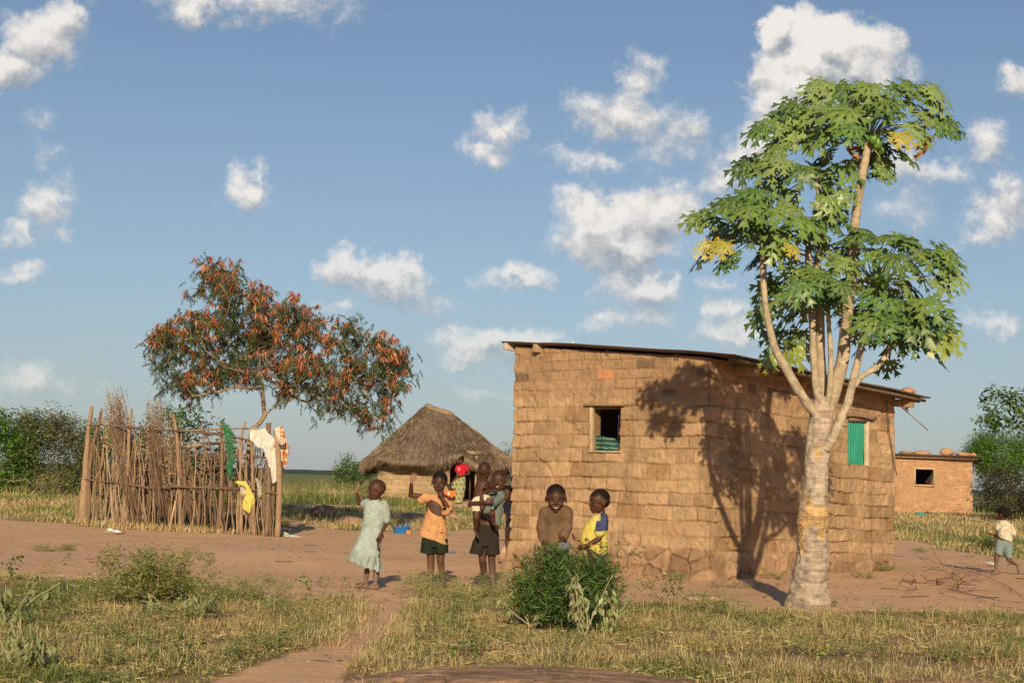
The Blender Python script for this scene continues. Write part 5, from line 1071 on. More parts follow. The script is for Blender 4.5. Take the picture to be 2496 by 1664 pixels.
def sandals():
    c = G(*QF(470, 1455)); t = MB().box(c + A3(0, .05, .02), .36, .14, .02, np.array(Matrix.Rotation(R(-14), 3, 'Z')), (.45, .32, .22)).build('plank', m_stick, bevel=.004); tag(t, 'weathered short plank lying in front of the stick fence', 'plank')
    for k, (x, y) in enumerate(((432, 1425), (492, 1440))):
        q = G(*QF(x, 1452 + k * 14)); q[2] += .03; a_ = R(-30); Rm = np.array(Matrix.Rotation(a_, 3, 'Z')); L = .19; V0, F0 = stone_mesh(1, 1, 3, 0, 0.0); V0 = nrm(V0); sole = V0 * A3(L / 2, .037, .012); up = V0 * A3(L / 2 * .95, .034, .05); up[:, 2] = np.where(up[:, 2] < 0, 0, up[:, 2] * (1 - .55 * ss(-.02, .09, up[:, 0]))); col = np.tile(A3(.74, .72, .68), (len(V0), 1)); col[(np.sin(up[:, 0] * 160) > .3) & (up[:, 2] > .02)] = A3(.2, .2, .2)
        s_ = thing('sneaker', ['left white sneaker lying on the plank before the fence', 'right white sneaker lying on the plank before the fence'][k], 'shoe', 'pair of white sneakers'); obj('sole', sole @ Rm.T + q + A3(0, 0, .012), F0, m_white, None, s_); obj('upper', up @ Rm.T + q + A3(0, 0, .018), F0, m_cloth, col, s_)
sandals()
def lump(name, label, px, py, r, col, s, cat, m=None, lift=.6, grp=None):
    c = G(px, py); V, Fc = stone_mesh(r, 1, 4, s, .55); tag(obj(name, V + c + A3(0, 0, r[2] * lift), Fc, m or m_cloth, A3(*col) * (.75 + .5 * vn(V[:, 0] * 40, V[:, 2] * 40, 3))[:, None]), label, cat, grp)
lump('plastic_bag', 'crumpled pale green plastic bag at the right foot of the fence', *QF(1965, 1480), (.10, .07, .07), (.38, .48, .36), 3, 'bag', lift=.5)
lump('plastic_bag', 'flattened grey white plastic bag on the earth right of the fence', *QF(2050, 1492), (.17, .06, .035), (.46, .46, .40), 4, 'bag', lift=.5)
lump('blue_rag', 'bright blue scrap on the earth right of the boy in the orange shirt', 1100, 1347, (.075, .05, .02), (.05, .22, .55), 5, 'scrap')
def pot(px, py, Y, r, h, m, label, name='cooking_pot'):
    q = P(px, py, Y); g = float(H(q[0], Y)); prof = [(0, 0), (.8, 0), (.95, .15), (1, .6), (.97, .95), (1.06, 1), (1.0, 1.0), (.93, .95), (.9, .2), (0, .1)]; n = 40; th = np.arange(n) / n * 6.2832
    V = np.array([[rr * r * math.cos(a_), rr * r * math.sin(a_), zz * h] for rr, zz in prof for a_ in th]) + A3(q[0], Y, g); i = np.arange(len(prof) - 1)[:, None] * n; j = np.arange(n)[None]; Fq = np.stack([i + j, i + (j + 1) % n, i + n + (j + 1) % n, i + n + j], -1).reshape(-1, 4)
    return tag(obj(name, V, Fq, m), label, 'pot')
pot(*QF(1000, 1450), FP(1000, 1450)[1] + .5, .17, .27, mat('sooty grey enamel', (.10, .105, .115), rough=.5, var=.3), 'dark grey pot standing inside the pen behind the front sticks')
pot(*QF(1535, 1470), FP(1535, 1470)[1] + .6, .2, .35, mat('black soot', (.02, .018, .016), rough=.8), 'black sooty drum inside the pen near its right end', 'drum')
tag(MB().tube([FP(955, 1462, -.12), FP(1012, 1165, -.05)], [.014, .016], 6, (.62, .42, .22)).build('peeled_stick', m_stick), 'pale freshly peeled stick leaning on the front of the fence', 'stick')
# fenced yard props: basin with dishes
def basin(px, py, r, h, m, label, dishes=True, name='basin'):
    q = G(px, py); prof = [(0, 0), (.78, 0), (.84, .08), (.98, .9), (1.08, .97), (1.09, 1.03), (1.0, 1.0), (.95, .88), (.80, .1), (0, .06)]; n = 56; th = np.arange(n) / n * 6.2832
    V = np.array([[rr * r * math.cos(a_), rr * r * math.sin(a_), zz * h] for rr, zz in prof for a_ in th]) + q; i = np.arange(len(prof) - 1)[:, None] * n; j = np.arange(n)[None]; Fq = np.stack([i + j, i + (j + 1) % n, i + n + (j + 1) % n, i + n + j], -1).reshape(-1, 4)
    tag(obj(name, V, Fq, m), label, 'basin'); return q
q = basin(978, 1299, .195, .135, m_blue, 'round bright blue plastic basin full of dishes on the earth')
def dish(c, r, tilt, m, label, name='pot_lid', dome=.45):
    V0, F0 = stone_mesh(1, 1, 3, 0, 0.0); V = nrm(V0) * A3(r, r, r * dome); V[:, 2] = np.where(V[:, 2] < 0, V[:, 2] * .12, V[:, 2]); Rm = np.array(Matrix.Rotation(tilt[0], 3, 'Y') @ Matrix.Rotation(tilt[1], 3, 'X')); tag(obj(name, V @ Rm.T + c, F0, m), label, 'dish')
dish(q + A3(.115, .02, .185), .10, (1.0, .2), m_metal, 'round aluminium pan standing on edge in the blue basin', 'pan', .35)
dish(q + A3(-.03, .0, .155), .085, (.25, .1), m_metal, 'upturned aluminium pot lying in the middle of the blue basin', 'cooking_pot', .5)
dish(q + A3(-.11, -.02, .14), .06, (.1, .2), mat('red enamel', (.42, .03, .05), rough=.4), 'small red bowl at the left of the blue basin', 'bowl', .4)
cc = G(996, 1301); tag(MB().box(cc + A3(0, -.12, .045), .10, .08, .09, np.array(Matrix.Rotation(.5, 3, 'Z')), (.55, .24, .11)).build('orange_brick', m_rock, bevel=.012), 'broken orange brick leaning against the blue basin', 'brick')
basin(2244, 1258, .16, .12, m_teal, 'teal plastic basin on the grass by the far brick house')
lump('dark_bundle', 'small dark round lump beside the teal basin', 2258, 1256, (.09, .09, .09), (.05, .03, .03), 7, 'bundle')
for k, (x, y, l) in enumerate(((2412, 1373, 'left white flip flop on the earth beside the running boy'), (2420, 1376, 'right white flip flop on the earth beside the running boy'))):
    c = G(x, y); V0, F0 = stone_mesh(1, 1, 3, 0, 0.0); V = nrm(V0) * A3(.10, .04, .014) @ np.array(Matrix.Rotation(R(20 + 25 * k), 3, 'Z')).T; s_ = thing('flip_flop', l, 'flip flop', 'pair of white flip flops'); obj('sole', V + c + A3(0, 0, .016), F0, m_white, None, s_)
    obj('strap', *tube([c + A3(-.03, -.03, .02), c + A3(.02, 0, .05), c + A3(-.02, .035, .02)], .006, 5)[:1], [tube([c, c + 1, c + 2], 1, 5)[1]], m_white, None, s_)
# ------------------------------------------------------------------ cut branches on the right
def brushpile():
    t = thing('dead_branches', 'heap of cut bare branches with fine twigs on the earth at the lower right', 'branch'); att = []
    for k in range(70):
        p = G(rng.uniform(2190, 2420), rng.uniform(1395, 1450)); att.append(p + A3(0, 0, abs(rng.normal(0, .07))))
    c = G(2295, 1425); N_, p_, rad, _ = grow(att, [c + A3(0, 0, .04), c + A3(.05, 0, .08)], [-1, 0], .1, .02, 2.1, .0035, 0)
    branches_mb(N_, p_, rad, A3(.24, .14, .10), 5).build('twigs', m_bark3, t)
    mb = MB(); Yc = c[1]
    for pts, w in (([(2262,1290),(2275,1340),(2300,1378),(2345,1440),(2340,1460)], .008), ([(2300,1378),(2325,1330),(2332,1310)], .006), ([(2305,1400),(2330,1370),(2375,1352)], .006), ([(2180,1390),(2250,1400),(2310,1430)], .006), ([(2300,1430),(2260,1375),(2228,1350)], .005)):
        mb.tube(crv([P(x, y, Yc + .1 * i) for i, (x, y) in enumerate(pts)], 5, .006), w, 5, A3(.30, .18, .12))
    mb.build('branch', m_bark3, t)
brushpile()
for k, (pts, w, l, col) in enumerate([([(2245,1362),(2330,1388),(2400,1410),(2460,1435),(2530,1480)], .006, 'long pale dry stem lying behind the cut branches', (.58, .42, .30)), ([(2345,1390),(2430,1420),(2500,1460)], .005, 'thin pale stem crossing the right edge above the grass', (.58, .42, .30)), ([(2290,1452),(2380,1467),(2460,1485),(2560,1508)], .008, 'thick pale stem lying lowest at the right edge of the photo', (.62, .45, .32)), ([(2310,1440),(2400,1462),(2510,1478)], .006, 'dark stem lying on the earth above the lowest pale stem', (.18, .11, .09)), ([(2475,1415),(2520,1422)], .007, 'short dark stick at the right edge below the running boy', (.2, .12, .09))]):
    c = crv([G(x, y) + A3(0, 0, .02 + .02 * rng.random()) for x, y in pts], 6, .006); tag(MB().tube(c, np.linspace(w, w * .5, len(c)), 5, col).build('dry_stem', m_stick), l, 'stem', 'dry stems on the right')
for k in range(26):
    px, py = (rng.uniform(2120, 2480), rng.uniform(1330, 1480)) if k < 17 else (rng.uniform(150, 750), rng.uniform(1318, 1380)); c = G(px, py) + A3(0, 0, .008); a_ = rng.uniform(-.5, .5); L = rng.uniform(.08, .3)
    tag(MB().tube([c, c + A3(math.cos(a_), math.sin(a_), .02) * L * .5 + rng.normal(0, .01, 3) * A3(1, 1, 0), c + A3(math.cos(a_), math.sin(a_), 0) * L], .005, 4, A3(.16, .10, .07)).build('twig', m_stick), 'thin dark twig lying on the bare earth', 'twig', 'loose twigs on the earth')
dry('dead_branches', 'brown dead twigs piled on the stones between the orange and the carrying boy', 1128, 1283, .22, .32, 60, None, (.26, .17, .11), .0045)

# ------------------------------------------------------------------ plants in front
def narrow(px, py): return G(px, py)
b = G(1385, 1535)
att = blobatt(1380, 1458, b[1], .45, .36, .30, 250, .4, .15, .05) + blobatt(1370, 1480, b[1], .33, .3, .26, 110, .3, .1, .03) + blobatt(1325, 1395, b[1], .20, .2, .16, 50, .4, .3) + blobatt(1425, 1405, b[1] + .05, .18, .2, .14, 46, .4, .15) + blobatt(1350, 1372, b[1], .10, .12, .10, 14, .4, .1) + blobatt(1290, 1430, b[1], .14, .14, .12, 24) + blobatt(1465, 1420, b[1], .16, .14, .17, 34, .3, .1)
shrub('leafy_bush', 'dense green bush with narrow leaves in front of the two boys', 'bush', b, att, .085, [(.05, .11, .02), (.08, .16, .028), (.14, .23, .045), (.04, .08, .018), (.10, .12, .04)], .12, .5, 19, .055, None, (.2, .16, .1), .0025, .1)
b = G(1480, 1520); shrub('thin_shrub', 'thin twiggy shrub with sparse yellowing leaves right of the dense green bush', 'shrub', b, [b + A3(rng.normal(.02, .13), rng.normal(0, .12), rng.uniform(.15, .72)) for _ in range(45)], .04, [(.14, .17, .05), (.3, .25, .06), (.08, .12, .03)], .4, -.4, 5, .03, None, (.3, .22, .15), .0025, .1)
b = G(375, 1478); shrub('twiggy_bush', 'low twiggy yellow green bush on the left grass edge', 'bush', b, [b + A3(rng.normal(-.02, .25), rng.normal(0, .17), rng.uniform(.06, .50) * (1 - .3 * abs(rng.normal(0, .5)))) for _ in range(260)], .042, [(.16, .21, .04), (.22, .26, .05), (.10, .15, .03), (.30, .22, .08)], .26, .2, 24, .035, None, (.34, .24, .14), .0025, .08)
def wilted(px, py, h, w, n, label, sz=.068, cols=((.28, .29, .13), (.20, .23, .09), (.36, .34, .17)), up=0, grp='drooping broad leaved plants in the grass'):
    b = G(px, py); t = thing('wilted_plant', label, 'plant', grp); mb = MB(); lc, ld, lk, ll = [], [], [], []
    for k in range(n):
        e_ = b + A3(rng.normal(0, w), rng.normal(0, w * .7), h * rng.uniform(.45, 1)); c = crv([b, (b + e_) / 2 + rng.normal(0, .02, 3), e_], 5, .004); mb.tube(c, np.linspace(.006, .003, len(c)), 5, (.40, .34, .2))
        for j in range(13):
            p = c[rng.integers(len(c) // 2, len(c))] + rng.normal(0, .012, 3); d = nrm(A3(rng.normal(0, 1), rng.normal(0, 1), 0)) * .6 + A3(0, 0, -1 + up); lc.append(p + nrm(d) * .02); ld.append(d); lk.append(A3(*cols[rng.integers(len(cols))]) * rng.uniform(.7, 1.2)); ll.append(sz * rng.uniform(.6, 1.2))
    mb.build('stems', m_bark3, t); lc, ld, lk, ll = map(np.array, (lc, ld, lk, ll)); V, Fc = leaves(lc, ld, rdir(len(lc)), ll, ll * .5, .22); obj('foliage', V, Fc, m_leaf, np.repeat(lk, 4, 0), t, smooth=False)
wilted(1300, 1535, .36, .12, 9, 'grey green wilting plant at the left front of the dense bush')
wilted(1420, 1560, .52, .11, 11, 'tallest grey green wilting plant in front of the dense bush')
wilted(1480, 1555, .38, .10, 8, 'yellow green wilting plant at the right front of the dense bush', .075, ((.26, .31, .11), (.36, .37, .15)))
wilted(15, 1530, .36, .16, 12, 'large leaved wilting plant at the left edge of the photo', .085, ((.17,.21,.08),(.24,.27,.11)))
wilted(470, 1500, .20, .20, 14, 'low spreading wilted plant right of the twiggy yellow green bush', .09, ((.22, .25, .10), (.30, .30, .14)))
wilted(60, 1640, .3, .15, 10, 'pale leafy plant in the bottom left corner', .06, ((.22,.25,.10),(.30,.31,.14)))
def seedling(px, py, h, n, label, sz, cols, w=.05, dr=-.2): 
    b = G(px, py); shrub('seedling', label, 'plant', b, [b + A3(rng.normal(0, w), rng.normal(0, w), h * rng.uniform(.4, 1)) for _ in range(n)], sz, cols, .55, dr, 3, .02, None, (.25, .2, .1), .002, .06)
DK = [(.04, .10, .02), (.07, .15, .03)]; YY = [(.20, .26, .04), (.30, .30, .06)]
seedling(425, 1625, .16, 5, 'dark glossy seedling in the left foreground grass', .06, DK); seedling(455, 1622, .12, 4, 'dark drooping seedling just right of the glossy one', .06, DK)
seedling(1145, 1605, .12, 4, 'small dark seedling left of the broad rock', .05, DK); seedling(1175, 1635, .12, 5, 'yellowish seedling nearer the broad rock', .04, YY)
seedling(735, 1455, .2, 8, 'upright green seedling at the far edge of the left grass', .05, DK + YY); seedling(845, 1450, .22, 9, 'yellow green seedling near the path opening', .035, YY); seedling(790, 1452, .18, 10, 'scrubby weed between two seedlings on the left grass edge', .035, DK + YY)
seedling(1615, 1490, .36, 14, 'tall thin weed stem in front of the house foundation', .04, DK + YY, .07); seedling(1655, 1492, .33, 14, 'thin weed with yellow leaves right of the tall weed stem', .045, YY + DK, .07); seedling(1560, 1492, .28, 12, 'thin weed nearest the narrow leaved bush', .04, DK + YY, .07); seedling(1730, 1500, .2, 10, 'small weed beside the flat stone slab', .04, YY + DK, .06)
seedling(2020, 1640, .16, 6, 'lone small plant in the right foreground', .05, YY); seedling(1715, 1600, .12, 5, 'pale yellow green seedling in the middle foreground', .045, YY); seedling(18, 1420, .25, 9, 'leafy seedling at the left edge by the bare earth', .06, DK); seedling(2035, 1478, .07, 4, 'tiny green sprout right of the papaya foot', .03, DK)
for k in range(26):
    px = rng.uniform(1000, 1270) if k < 14 else (rng.uniform(1700, 1850) if k < 20 else rng.uniform(560, 700)); py = (1440 if px < 1300 else 1500) + rng.uniform(-8, 26) if px > 900 else 1455 + rng.uniform(0, 20); b = G(px, py)
    shrub('feathery_weed', 'feathery yellow green weed on the far edge of the grass', 'weed', b, [b + A3(rng.normal(0, .10), rng.normal(0, .07), rng.uniform(.04, .22)) for _ in range(26)], .026, [(.18, .24, .05), (.28, .30, .07), (.12, .17, .04)], .26, .2, 9, .025, 'feathery weeds along the grass edge', (.3, .25, .12), .0015, .06)
for k in range(44):
    px, py = (rng.uniform(20, 760), rng.uniform(1450, 1650)) if k < 28 else (rng.uniform(1000, 2450), rng.uniform(1470, 1640)); b = G(px, py); big_ = rng.uniform(.6, 1.5)
    if not gmask(A3(b[0]), A3(b[1]))[0][0]: continue
    shrub('leafy_weed', 'leafy green weed tuft standing in the foreground grass', 'weed', b, [b + A3(rng.normal(0, .09 * big_), rng.normal(0, .07), rng.uniform(.03, .13) * big_) for _ in range(24)], .03, [(.15, .20, .05), (.10, .15, .04), (.24, .25, .08)], .3, .3, 10, .025, 'leafy weed tufts in the foreground grass', (.3, .25, .12), .0015, .06)
for (px, py, w, l) in ((115, 1343, .2, 'small low green weed patch on the bare earth at the left'), (165, 1340, .12, 'sparse grey green weed right of the small low patch'), (1640, 1412, .14, 'small green weed at the foot of the foundation left of the tree shadow'), (1715, 1405, .12, 'green weed in the tree shadow by the foundation'), (1805, 1432, .3, 'green weed mat on the earth just left of the papaya foot'), (1890, 1410, .25, 'low green weeds by the wall left of the papaya trunk'), (2160, 1392, .2, 'grassy weed at the right corner of the house'), (2100, 1408, .15, 'small weed patch on the earth right of the papaya trunk'), (2240, 1345, .12, 'small weed on the earth near the far grass')):
    b = G(px, py); shrub('low_weed', l, 'weed', b, [b + A3(rng.normal(0, w * .6), rng.normal(0, .12), rng.uniform(.01, .07)) for _ in range(40)], .03, [(.10, .16, .04), (.16, .2, .06)], .35, .3, 6, .02, None, (.25, .2, .1), .0015, .08)
# ------------------------------------------------------------------ people
def p_cap(p0, r0, p1, r1, n=14):
    p0, p1 = A3(*p0), A3(*p1); d = p1 - p0; L = np.linalg.norm(d); d = d / (L + 1e-9); up = A3(.1, .2, 1.) if abs(d[2]) < .9 else A3(1., .1, 0); X = nrm(np.cross(d, up)); Y = np.cross(d, X)
    rows = [(p0 - d * r0 * math.sin(a), max(.0005, r0 * math.cos(a))) for a in np.linspace(1.5, 0, 5)] + [(p1 + d * r1 * math.sin(a), max(.0005, r1 * math.cos(a))) for a in np.linspace(0, 1.5, 5)]
    return p_loft([(c, X * r, Y * r) for c, r in rows], n)
def p_loft(rows, n=30, pl=None):
    th = np.arange(n) / n * 2 * math.pi; V = []
    for i, (c, X, Y) in enumerate(rows):
        m = 1 + (pl[i] * np.cos(13 * th + .8 * np.sin(2 * th)) if pl is not None else 0 * th); V.append(c + X * (np.cos(th) * m)[:, None] + Y * (np.sin(th) * m)[:, None])
    K = len(rows); V = np.concatenate(V + [np.array([rows[0][0], rows[-1][0]])]); i = np.arange(K - 1)[:, None] * n; j = np.arange(n)[None]; j2 = (j + 1) % n
    Fq = np.stack([i + j, i + j2, i + n + j2, i + n + j], -1).reshape(-1, 4); j = np.arange(n); j2 = (j + 1) % n; t0, t1 = K * n, K * n + 1
    return V, Fq, np.concatenate([np.stack([j2, j, j * 0 + t0], -1), np.stack([(K - 1) * n + j, (K - 1) * n + j2, j * 0 + t1], -1)])
def p_ell(c, ax, n=20, m=14):
    ax = np.array(ax); rows = [(A3(*c) + ax[2] * math.sin(a), ax[0] * max(.003, math.cos(a)), ax[1] * max(.003, math.cos(a))) for a in np.linspace(-1.56, 1.56, m)]
    return p_loft(rows, n)
def remesh(prims, voxel, smooth=3):
    mb = MB()
    for V, Fq, Ft in prims: mb.add(V, [Fq, Ft])
    V, Fs, C = mb.get(); me = mesh_from('tmp', V, Fs, None, None); o = bpy.data.objects.new('tmp', me); S.collection.objects.link(o)
    r = o.modifiers.new('r', 'REMESH'); r.mode = 'VOXEL'; r.voxel_size = voxel; r.adaptivity = 0
    if smooth: s = o.modifiers.new('s', 'SMOOTH'); s.factor = .5; s.iterations = smooth
    dg = bpy.context.evaluated_depsgraph_get(); dg.update(); ev = o.evaluated_get(dg); m2 = bpy.data.meshes.new_from_object(ev)
    n = len(m2.vertices); V = np.zeros(n * 3, np.float32); m2.vertices.foreach_get('co', V); V = V.reshape(-1, 3).astype(float); Nn = np.zeros(n * 3, np.float32); m2.vertex_normals.foreach_get('vector', Nn)
    L = np.zeros(len(m2.loops), np.int32); m2.loops.foreach_get('vertex_index', L); Fq = L.reshape(-1, 4); Nn = Nn.reshape(-1, 3).astype(float)
    bpy.data.objects.remove(o); bpy.data.meshes.remove(me); bpy.data.meshes.remove(m2)
    return V, Fq, Nn
class Head:
    def __init__(s, c, f, u, k=1.0, smile=0, shaved=0, hair=True, mouth=1, hg=1.0):
        s.hg = hg
        s.c = A3(*c); s.f = nrm(A3(*f)); u = A3(*u); s.u = nrm(u - s.f * (u @ s.f)); s.s = np.cross(s.f, s.u); s.k = k * 1.05; s.smile = smile; s.shaved = shaved; s.hair = hair; s.mouth = mouth
    def pt(s, a, b, c): return s.c + (s.s * a + s.f * b + s.u * c) * s.k
    def el(s, a, b, c, ra, rb, rc): return p_ell(s.pt(a, b, c), [s.s * ra * s.k, s.f * rb * s.k, s.u * rc * s.k])
    def cp(s, a, b, ra, rb): return p_cap(s.pt(*a), ra * s.k, s.pt(*b), rb * s.k)
    def prims(s):
        sm = s.smile; mw = .021 + .006 * sm
        q = [s.el(0, -.006, .022, .079, .093, .086), s.el(0, .012, -.035, .063, .066, .062), s.el(0, .03, -.058, .049, .046, .044), s.el(0, .058, -.088, .020, .018, .017), s.el(0, .055, .012, .060, .026, .030),
             s.cp((0, .082, .004), (0, .094, -.022), .008, .0105), s.el(-.011, .088, -.027, .0085, .008, .007), s.el(.011, .088, -.027, .0085, .008, .007),
             s.cp((-mw, .072, -.058 + .004 * sm), (0, .084, -.056), .0065, .0085), s.cp((mw, .072, -.058 + .004 * sm), (0, .084, -.056), .0065, .0085), s.cp((-mw * .9, .071, -.067), (0, .081, -.070), .006, .009), s.cp((mw * .9, .071, -.067), (0, .081, -.070), .006, .009)]
        for g in (-1, 1):
            q += [s.el(g * .036, .052, -.034, .024, .024, .022), s.el(g * .081, -.006, -.012, .009, .017, .026), s.el(g * .083, -.012, -.002, .006, .012, .018), s.el(g * .030, .066, .0, .014, .012, .010), s.cp((g * .014, .080, .017), (g * .044, .068, .015), .008, .007)]
        return q
    def paint(s, V, C, vox):
        r = (V - s.c) / s.k; a, b, c = r @ s.s, r @ s.f, r @ s.u; fr = (b > .045) & (np.abs(a) < .062) & (np.abs(c) < .1); aa = np.abs(a)
        inh = (np.abs(a) < .1) & (np.abs(b) < .12) & (c > -.12) & (c < .13)
        top = inh & (c > .034 + .30 * np.clip(b - .03, 0, 1) - .35 * np.clip(-b, 0, .08)); C[top] = C[top] * (1 - .45 * s.shaved) * (1 if not s.hair else .3)
        sock = fr & (((aa - .031) / .024) ** 2 + ((c - .001) / .014) ** 2 < 1); C[sock] *= .72
        sq = .0048 if s.smile else .0058
        eye = fr & (((aa - .031) / .0155) ** 2 + ((c + .002) / sq) ** 2 < 1); C[eye] = (.25, .18, .14); ir = fr & ((aa - .031) ** 2 + (c + .002) ** 2 < .0062 ** 2) & (np.abs(c + .002) < sq); C[ir] = (.008, .006, .005)
        br = fr & (((aa - .033) / .020) ** 2 + ((c - .0215) / .0042) ** 2 < 1); C[br] *= .35
        cm = c + .062 + s.smile * (-.0 + 6 * -a * a * 1.6)
        lip = fr & ((a / (.027 + .006 * s.smile)) ** 2 + (cm / .0135) ** 2 < 1); C[lip] = C[lip] * A3(1.35, 1.15, 1.2)
        if s.smile:
            te = fr & ((a / .020) ** 2 + (cm / .0048) ** 2 < 1); C[te] = (.50, .44, .38); ln = fr & (np.abs(a) < .029) & (np.abs(cm + .0075) < .0016); C[ln] *= .35
        else:
            ln = fr & (np.abs(a) < .024) & (np.abs(cm) < .0026); C[ln] *= .3
            if s.mouth == 2: te = fr & ((a / .015) ** 2 + (cm / .0034) ** 2 < 1); C[te] = (.6, .55, .48)
        no = fr & (((aa - .0075) / .0035) ** 2 + ((c + .0325) / .0025) ** 2 < 1); C[no] *= .3
        return C
    def hairmesh(s, grow_=1.0):
        g = .006 * grow_ - .002; V, Fq, Nn = remesh([s.el(0, -.014, .033, .0795 + g, .0895 + g, .081 + g), s.el(0, -.035, -.005, .070 + g, .066 + g, .055), s.cp((-.061, .016, .014), (-.069, .010, -.006), .012, .007), s.cp((.061, .016, .014), (.069, .010, -.006), .012, .007)], .006 * s.k, 2)
        V = V + Nn * (.0022 * (rng.random(len(V)) - .5) + .0018 * fbm(V[:, 0] * 70, V[:, 2] * 70 + V[:, 1] * 50, 3, 2))[:, None]; return V, Fq
def hand(w, d, n, t, k=1.0, curl=.25, spread=.12, thumb=1, grip=0.0):
    """wrist, finger direction, palm normal (the side the fingers close to), thumb side"""
    d = nrm(A3(*d)); n = A3(*n); n = nrm(n - d * (n @ d)); t = nrm(np.cross(d, n)) * t; w = A3(*w); q = []; tips = []
    q.append(p_ell(w + d * .034 * k, [t * .028 * k, n * .012 * k, d * .040 * k])); q.append(p_cap(w - d * .01 * k, .0145 * k, w + d * .02 * k, .015 * k))
    for i, (o, L) in enumerate(((.0225, .040), (.0078, .047), (-.0072, .044), (-.0210, .035))):
        b = w + d * (.062 - .004 * abs(i - 1.2)) * k + t * o * k; dd = nrm(d + t * (o / .0225) * spread * 1.6); c1 = curl * (1 + .15 * i) + grip; p0 = b - dd * .02 * k; r = .0064 * k
        d1 = nrm(dd * math.cos(c1) + n * math.sin(c1)); d2 = nrm(dd * math.cos(c1 * 2.1) + n * math.sin(c1 * 2.1)); d3 = nrm(dd * math.cos(c1 * 2.9) + n * math.sin(c1 * 2.9)); p1 = b + d1 * L * .45 * k; p2 = p1 + d2 * L * .33 * k; p3 = p2 + d3 * L * .25 * k
        q += [p_cap(p0, r * 1.1, b, r * 1.12, 10), p_cap(b, r * 1.1, p1, r, 10), p_cap(p1, r, p2, r * .93, 10), p_cap(p2, r * .93, p3, r * .8, 10)]
    tb = w + d * .018 * k + t * .022 * k; td = nrm(t * .75 * (1 - .5 * min(1, grip)) + d * .75 + n * (.25 + grip * .8)); q += [p_cap(w + d * .008 * k + t * .008 * k, .011 * k, tb, .0095 * k, 10), p_cap(tb, .0088 * k, tb + td * .022 * k, .0078 * k, 10), p_cap(tb + td * .022 * k, .0076 * k, tb + nrm(td + d * .4) * .042 * k, .0062 * k, 10)]
    return q, (w + d * .05 * k, n, .075 * k)
def foot(an, toe, k=1.0):
    an, toe = A3(*an), A3(*toe); h = nrm((toe - an) * A3(1, 1, 0)); g = toe[2] - .012 * k; heel = A3(an[0], an[1], g + .022 * k) - h * .022 * k; ball = A3(toe[0], toe[1], g + .014 * k) - h * .035 * k; s_ = np.cross(h, A3(0, 0, 1)); q = [p_cap(an, .021 * k, heel, .022 * k), p_cap(heel, .021 * k, ball, .019 * k), p_cap(an + h * .01 * k, .020 * k, ball - s_ * 0 + A3(0, 0, .004), .016 * k), p_ell(ball, [h * .03 * k, s_ * .032 * k, A3(0, 0, .014 * k)])]
    for i, o in enumerate((-.024, -.012, 0, .012, .024)): q.append(p_cap(ball + s_ * o * k, .008 * k, ball + s_ * o * 1.05 * k + h * (.036 - .004 * abs(i - 1)) * k - A3(0, 0, .005 * k), .0065 * k, 10))
    return q
SK = A3(.084, .032, .018)
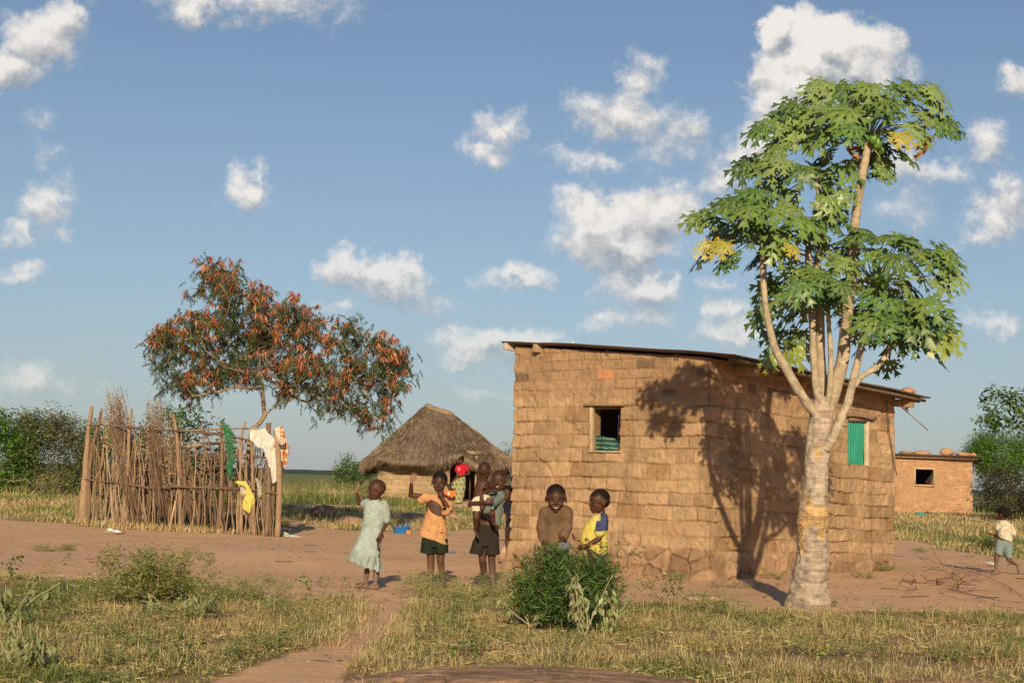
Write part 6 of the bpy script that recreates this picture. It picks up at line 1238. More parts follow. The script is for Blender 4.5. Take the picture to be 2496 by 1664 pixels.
class Person:
    def __init__(s, label, Z, Y, voxel=.0042, skin=SK, group=None):
        s.t = thing('person', label, 'person', group); s.Z = Z; s.Y = Y; s.vox = voxel; s.skin = skin; s.q = []; s.palms = []; s.heads = []
    def J(s, x, y, dy=0.0): return P(*s.Z(x, y), s.Y + dy)
    def ring(s, xl, yl, xr, yr, t, dy=0.0, tilt=0.0):
        a, b = s.J(xl, yl, dy), s.J(xr, yr, dy); return ((a + b) / 2, (b - a) / 2, A3(0, t, tilt))
    def arm(s, pts, r=(.032, .027, .0235, .016), k=1.0):
        sh, el, wr = [s.J(*p) for p in pts]; m = (el * .55 + wr * .45); r = [x * k for x in r]; s.q += [p_cap(sh, r[0], el, r[1]), p_cap(el, r[1] * .98, m, r[2]), p_cap(m, r[2], wr, r[3])]; return sh, el, wr
    def leg(s, hip, knee, ankle, toe, r=(.058, .040, .036, .021), k=1.0, ground=True, fk=1.0):
        h, kn = s.J(*hip), s.J(*knee)
        if ground: tp = G(*s.Z(*toe)) + A3(0, 0, .014 * fk); an = P(*s.Z(*ankle[:2]), tp[1] + (ankle[2] if len(ankle) > 2 else .04))
        else: tp = s.J(*toe); an = s.J(*ankle)
        r = [x * k for x in r]; calf = kn * .68 + an * .32 + A3(0, .008, 0); s.q += [p_cap(h, r[0], kn, r[1]), p_cap(kn, r[1] * .98, calf, r[2]), p_cap(calf, r[2], an, r[3])]
        if ground: s.q += foot(an, tp, fk)
        else: d = nrm(tp - an); s.q += [p_cap(an - A3(0, 0, .0), .02 * fk, an * .3 + tp * .7, .017 * fk), p_ell(an * .35 + tp * .65, [d * .045 * fk, nrm(np.cross(d, A3(0, 1, .2))) * .02 * fk, A3(0, .026 * fk, 0)]), p_cap(an * .2 + tp * .8, .014 * fk, tp, .010 * fk)]
        return h, kn, an, tp
    def torso(s, rings): s.q.append(p_loft([s.ring(*r) for r in rings], 26))
    def add_hand(s, w, d, n, t, **kw): q, pm = hand(w, d, n, t, **kw); s.q += q; s.palms.append(pm)
    def head(s, x, y, dy, f, u=(0, 0, 1), k=1.0, neck=None, nr=.034, **kw):
        h = Head(s.J(x, y, dy), f, u, k, **kw); s.heads.append(h); s.q += h.prims()
        if neck is not None: nb = s.J(*neck); s.q += [p_cap(nb, nr * k * 1.12, h.pt(0, -.018, -.05), nr * k)]
        return h
    def finish(s, dusty=None):
        V, Fq, Nn = remesh(s.q, s.vox, 3); C = np.tile(s.skin, (len(V), 1)) * (1 + .10 * fbm(V[:, 0] * 14, V[:, 2] * 14, 3, 3))[:, None]
        z0 = V[:, 2].min() if dusty is None else dusty; d = ss(.45, .05, V[:, 2] - z0)[:, None] * (.75 + .5 * fbm(V[:, 0] * 20, V[:, 2] * 12, 5, 3))[:, None]; d = np.clip(d, 0, .8)
        if dusty is not False: C = C * (1 - d) + A3(.21, .135, .098) * d
        for c, n, r in s.palms:
            k = (np.linalg.norm(V - c, axis=1) < r) & (Nn @ n > .25); C[k] = A3(.36, .19, .13) * .9
        for h in s.heads: C = h.paint(V, C, s.vox)
        b = obj('body', V, Fq, m_skin, C, s.t)
        for h in s.heads:
            if h.hair: Vh, Fh = h.hairmesh(h.hg); obj('hair', Vh, Fh, m_hair, None, s.t)
        return b
    def wear(s, name, prims, col, voxel=.0075, wr=.006, cf=None, cut=None, smooth=2, sc=(9, 4)):
        V, Fq, Nn = remesh(prims, voxel, smooth)
        fold = fbm(V[:, 0] * sc[0] * 1.6 + V[:, 1] * 6, V[:, 2] * sc[1] * 1.4 + V[:, 0] * 5, 4, 3) + .6 * (.5 - np.abs(fbm(V[:, 0] * sc[0] * 2 + V[:, 2] * 9, V[:, 2] * sc[1] * 2 - V[:, 0] * 7, 6, 2)) * 2)
        V = V + Nn * (wr * fold)[:, None]; C = np.tile(A3(*col), (len(V), 1)) * (.94 + .14 * vn(V[:, 0] * 30, V[:, 2] * 30, 2))[:, None] * (1 + .16 * fbm(V[:, 0] * 9, V[:, 2] * 9, 7, 3))[:, None]
        px = s.proj(V)
        if cf is not None: C = cf(px, V, C, Nn)
        if cut is not None:
            k = cut(px, V, Nn); Fq = Fq[~k[Fq].any(1)]
        return obj(name, V, Fq, m_cloth, C, s.t)
    def proj(s, V):
        """zoomed picture coordinates, only used while shaping the garment patterns"""
        q = (V - A3(0, 0, CAMZ)) @ M3; x = CX + F * q[:, 0] / -q[:, 2]; y = CY - F * q[:, 1] / -q[:, 2]; x0, y0 = s.Z(0, 0); x1, _ = s.Z(1, 0); k = x1 - x0; return (x - x0) / k, (y - y0) / k
def girl():
    Z = Zm(830, 1140, 5.056); Y = G(*Z(390, 1492))[1]; p = Person('girl in a pale grey green dress waving and looking left', Z, Y)
    p.head(446, 268, 0, (-.93, -.36, -.03), (.03, 0, 1), 1.0, neck=(468, 425, .0), nr=.031, shaved=.6, hair=False)
    p.torso([(440, 400, 500, 405, .035), (330, 430, 545, 440, .055), (310, 560, 520, 560, .065), (310, 720, 490, 720, .06), (300, 860, 480, 860, .075), (310, 940, 470, 940, .06)])
    sh, el, w = p.arm([(300, 432, .05), (232, 432, .04), (196, 285, .0)], k=.9); d = nrm(p.J(243, 175, -.02) - w); p.add_hand(w + d * .008, d, (-.75, -.6, .1), 1, k=.95, curl=.22, spread=.06)
    sh, el, w = p.arm([(548, 470, -.04), (578, 668, -.03), (505, 795, -.10)], k=.92); d = nrm(p.J(470, 905, -.12) - w); p.add_hand(w, d, (-.35, .9, .1), 1, k=.95, curl=.28, spread=.16)
    p.leg((355, 880, .03), (335, 1210, .04), (310, 1400, .05), (175, 1484), k=.9); p.leg((430, 880, -.03), (440, 1210, -.03), (434, 1425, .03), (300, 1496), k=.9)
    p.finish()
    rows = [(425, 392, 520, 395, .040), (330, 402, 555, 415, .062), (285, 430, 580, 450, .074), (285, 500, 570, 520, .082), (285, 580, 556, 590, .084), (275, 680, 545, 680, .084), (250, 770, 530, 780, .09), (208, 870, 512, 880, .10), (162, 970, 500, 985, .115), (120, 1060, 492, 1085, .13), (98, 1115, 500, 1150, .135), (92, 1128, 515, 1215, .14), (96, 1136, 535, 1284, .145), (130, 1140, 500, 1262, .12)]
    dp = [p.ring(*r) for r in rows]; pr = [p_loft(dp, 120, [0] * 8 + [.01, .015, .02, .03, .03, .02]), p_cap(p.J(548, 468, -.03), .048, p.J(562, 615, -.04), .046), p_cap(p.J(562, 615, -.04), .046, p.J(563, 640, -.045), .044), p_cap(p.J(325, 430, .03), .042, p.J(285, 440, .04), .040)]
    for x, y, x2, y2 in ((420, 1110, 395, 1265), (350, 1090, 320, 1235), (470, 1110, 478, 1275), (285, 1080, 245, 1200)):   # deep pleat ridges
        pr.append(p_cap(p.J(x, y, -.122), .012, p.J(x2 - 22, y2 - 12, -.142), .018))
    def cf(px, V, C, N):
        x, y = px; fr = N[:, 1] < .1; ln = lambda x0, y0, x1, y1, w: (np.abs((x - x0) * (y1 - y0) - (y - y0) * (x1 - x0)) / math.hypot(x1 - x0, y1 - y0) < w) & (y > min(y0, y1)) & (y < max(y0, y1)) & fr
        st = ss(.0, .5, fbm(V[:, 0] * 8, V[:, 2] * 6, 5, 3))[:, None]; C = C * (1 - st * .35) + A3(.40, .33, .23) * st * .35
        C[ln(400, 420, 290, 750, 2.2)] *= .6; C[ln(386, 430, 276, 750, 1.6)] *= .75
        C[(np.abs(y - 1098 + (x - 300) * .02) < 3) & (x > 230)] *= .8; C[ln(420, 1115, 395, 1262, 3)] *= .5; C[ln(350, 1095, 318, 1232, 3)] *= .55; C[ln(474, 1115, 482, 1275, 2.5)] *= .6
        return C
    p.wear('dress', pr, (.33, .375, .35), .0065, .008, cf)
    mb = MB()   # collar, pocket flaps and buttons stand a little proud of the dress
    for pts, yy in (([(400,432),(425,478),(520,425),(572,432),(560,398),(520,372),(515,400),(440,425)], -.080), ([(352,432),(345,448),(385,440),(398,410)], -.076), ([(284,548),(330,508),(318,535),(292,556)], -.083), ([(392,540),(398,582),(455,620),(490,612),(478,590),(410,535)], -.085)):
        V = np.array([p.J(x, y, yy + .03 * abs(x - 430) / 140) for x, y in pts]); n = len(V); c = V.mean(0)[None]; V2 = V + A3(0, .008, 0); A_ = np.concatenate([V, V2, c, c + A3(0, .008, 0)]); j = np.arange(n); j2 = (j + 1) % n
        mb.add(A_, [np.stack([j, j2, n + j2, n + j], -1), np.concatenate([np.stack([j, j2, j * 0 + 2 * n], -1), np.stack([n + j2, n + j, j * 0 + 2 * n + 1], -1)])], A3(.38, .415, .375))
    mb.build('collar_and_pockets', m_cloth, p.t)
    V0, F0 = stone_mesh(1, 1, 2, 0, 0.0); V0 = nrm(V0)
    for x, y in ((425, 574), (410, 495), (372, 500), (335, 600), (305, 680)): obj('button', V0 * A3(.0065, .004, .0065) + p.J(x, y, -.088), F0, m_white, None, p.t)
    a_, b_ = p.J(442, 1283, -.02), p.J(441, 1352, -.01); n = 26; zz = np.linspace(0, 1, 14); V, Fq, Fn = tube(np.array([a_ + (b_ - a_) * z for z in zz]), .0345, n); zt = np.repeat(zz, n); C = np.where((zt < .22)[:, None], A3(.7, .62, .6), np.where((zt < .48)[:, None], A3(.50, .06, .09), A3(.16, .15, .21))); obj('sock', V, [Fq, Fn], m_cloth, C, p.t)
girl()
def orange_boy():
    Z = Zm(980, 1120, 4.9); Y = G(*Z(400, 1522))[1]; p = Person('boy in a torn orange shirt waving with a fist at his mouth', Z, Y)
    p.head(448, 270, -.02, (-.10, -.98, -.14), (.06, 0, 1), 1.0, neck=(470, 425, .01))
    p.torso([(430, 405, 515, 410, .038), (270, 430, 585, 450, .055), (285, 520, 545, 530, .062), (290, 680, 520, 690, .062), (280, 850, 520, 860, .075), (290, 960, 510, 960, .07)])
    sh, el, w = p.arm([(265, 438, 0), (105, 425, -.02), (112, 255, -.10)], (.031, .029, .026, .017)); d = nrm(p.J(160, 130, -.14) - w); p.add_hand(w + d * .006, d, (.10, -1, .0), 1, k=1.06, curl=.22, spread=.13)
    sh, el, w = p.arm([(565, 470, 0), (570, 610, -.13), (468, 440, -.155)], (.033, .029, .025, .017)); d = nrm(p.J(432, 385, -.14) - w); p.add_hand(w, d, (.25, .9, .1), -1, k=.92, curl=.9, spread=.02, grip=.3)
    p.leg((330, 960, 0), (345, 1205, -.01), (340, 1440, .06), (332, 1526), r=(.060, .043, .041, .024)); p.leg((465, 960, 0), (460, 1200, -.01), (483, 1440, .06), (490, 1526), r=(.060, .043, .041, .024))
    p.finish()
    rows = [(355, 402, 480, 405, .045), (280, 408, 525, 425, .066), (255, 440, 555, 470, .078), (290, 520, 552, 545, .082), (300, 580, 535, 600, .082), (280, 660, 522, 680, .085), (255, 740, 535, 770, .09), (225, 820, 545, 870, .10), (185, 885, 550, 960, .108), (180, 893, 551, 1024, .112), (240, 905, 540, 1015, .095)]
    pr = [p_loft([p.ring(*r) for r in rows], 60), p_cap(p.J(280, 440, 0), .050, p.J(240, 475, -.01), .052), p_cap(p.J(566, 530, -.03), .048, p.J(545, 600, -.12), .052), p_cap(p.J(545, 600, -.12), .052, p.J(520, 622, -.14), .050)]
    def cut(px, V, N):
        x, y = px; u = (x - 398) * .72 + (y - 578) * .69; v = -(x - 398) * .69 + (y - 578) * .72; hole = ((u / 118) ** 2 + (v / 62) ** 2 < 1) & (N[:, 1] < .15)
        slv = ((x - 495) ** 2 + (y - 585) ** 2 < 30 ** 2) & (N[:, 1] < 0) & (V[:, 1] < p.Y - .15); holes = np.zeros(len(V), bool)
        for hx, hy, r in ((433, 793, 4), (473, 873, 8), (325, 845, 4)): holes |= ((x - hx) ** 2 + (y - hy) ** 2 < r * r) & (N[:, 1] < 0)
        return hole | slv | holes
    def cf(px, V, C, N):
        x, y = px; fr = N[:, 1] < .1; b = (np.abs((y - 430) - (x - 340) * .42) < 9) & (x > 400) & (x < 480) & (y < 520) & fr; C[b] = (.45, .28, .22)
        b = (np.abs(y - 548) < 4) & (x > 280) & (x < 315) & fr; C[b] = (.6, .55, .5); C[(np.abs(y - 540) < 3) & (x > 280) & (x < 315) & fr] = (.2, .15, .2)
        for hx, hy, r in ((350, 730, 4), (345, 765, 3), (360, 680, 4), (418, 712, 4), (318, 835, 4)): C[((x - hx) ** 2 + (y - hy) ** 2 < r * r) & fr] = (.12, .06, .03)
        return C
    p.wear('shirt', pr, (.52, .265, .125), .0065, .010, cf, cut)
    pr = [p_loft([p.ring(250, 900, 545, 915, .085), p.ring(238, 960, 548, 975, .088), p.ring(228, 1040, 550, 1045, .085)], 40), p_loft([p.ring(238, 940, 400, 950, .078), p.ring(222, 1040, 392, 1050, .085), p.ring(211, 1108, 384, 1135, .088), p.ring(225, 1106, 374, 1128, .07)], 40), p_loft([p.ring(385, 950, 548, 940, .078), p.ring(392, 1050, 552, 1045, .085), p.ring(398, 1132, 554, 1108, .088), p.ring(410, 1126, 542, 1104, .07)], 40)]
    p.wear('shorts', pr, (.022, .028, .018), .007, .005)
orange_boy()
def carrier():
    Z = Zm(1120, 1110, 4.614); Y = G(*Z(340, 1512))[1]; p = Person('boy in a grey green shirt and black shorts carrying a toddler', Z, Y)
    p.head(446, 275, -.03, (-.32, -.93, -.10), (-.10, 0, 1), 1.0, neck=(432, 405, .02), shaved=.85, mouth=2, hair=False)
    p.torso([(400, 395, 465, 395, .036), (320, 425, 482, 435, .055), (275, 560, 470, 560, .065), (220, 690, 440, 700, .065), (205, 790, 430, 800, .068), (210, 880, 430, 880, .07)])
    # his right arm reaches round the toddler, hand on his own sleeve
    sh, el, w = p.arm([(325, 450, .0), (122, 548, -.20), (290, 525, -.36)], (.035, .033, .029, .019)); d = nrm(p.J(372, 508, -.36) - w); p.add_hand(w, d, (0, 1, -.1), 1, k=1.0, curl=.30, spread=.1)
    # left forearm upright against the toddler's back
    sh, el, w = p.arm([(462, 450, 0), (258, 590, -.31), (240, 370, -.32)], (.034, .030, .025, .017)); d = nrm(p.J(268, 300, -.32) - w); p.add_hand(w, d, (.1, 1, .1), -1, k=.98, curl=.28, spread=.12)
    p.leg((265, 880, 0), (258, 1165, -.01), (290, 1415, .06), (295, 1496), r=(.062, .043, .041, .025)); p.leg((375, 880, 0), (362, 1155, -.01), (378, 1445, .06), (378, 1538), r=(.062, .043, .041, .025))
    p.finish()
    pr = [p_loft([p.ring(398, 388, 470, 385, .044), p.ring(325, 415, 488, 420, .068), p.ring(292, 450, 495, 470, .078), p.ring(290, 540, 490, 560, .082), p.ring(268, 610, 482, 640, .082), p.ring(250, 650, 466, 720, .08), p.ring(258, 670, 460, 775, .078), p.ring(300, 720, 455, 812, .06)], 50), p_cap(p.J(462, 460, -.02), .050, p.J(350, 560, -.20), .052), p_cap(p.J(350, 560, -.20), .052, p.J(306, 605, -.26), .056)]
    p.wear('shirt', pr, (.155, .185, .16), .0065, .009, lambda px, V, C, N: C)
    pr = [p_loft([p.ring(205, 765, 435, 790, .072), p.ring(195, 850, 440, 860, .08), p.ring(160, 960, 448, 970, .09), p.ring(140, 1010, 452, 1020, .09)], 44), p_loft([p.ring(150, 940, 300, 950, .085), p.ring(125, 1040, 288, 1060, .095), p.ring(106, 1096, 272, 1120, .10), p.ring(125, 1094, 262, 1112, .08)], 40), p_loft([p.ring(280, 950, 446, 950, .085), p.ring(284, 1060, 454, 1050, .095), p.ring(286, 1122, 462, 1112, .10), p.ring(300, 1114, 448, 1106, .08)], 40)]
    p.wear('shorts', pr, (.032, .026, .020), .007, .005)
    # toddler
    q = Person('bare backed toddler in cream shorts carried on the hip of a boy', Z, Y - .20, .0042, SK * .92)
    q.head(281, 170, -.03, (.28, .94, -.05), (.0, 0, 1), .86, neck=(262, 285, -.02), nr=.034, shaved=.8, hair=False)
    q.torso([(235, 262, 305, 262, .034), (190, 290, 330, 290, .052), (168, 360, 320, 370, .062), (158, 450, 300, 470, .066), (160, 540, 320, 560, .07), (180, 600, 320, 610, .06)])
    sh, el, w = q.arm([(305, 315, .02), (268, 392, -.02), (375, 398, .02)], (.028, .026, .023, .016)); d = nrm(q.J(415, 398, .04) - w); q.add_hand(w, d, (0, 1, 0), 1, k=.72, curl=.3)
    sh, el, w = q.arm([(318, 320, .04), (345, 370, .10), (385, 350, .14)], (.027, .024, .02, .014)); q.add_hand(w, (.6, .4, .3), (0, 1, 0), 1, k=.72, curl=.3)
    q.leg((205, 560, -.02), (188, 695, -.05), (180, 840, .0), (214, 932, -.05), (.048, .040, .034, .021), ground=False, fk=.78); q.leg((310, 570, .02), (365, 650, -.09), (385, 765, -.05), (462, 816, -.09), (.048, .038, .032, .021), ground=False, fk=.78)
    q.finish(False)
    pr = [p_loft([q.ring(160, 470, 300, 432, .075), q.ring(140, 500, 345, 450, .082), q.ring(136, 560, 345, 560, .088), q.ring(140, 620, 320, 620, .085)], 40), p_loft([q.ring(130, 560, 250, 560, .07), q.ring(140, 620, 250, 640, .07), q.ring(150, 638, 240, 648, .06)], 30), p_cap(q.J(300, 560, 0), .062, q.J(330, 600, -.03), .058)]
    q.wear('shorts', pr, (.66, .58, .42), .0065, .006)
carrier()
def peeker():
    Z = Zm(1120, 1110, 4.614); Y = 20.15; p = Person('child in dark clothes peeking past the left corner of the brown house', Z, Y, .006)
    p.head(540, 425, -.03, (-.45, -.88, -.05), (-.05, 0, 1), .98, neck=(570, 520, .0)); 
    p.torso([(548, 512, 590, 512, .036), (512, 545, 640, 545, .055), (530, 640, 625, 640, .065), (530, 760, 625, 760, .06), (530, 830, 625, 830, .07)])
    p.arm([(520, 560, 0), (535, 690, -.03), (560, 790, -.05)], (.03, .026, .022, .016)); p.arm([(635, 560, 0), (650, 690, .02), (640, 800, 0)], (.03, .026, .022, .016)); p.add_hand(p.J(560, 792, -.05), (0, 0, -1), (0, 1, 0), 1, k=.9); p.add_hand(p.J(640, 802, 0), (0, 0, -1), (0, 1, 0), 1, k=.9)
    g = A3(*P(*Z(545, 1100), Y)); zf = float(H(g[0], Y))
    for x in (552, 605):
        h, kn = p.J(x, 830), p.J(x - 4, 980); an = A3(kn[0], Y + .02, zf + .06); p.q += [p_cap(h, .058, kn, .04), p_cap(kn, .04, an, .024)] + foot(an, an + A3(-.05, -.13, -.045), 1)
    p.finish(); p.wear('shirt', [p_loft([p.ring(545, 505, 600, 505, .045), p.ring(512, 530, 645, 530, .07), p.ring(515, 620, 640, 620, .08), p.ring(522, 800, 640, 800, .09), p.ring(530, 805, 630, 805, .07)], 40), p_cap(p.J(524, 550, 0), .045, p.J(530, 620, -.01), .042)], (.018, .018, .028), .01)
    p.wear('shorts', [p_loft([p.ring(525, 790, 635, 790, .08), p.ring(518, 930, 645, 930, .09), p.ring(525, 935, 635, 935, .07)], 40)], (.04, .035, .03), .01)
peeker()
def brown_boy():
    Z = Zm(1180, 1100, 3.919); Y = 12.55; p = Person('smiling boy in a brown long sleeved top behind the green bush', Z, Y)
    p.head(686, 446, -.05, (.0, -.985, -.17), (0, 0, 1), 1.06, neck=(688, 560, .02), smile=1, hg=.3)
    p.torso([(650, 520, 728, 520, .04), (565, 550, 805, 550, .058), (590, 660, 785, 660, .07), (600, 780, 775, 780, .07), (600, 900, 780, 900, .08), (610, 960, 770, 960, .07)])
    sh, el, w = p.arm([(572, 575, 0), (545, 745, .0), (590, 915, -.16)], (.034, .030, .026, .018)); p.add_hand(w, (.3, -.5, -.6), (.2, .6, -.5), -1, k=1, curl=.35)
    sh, el, w = p.arm([(802, 575, 0), (795, 755, -.05), (722, 880, -.19)], (.034, .030, .026, .018)); p.add_hand(w, (-.35, -.5, -.6), (-.2, .6, -.5), 1, k=1, curl=.35)
    g0 = G(*Z(690, 1480)); yy = lambda x: P(*Z(x, 1000), Y)[0]
    for x in (635, 745):
        h = p.J(x, 950); kn = A3(yy(x), Y - .02, .36); an = A3(yy(x) + .005, Y + .03, float(H(yy(x), Y)) + .055); p.q += [p_cap(h, .062, kn, .043), p_cap(kn, .042, kn * .6 + an * .4, .04), p_cap(kn * .6 + an * .4, .04, an, .024)] + foot(an, an + A3(.0, -.14, -.042), 1)
    p.finish()
    pr = [p_loft([p.ring(642, 512, 738, 512, .050), p.ring(598, 522, 775, 522, .066), p.ring(556, 545, 818, 545, .076), p.ring(560, 620, 812, 620, .085), p.ring(582, 700, 800, 700, .088), p.ring(590, 800, 790, 800, .090), p.ring(585, 880, 790, 885, .095), p.ring(595, 905, 780, 905, .08)], 56), p_cap(p.J(580, 572, 0), .050, p.J(548, 745, 0), .045), p_cap(p.J(548, 745, 0), .045, p.J(568, 860, -.09), .040), p_cap(p.J(795, 572, 0), .050, p.J(795, 735, -.04), .048), p_cap(p.J(795, 735, -.04), .048, p.J(765, 800, -.10), .050)]
    p.wear('sweater', pr, (.140, .085, .052), .0065, .009, lambda px, V, C, N: np.where(((np.abs(px[0] - 560 - (px[1] - 570) * .25) < 3) & (px[1] < 680) & (px[1] > 560) & (N[:, 1] < 0))[:, None], C * .6, C * (1 + .35 * fbm(V[:, 0] * 7, V[:, 2] * 7, 3, 3))[:, None]))
    p.wear('shorts', [p_loft([p.ring(590, 890, 790, 890, .09), p.ring(575, 1000, 805, 1000, .10), p.ring(575, 1060, 690, 1060, .09)], 40), p_loft([p.ring(570, 960, 695, 960, .09), p.ring(565, 1130, 690, 1130, .09)], 30), p_loft([p.ring(690, 960, 808, 960, .09), p.ring(695, 1130, 815, 1130, .09)], 30)], (.13, .13, .14), .008)
    # crumpled grey cloth in his lap and something small and shiny in his left hand
    V, Fc = stone_mesh((.075, .05, .04), 1, 4, 9, .6); tag(obj('grey_rag', V + p.J(772, 905, -.20), Fc, m_cloth, A3(.15, .16, .18)), 'crumpled grey rag held by the smiling boy in brown', 'rag')
brown_boy()
def yellow_boy():
    Z = Zm(1180, 1100, 3.919); Y = 12.95; p = Person('boy in a yellow shirt with blue sleeves facing left by the house', Z, Y)
    p.head(1098, 476, 0, (-.92, -.38, -.04), (.05, 0, 1), 1.0, neck=(1120, 605, .0), shaved=0, hg=.15)
    p.torso([(1085, 590, 1155, 590, .036), (1060, 640, 1165, 640, .052), (1010, 720, 1160, 710, .056), (985, 820, 1155, 810, .062), (990, 900, 1150, 900, .062), (1030, 1000, 1150, 1000, .06)])
    sh, el, w = p.arm([(1140, 660, -.06), (1095, 835, -.09), (985, 895, -.13)], (.033, .029, .025, .017)); d = nrm(p.J(925, 918, -.15) - w); p.add_hand(w, d, (.0, .8, .5), 1, k=.98, curl=.5)
    sh, el, w = p.arm([(1060, 680, .05), (1000, 800, .10), (898, 842, .05)], (.031, .027, .024, .017)); d = nrm(p.J(850, 820, .02) - w); p.add_hand(w, d, (.3, -.5, .8), 1, k=.98, curl=.55)
    xx = lambda x: P(*Z(x, 1000), Y)[0]
    for x, dy in ((1050, -.04), (1120, .06)):
        h = p.J(x, 980, dy); kn = A3(xx(x - 12), Y + dy, .34); an = A3(xx(x) + .01, Y + dy, float(H(xx(x), Y)) + .055); p.q += [p_cap(h, .06, kn, .042), p_cap(kn, .041, kn * .6 + an * .4, .038), p_cap(kn * .6 + an * .4, .038, an, .024)] + foot(an, an + A3(-.14, -.03, -.042), 1)
    p.finish()
    pr = [p_loft([p.ring(1068, 592, 1160, 590, .044), p.ring(1030, 612, 1180, 602, .07), p.ring(985, 660, 1190, 640, .082), p.ring(945, 730, 1190, 710, .090), p.ring(922, 800, 1186, 790, .098), p.ring(914, 850, 1184, 850, .102), p.ring(920, 890, 1180, 910, .10), p.ring(970, 925, 1174, 970, .095), p.ring(1010, 950, 1165, 1010, .085), p.ring(1030, 960, 1150, 1000, .07)], 60), p_cap(p.J(1135, 650, -.05), .052, p.J(1112, 745, -.08), .054), p_cap(p.J(1112, 745, -.08), .054, p.J(1105, 765, -.085), .055)]
    def cf(px, V, C, N):
        x, y = px; Bl = A3(.055, .065, .15) * (.9 + .2 * vn(V[:, 0] * 40, V[:, 2] * 40, 3))[:, None]; sh_ = (x > 1112) & (y < 690) & (x < 1300); slv = (y >= 660) & (y < 762 + (x - 1100) * -.06) & (x > 1062 + (740 - y) * .10) & (V[:, 1] < Y - .02); m = sh_ | slv; C = np.where(m[:, None], Bl, C)
        st = ((x - 975) / 16) ** 2 + ((y - 838) / 24) ** 2 + .8 * fbm(x / 8, y / 8, 2, 2) < .7; C[st & (N[:, 1] < 0)] = (.08, .10, .05); fd = ss(.1, .5, fbm(V[:, 0] * 6, V[:, 2] * 6, 5, 3) + .3 * ss(1000, 930, x))[:, None] * .35; return np.where(m[:, None], C, C * (1 - fd) + A3(.62, .58, .30) * fd)
    p.wear('shirt', pr, (.58, .47, .11), .0065, .006, cf)
    p.wear('shorts', [p_loft([p.ring(985, 930, 1170, 930, .085), p.ring(975, 1120, 1175, 1120, .10), p.ring(985, 1125, 1165, 1125, .08)], 40)], (.06, .06, .07), .008)
yellow_boy()
def runner():
    Z = Zm(2380, 1200, 7.13); Y = G(*Z(330, 1420))[1]; p = Person('small child running away in a printed top and grey blue shorts', Z, Y, .005)
    p.head(468, 378, .02, (-.62, .76, -.12), (-.06, 0, 1), .93, neck=(475, 500, .02), nr=.034)
    p.torso([(440, 490, 515, 495, .036), (385, 530, 600, 560, .055), (395, 650, 610, 670, .06), (410, 790, 610, 810, .06), (385, 880, 600, 900, .07), (390, 960, 590, 970, .06)])
    sh, el, w = p.arm([(385, 560, 0), (378, 770, .03), (300, 735, .14)], (.029, .025, .021, .015)); d = nrm(p.J(210, 700, .18) - w); p.add_hand(w, d, (0, .3, -.9), 1, k=.9, curl=.15)
    sh, el, w = p.arm([(602, 590, 0), (648, 730, .04), (590, 770, .14)], (.029, .025, .021, .015)); p.add_hand(w, (-.7, .5, 0), (0, .5, -.8), 1, k=.9)
    p.leg((415, 930, 0), (345, 1130, -.02), (350, 1370, .02), (240, 1420), k=.9, fk=.95); p.leg((545, 930, 0), (560, 1165, -.02), (705, 1255, .18), (740, 1400, .20), k=.9, ground=False, fk=.9)
    p.finish()
    def cf(px, V, C, N):
        z = V[:, 2]; s_ = np.sin(z * 210 + 3 * fbm(V[:, 0] * 9, z * 9, 3, 2)); C = np.where((s_ > .5)[:, None], A3(.58, .42, .22), C); b = fbm(V[:, 0] * 22, z * 26, 6, 2) > .32; C[b] = (.30, .34, .36); b = fbm(V[:, 0] * 20 + 7, z * 24, 2, 2) > .38; C[b] = (.62, .36, .22); return C
    p.wear('top', [p_loft([p.ring(432, 478, 515, 482, .042), p.ring(385, 500, 565, 510, .065), p.ring(362, 540, 612, 570, .075), p.ring(365, 640, 640, 670, .08), p.ring(372, 740, 630, 770, .082), p.ring(400, 790, 618, 850, .08), p.ring(430, 800, 612, 868, .065)], 50), p_cap(p.J(600, 590, 0), .040, p.J(648, 705, .02), .042), p_cap(p.J(382, 560, 0), .036, p.J(372, 620, 0), .036)], (.66, .58, .48), .0065, .005, cf)
    p.wear('shorts', [p_loft([p.ring(350, 810, 612, 860, .078), p.ring(340, 880, 625, 910, .085), p.ring(335, 950, 620, 970, .08)], 44), p_loft([p.ring(335, 900, 480, 940, .08), p.ring(305, 1050, 440, 1105, .082), p.ring(318, 1050, 425, 1095, .06)], 36), p_loft([p.ring(430, 920, 632, 930, .08), p.ring(470, 1040, 615, 1050, .08), p.ring(495, 1120, 612, 1155, .078), p.ring(510, 1118, 600, 1145, .06)], 36)], (.20, .25, .24), .007, .006)
runner()
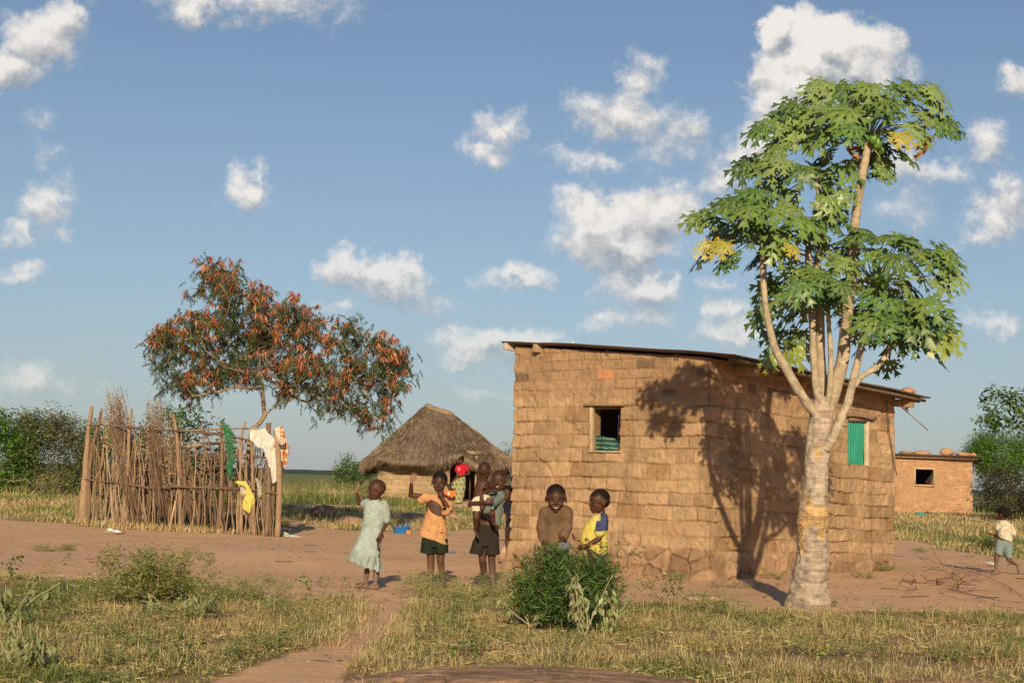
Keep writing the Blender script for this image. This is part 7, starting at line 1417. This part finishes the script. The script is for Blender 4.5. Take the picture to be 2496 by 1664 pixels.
def woman():
    Z = Zm(1060, 1090, 9.225); Y = 43.5; p = Person('woman in a red t shirt and patterned wrap skirt beside the thatched hut', Z, Y, .008)
    h = p.head(588, 292, 0, (-.85, -.5, -.05), (.05, 0, 1), .98, neck=(610, 395, .0), smile=1)
    p.torso([(580, 380, 650, 380, .045), (505, 430, 725, 420, .08), (500, 560, 690, 560, .09), (515, 640, 670, 640, .09), (480, 760, 680, 760, .12), (470, 900, 660, 900, .11)])
    sh, el, w = p.arm([(715, 425, -.02), (768, 590, -.06), (600, 635, -.20)], (.042, .036, .03, .022)); p.add_hand(w, (-1, 0, -.1), (0, 1, 0), 1, k=1.15)
    sh, el, w = p.arm([(505, 440, 0), (510, 640, -.08), (400, 775, -.18)], (.042, .036, .03, .022)); p.add_hand(w, p.J(335, 840, -.2) - w, (0, 1, 0), 1, k=1.15)
    zf = p.J(520, 1268)[2]
    for x in (480, 580):
        kn = p.J(x, 1010); an = A3(kn[0], Y, zf + .07); p.q += [p_cap(p.J(x + 20, 880), .08, kn, .055), p_cap(kn, .055, an, .033)] + foot(an, an + A3(-.12, -.12, -.05), 1.2)
    p.finish(False); V, Fq, N_ = remesh([p_ell(h.pt(0, -.06, .11), [h.s * .04, h.f * .045, h.u * .045])], .008, 1); obj('hair_bun', V, Fq, m_hair, None, p.t)
    def logo(px, V, C, N):
        x, y = px; m = np.zeros(len(V), bool)
        for a_, b_, r_ in ((530, 468, 10), (560, 462, 9), (528, 492, 8), (545, 500, 8), (538, 515, 9)): m |= (x - a_) ** 2 + (y - b_) ** 2 < r_ ** 2
        C[m & (N[:, 1] < 0)] = (.75, .7, .7); return C
    p.wear('t_shirt', [p_loft([p.ring(572, 378, 660, 375, .055), p.ring(520, 400, 715, 395, .09), p.ring(482, 450, 742, 440, .11), p.ring(475, 530, 708, 530, .12), p.ring(485, 630, 692, 610, .12), p.ring(500, 640, 680, 630, .1)], 40), p_cap(p.J(715, 430, 0), .065, p.J(732, 485, -.02), .062), p_cap(p.J(505, 440, 0), .06, p.J(490, 520, -.03), .058)], (.50, .018, .035), .009, .006, logo)
    def cf(px, V, C, N):
        x, y = px; cx_, cy_ = 95., 105.; row = np.floor(y / cy_); xs = x + (row % 2) * cx_ / 2; u = (xs / cx_) % 1 - .5; v = (y / cy_) % 1 - .5; r_ = np.hypot(u, v); a_ = np.arctan2(v, u); sp = np.sin(r_ * 26 - a_); C[:] = (.13, .14, .11); C[(r_ < .40)] = (.50, .46, .12); C[(r_ < .40) & (sp > .25)] = (.06, .09, .05); C[(r_ > .42) & (np.abs(u - v * .3) > .40)] = (.58, .48, .40); return C
    p.wear('wrap_skirt', [p_loft([p.ring(520, 640, 676, 640, .12), p.ring(455, 760, 692, 750, .16), p.ring(405, 900, 690, 880, .18), p.ring(398, 1050, 665, 1050, .19), p.ring(400, 1200, 645, 1190, .2), p.ring(410, 1262, 636, 1235, .2), p.ring(430, 1258, 620, 1235, .16)], 50), p_cap(p.J(450, 760, -.1), .07, p.J(408, 890, -.12), .08)], (.13, .14, .11), .009, .01, cf)
    q = Person('very small child in an orange shirt held by the woman in red', Z, 43.1, .008)
    q.head(328, 895, 0, (0, -1, -.05), (0, 0, 1), .80, neck=(328, 965, .0)); q.torso([(300, 965, 355, 965, .04), (255, 1000, 400, 1000, .06), (265, 1120, 390, 1120, .07), (270, 1180, 390, 1180, .07)])
    for sx, pts in ((-1, [(255, 1000, 0), (225, 1060, 0), (235, 1120, -.06)]), (1, [(400, 1000, 0), (430, 1060, 0), (395, 1120, -.05)])): sh, el, w = q.arm(pts, (.035, .03, .026, .018)); q.add_hand(w, (-.2 * sx, -.2, -1), (0, 1, 0), sx, k=.8)
    for x in (300, 360): kn = q.J(x, 1235); an = A3(kn[0], 43.1, float(H(kn[0], 43.1)) + .07); q.q += [p_cap(q.J(x, 1160), .055, kn, .045), p_cap(kn, .045, an, .03)] + foot(an, an + A3(0, -.11, -.045), .9)
    q.finish(False)
    def cf2(px, V, C, N):
        x, y = px; C[(np.abs(x - 312) < 26) & (np.abs(y - 1035) < 34) & (N[:, 1] < 0)] = (.66, .6, .62); return C
    q.wear('shirt', [p_loft([q.ring(295, 960, 360, 960, .05), q.ring(240, 985, 415, 985, .08), q.ring(240, 1060, 420, 1060, .09), q.ring(245, 1150, 415, 1150, .1)], 40), p_cap(q.J(245, 1000, 0), .05, q.J(226, 1060, 0), .05), p_cap(q.J(410, 1000, 0), .05, q.J(430, 1080, 0), .05)], (.85, .19, .05), .009, .005, cf2)
woman()
#SECTION finish
def settle():
    """move every Empty to the foot of its thing without moving the parts"""
    bpy.context.view_layer.update()
    for t in [o for o in S.objects if o.type == 'EMPTY' and o.parent is None]:
        kids = [c for c in t.children_recursive if c.type == 'MESH']
        if not kids: continue
        lo = np.full(3, 1e9); hi = -lo
        for c in kids:
            b = np.array([tuple(c.matrix_world @ Vector(k)) for k in c.bound_box]); lo = np.minimum(lo, b.min(0)); hi = np.maximum(hi, b.max(0))
        loc = Vector(((lo[0] + hi[0]) / 2, (lo[1] + hi[1]) / 2, max(lo[2], 0)))
        t.location = loc
        for c in t.children: c.matrix_parent_inverse = Matrix.Translation(-loc)
settle()
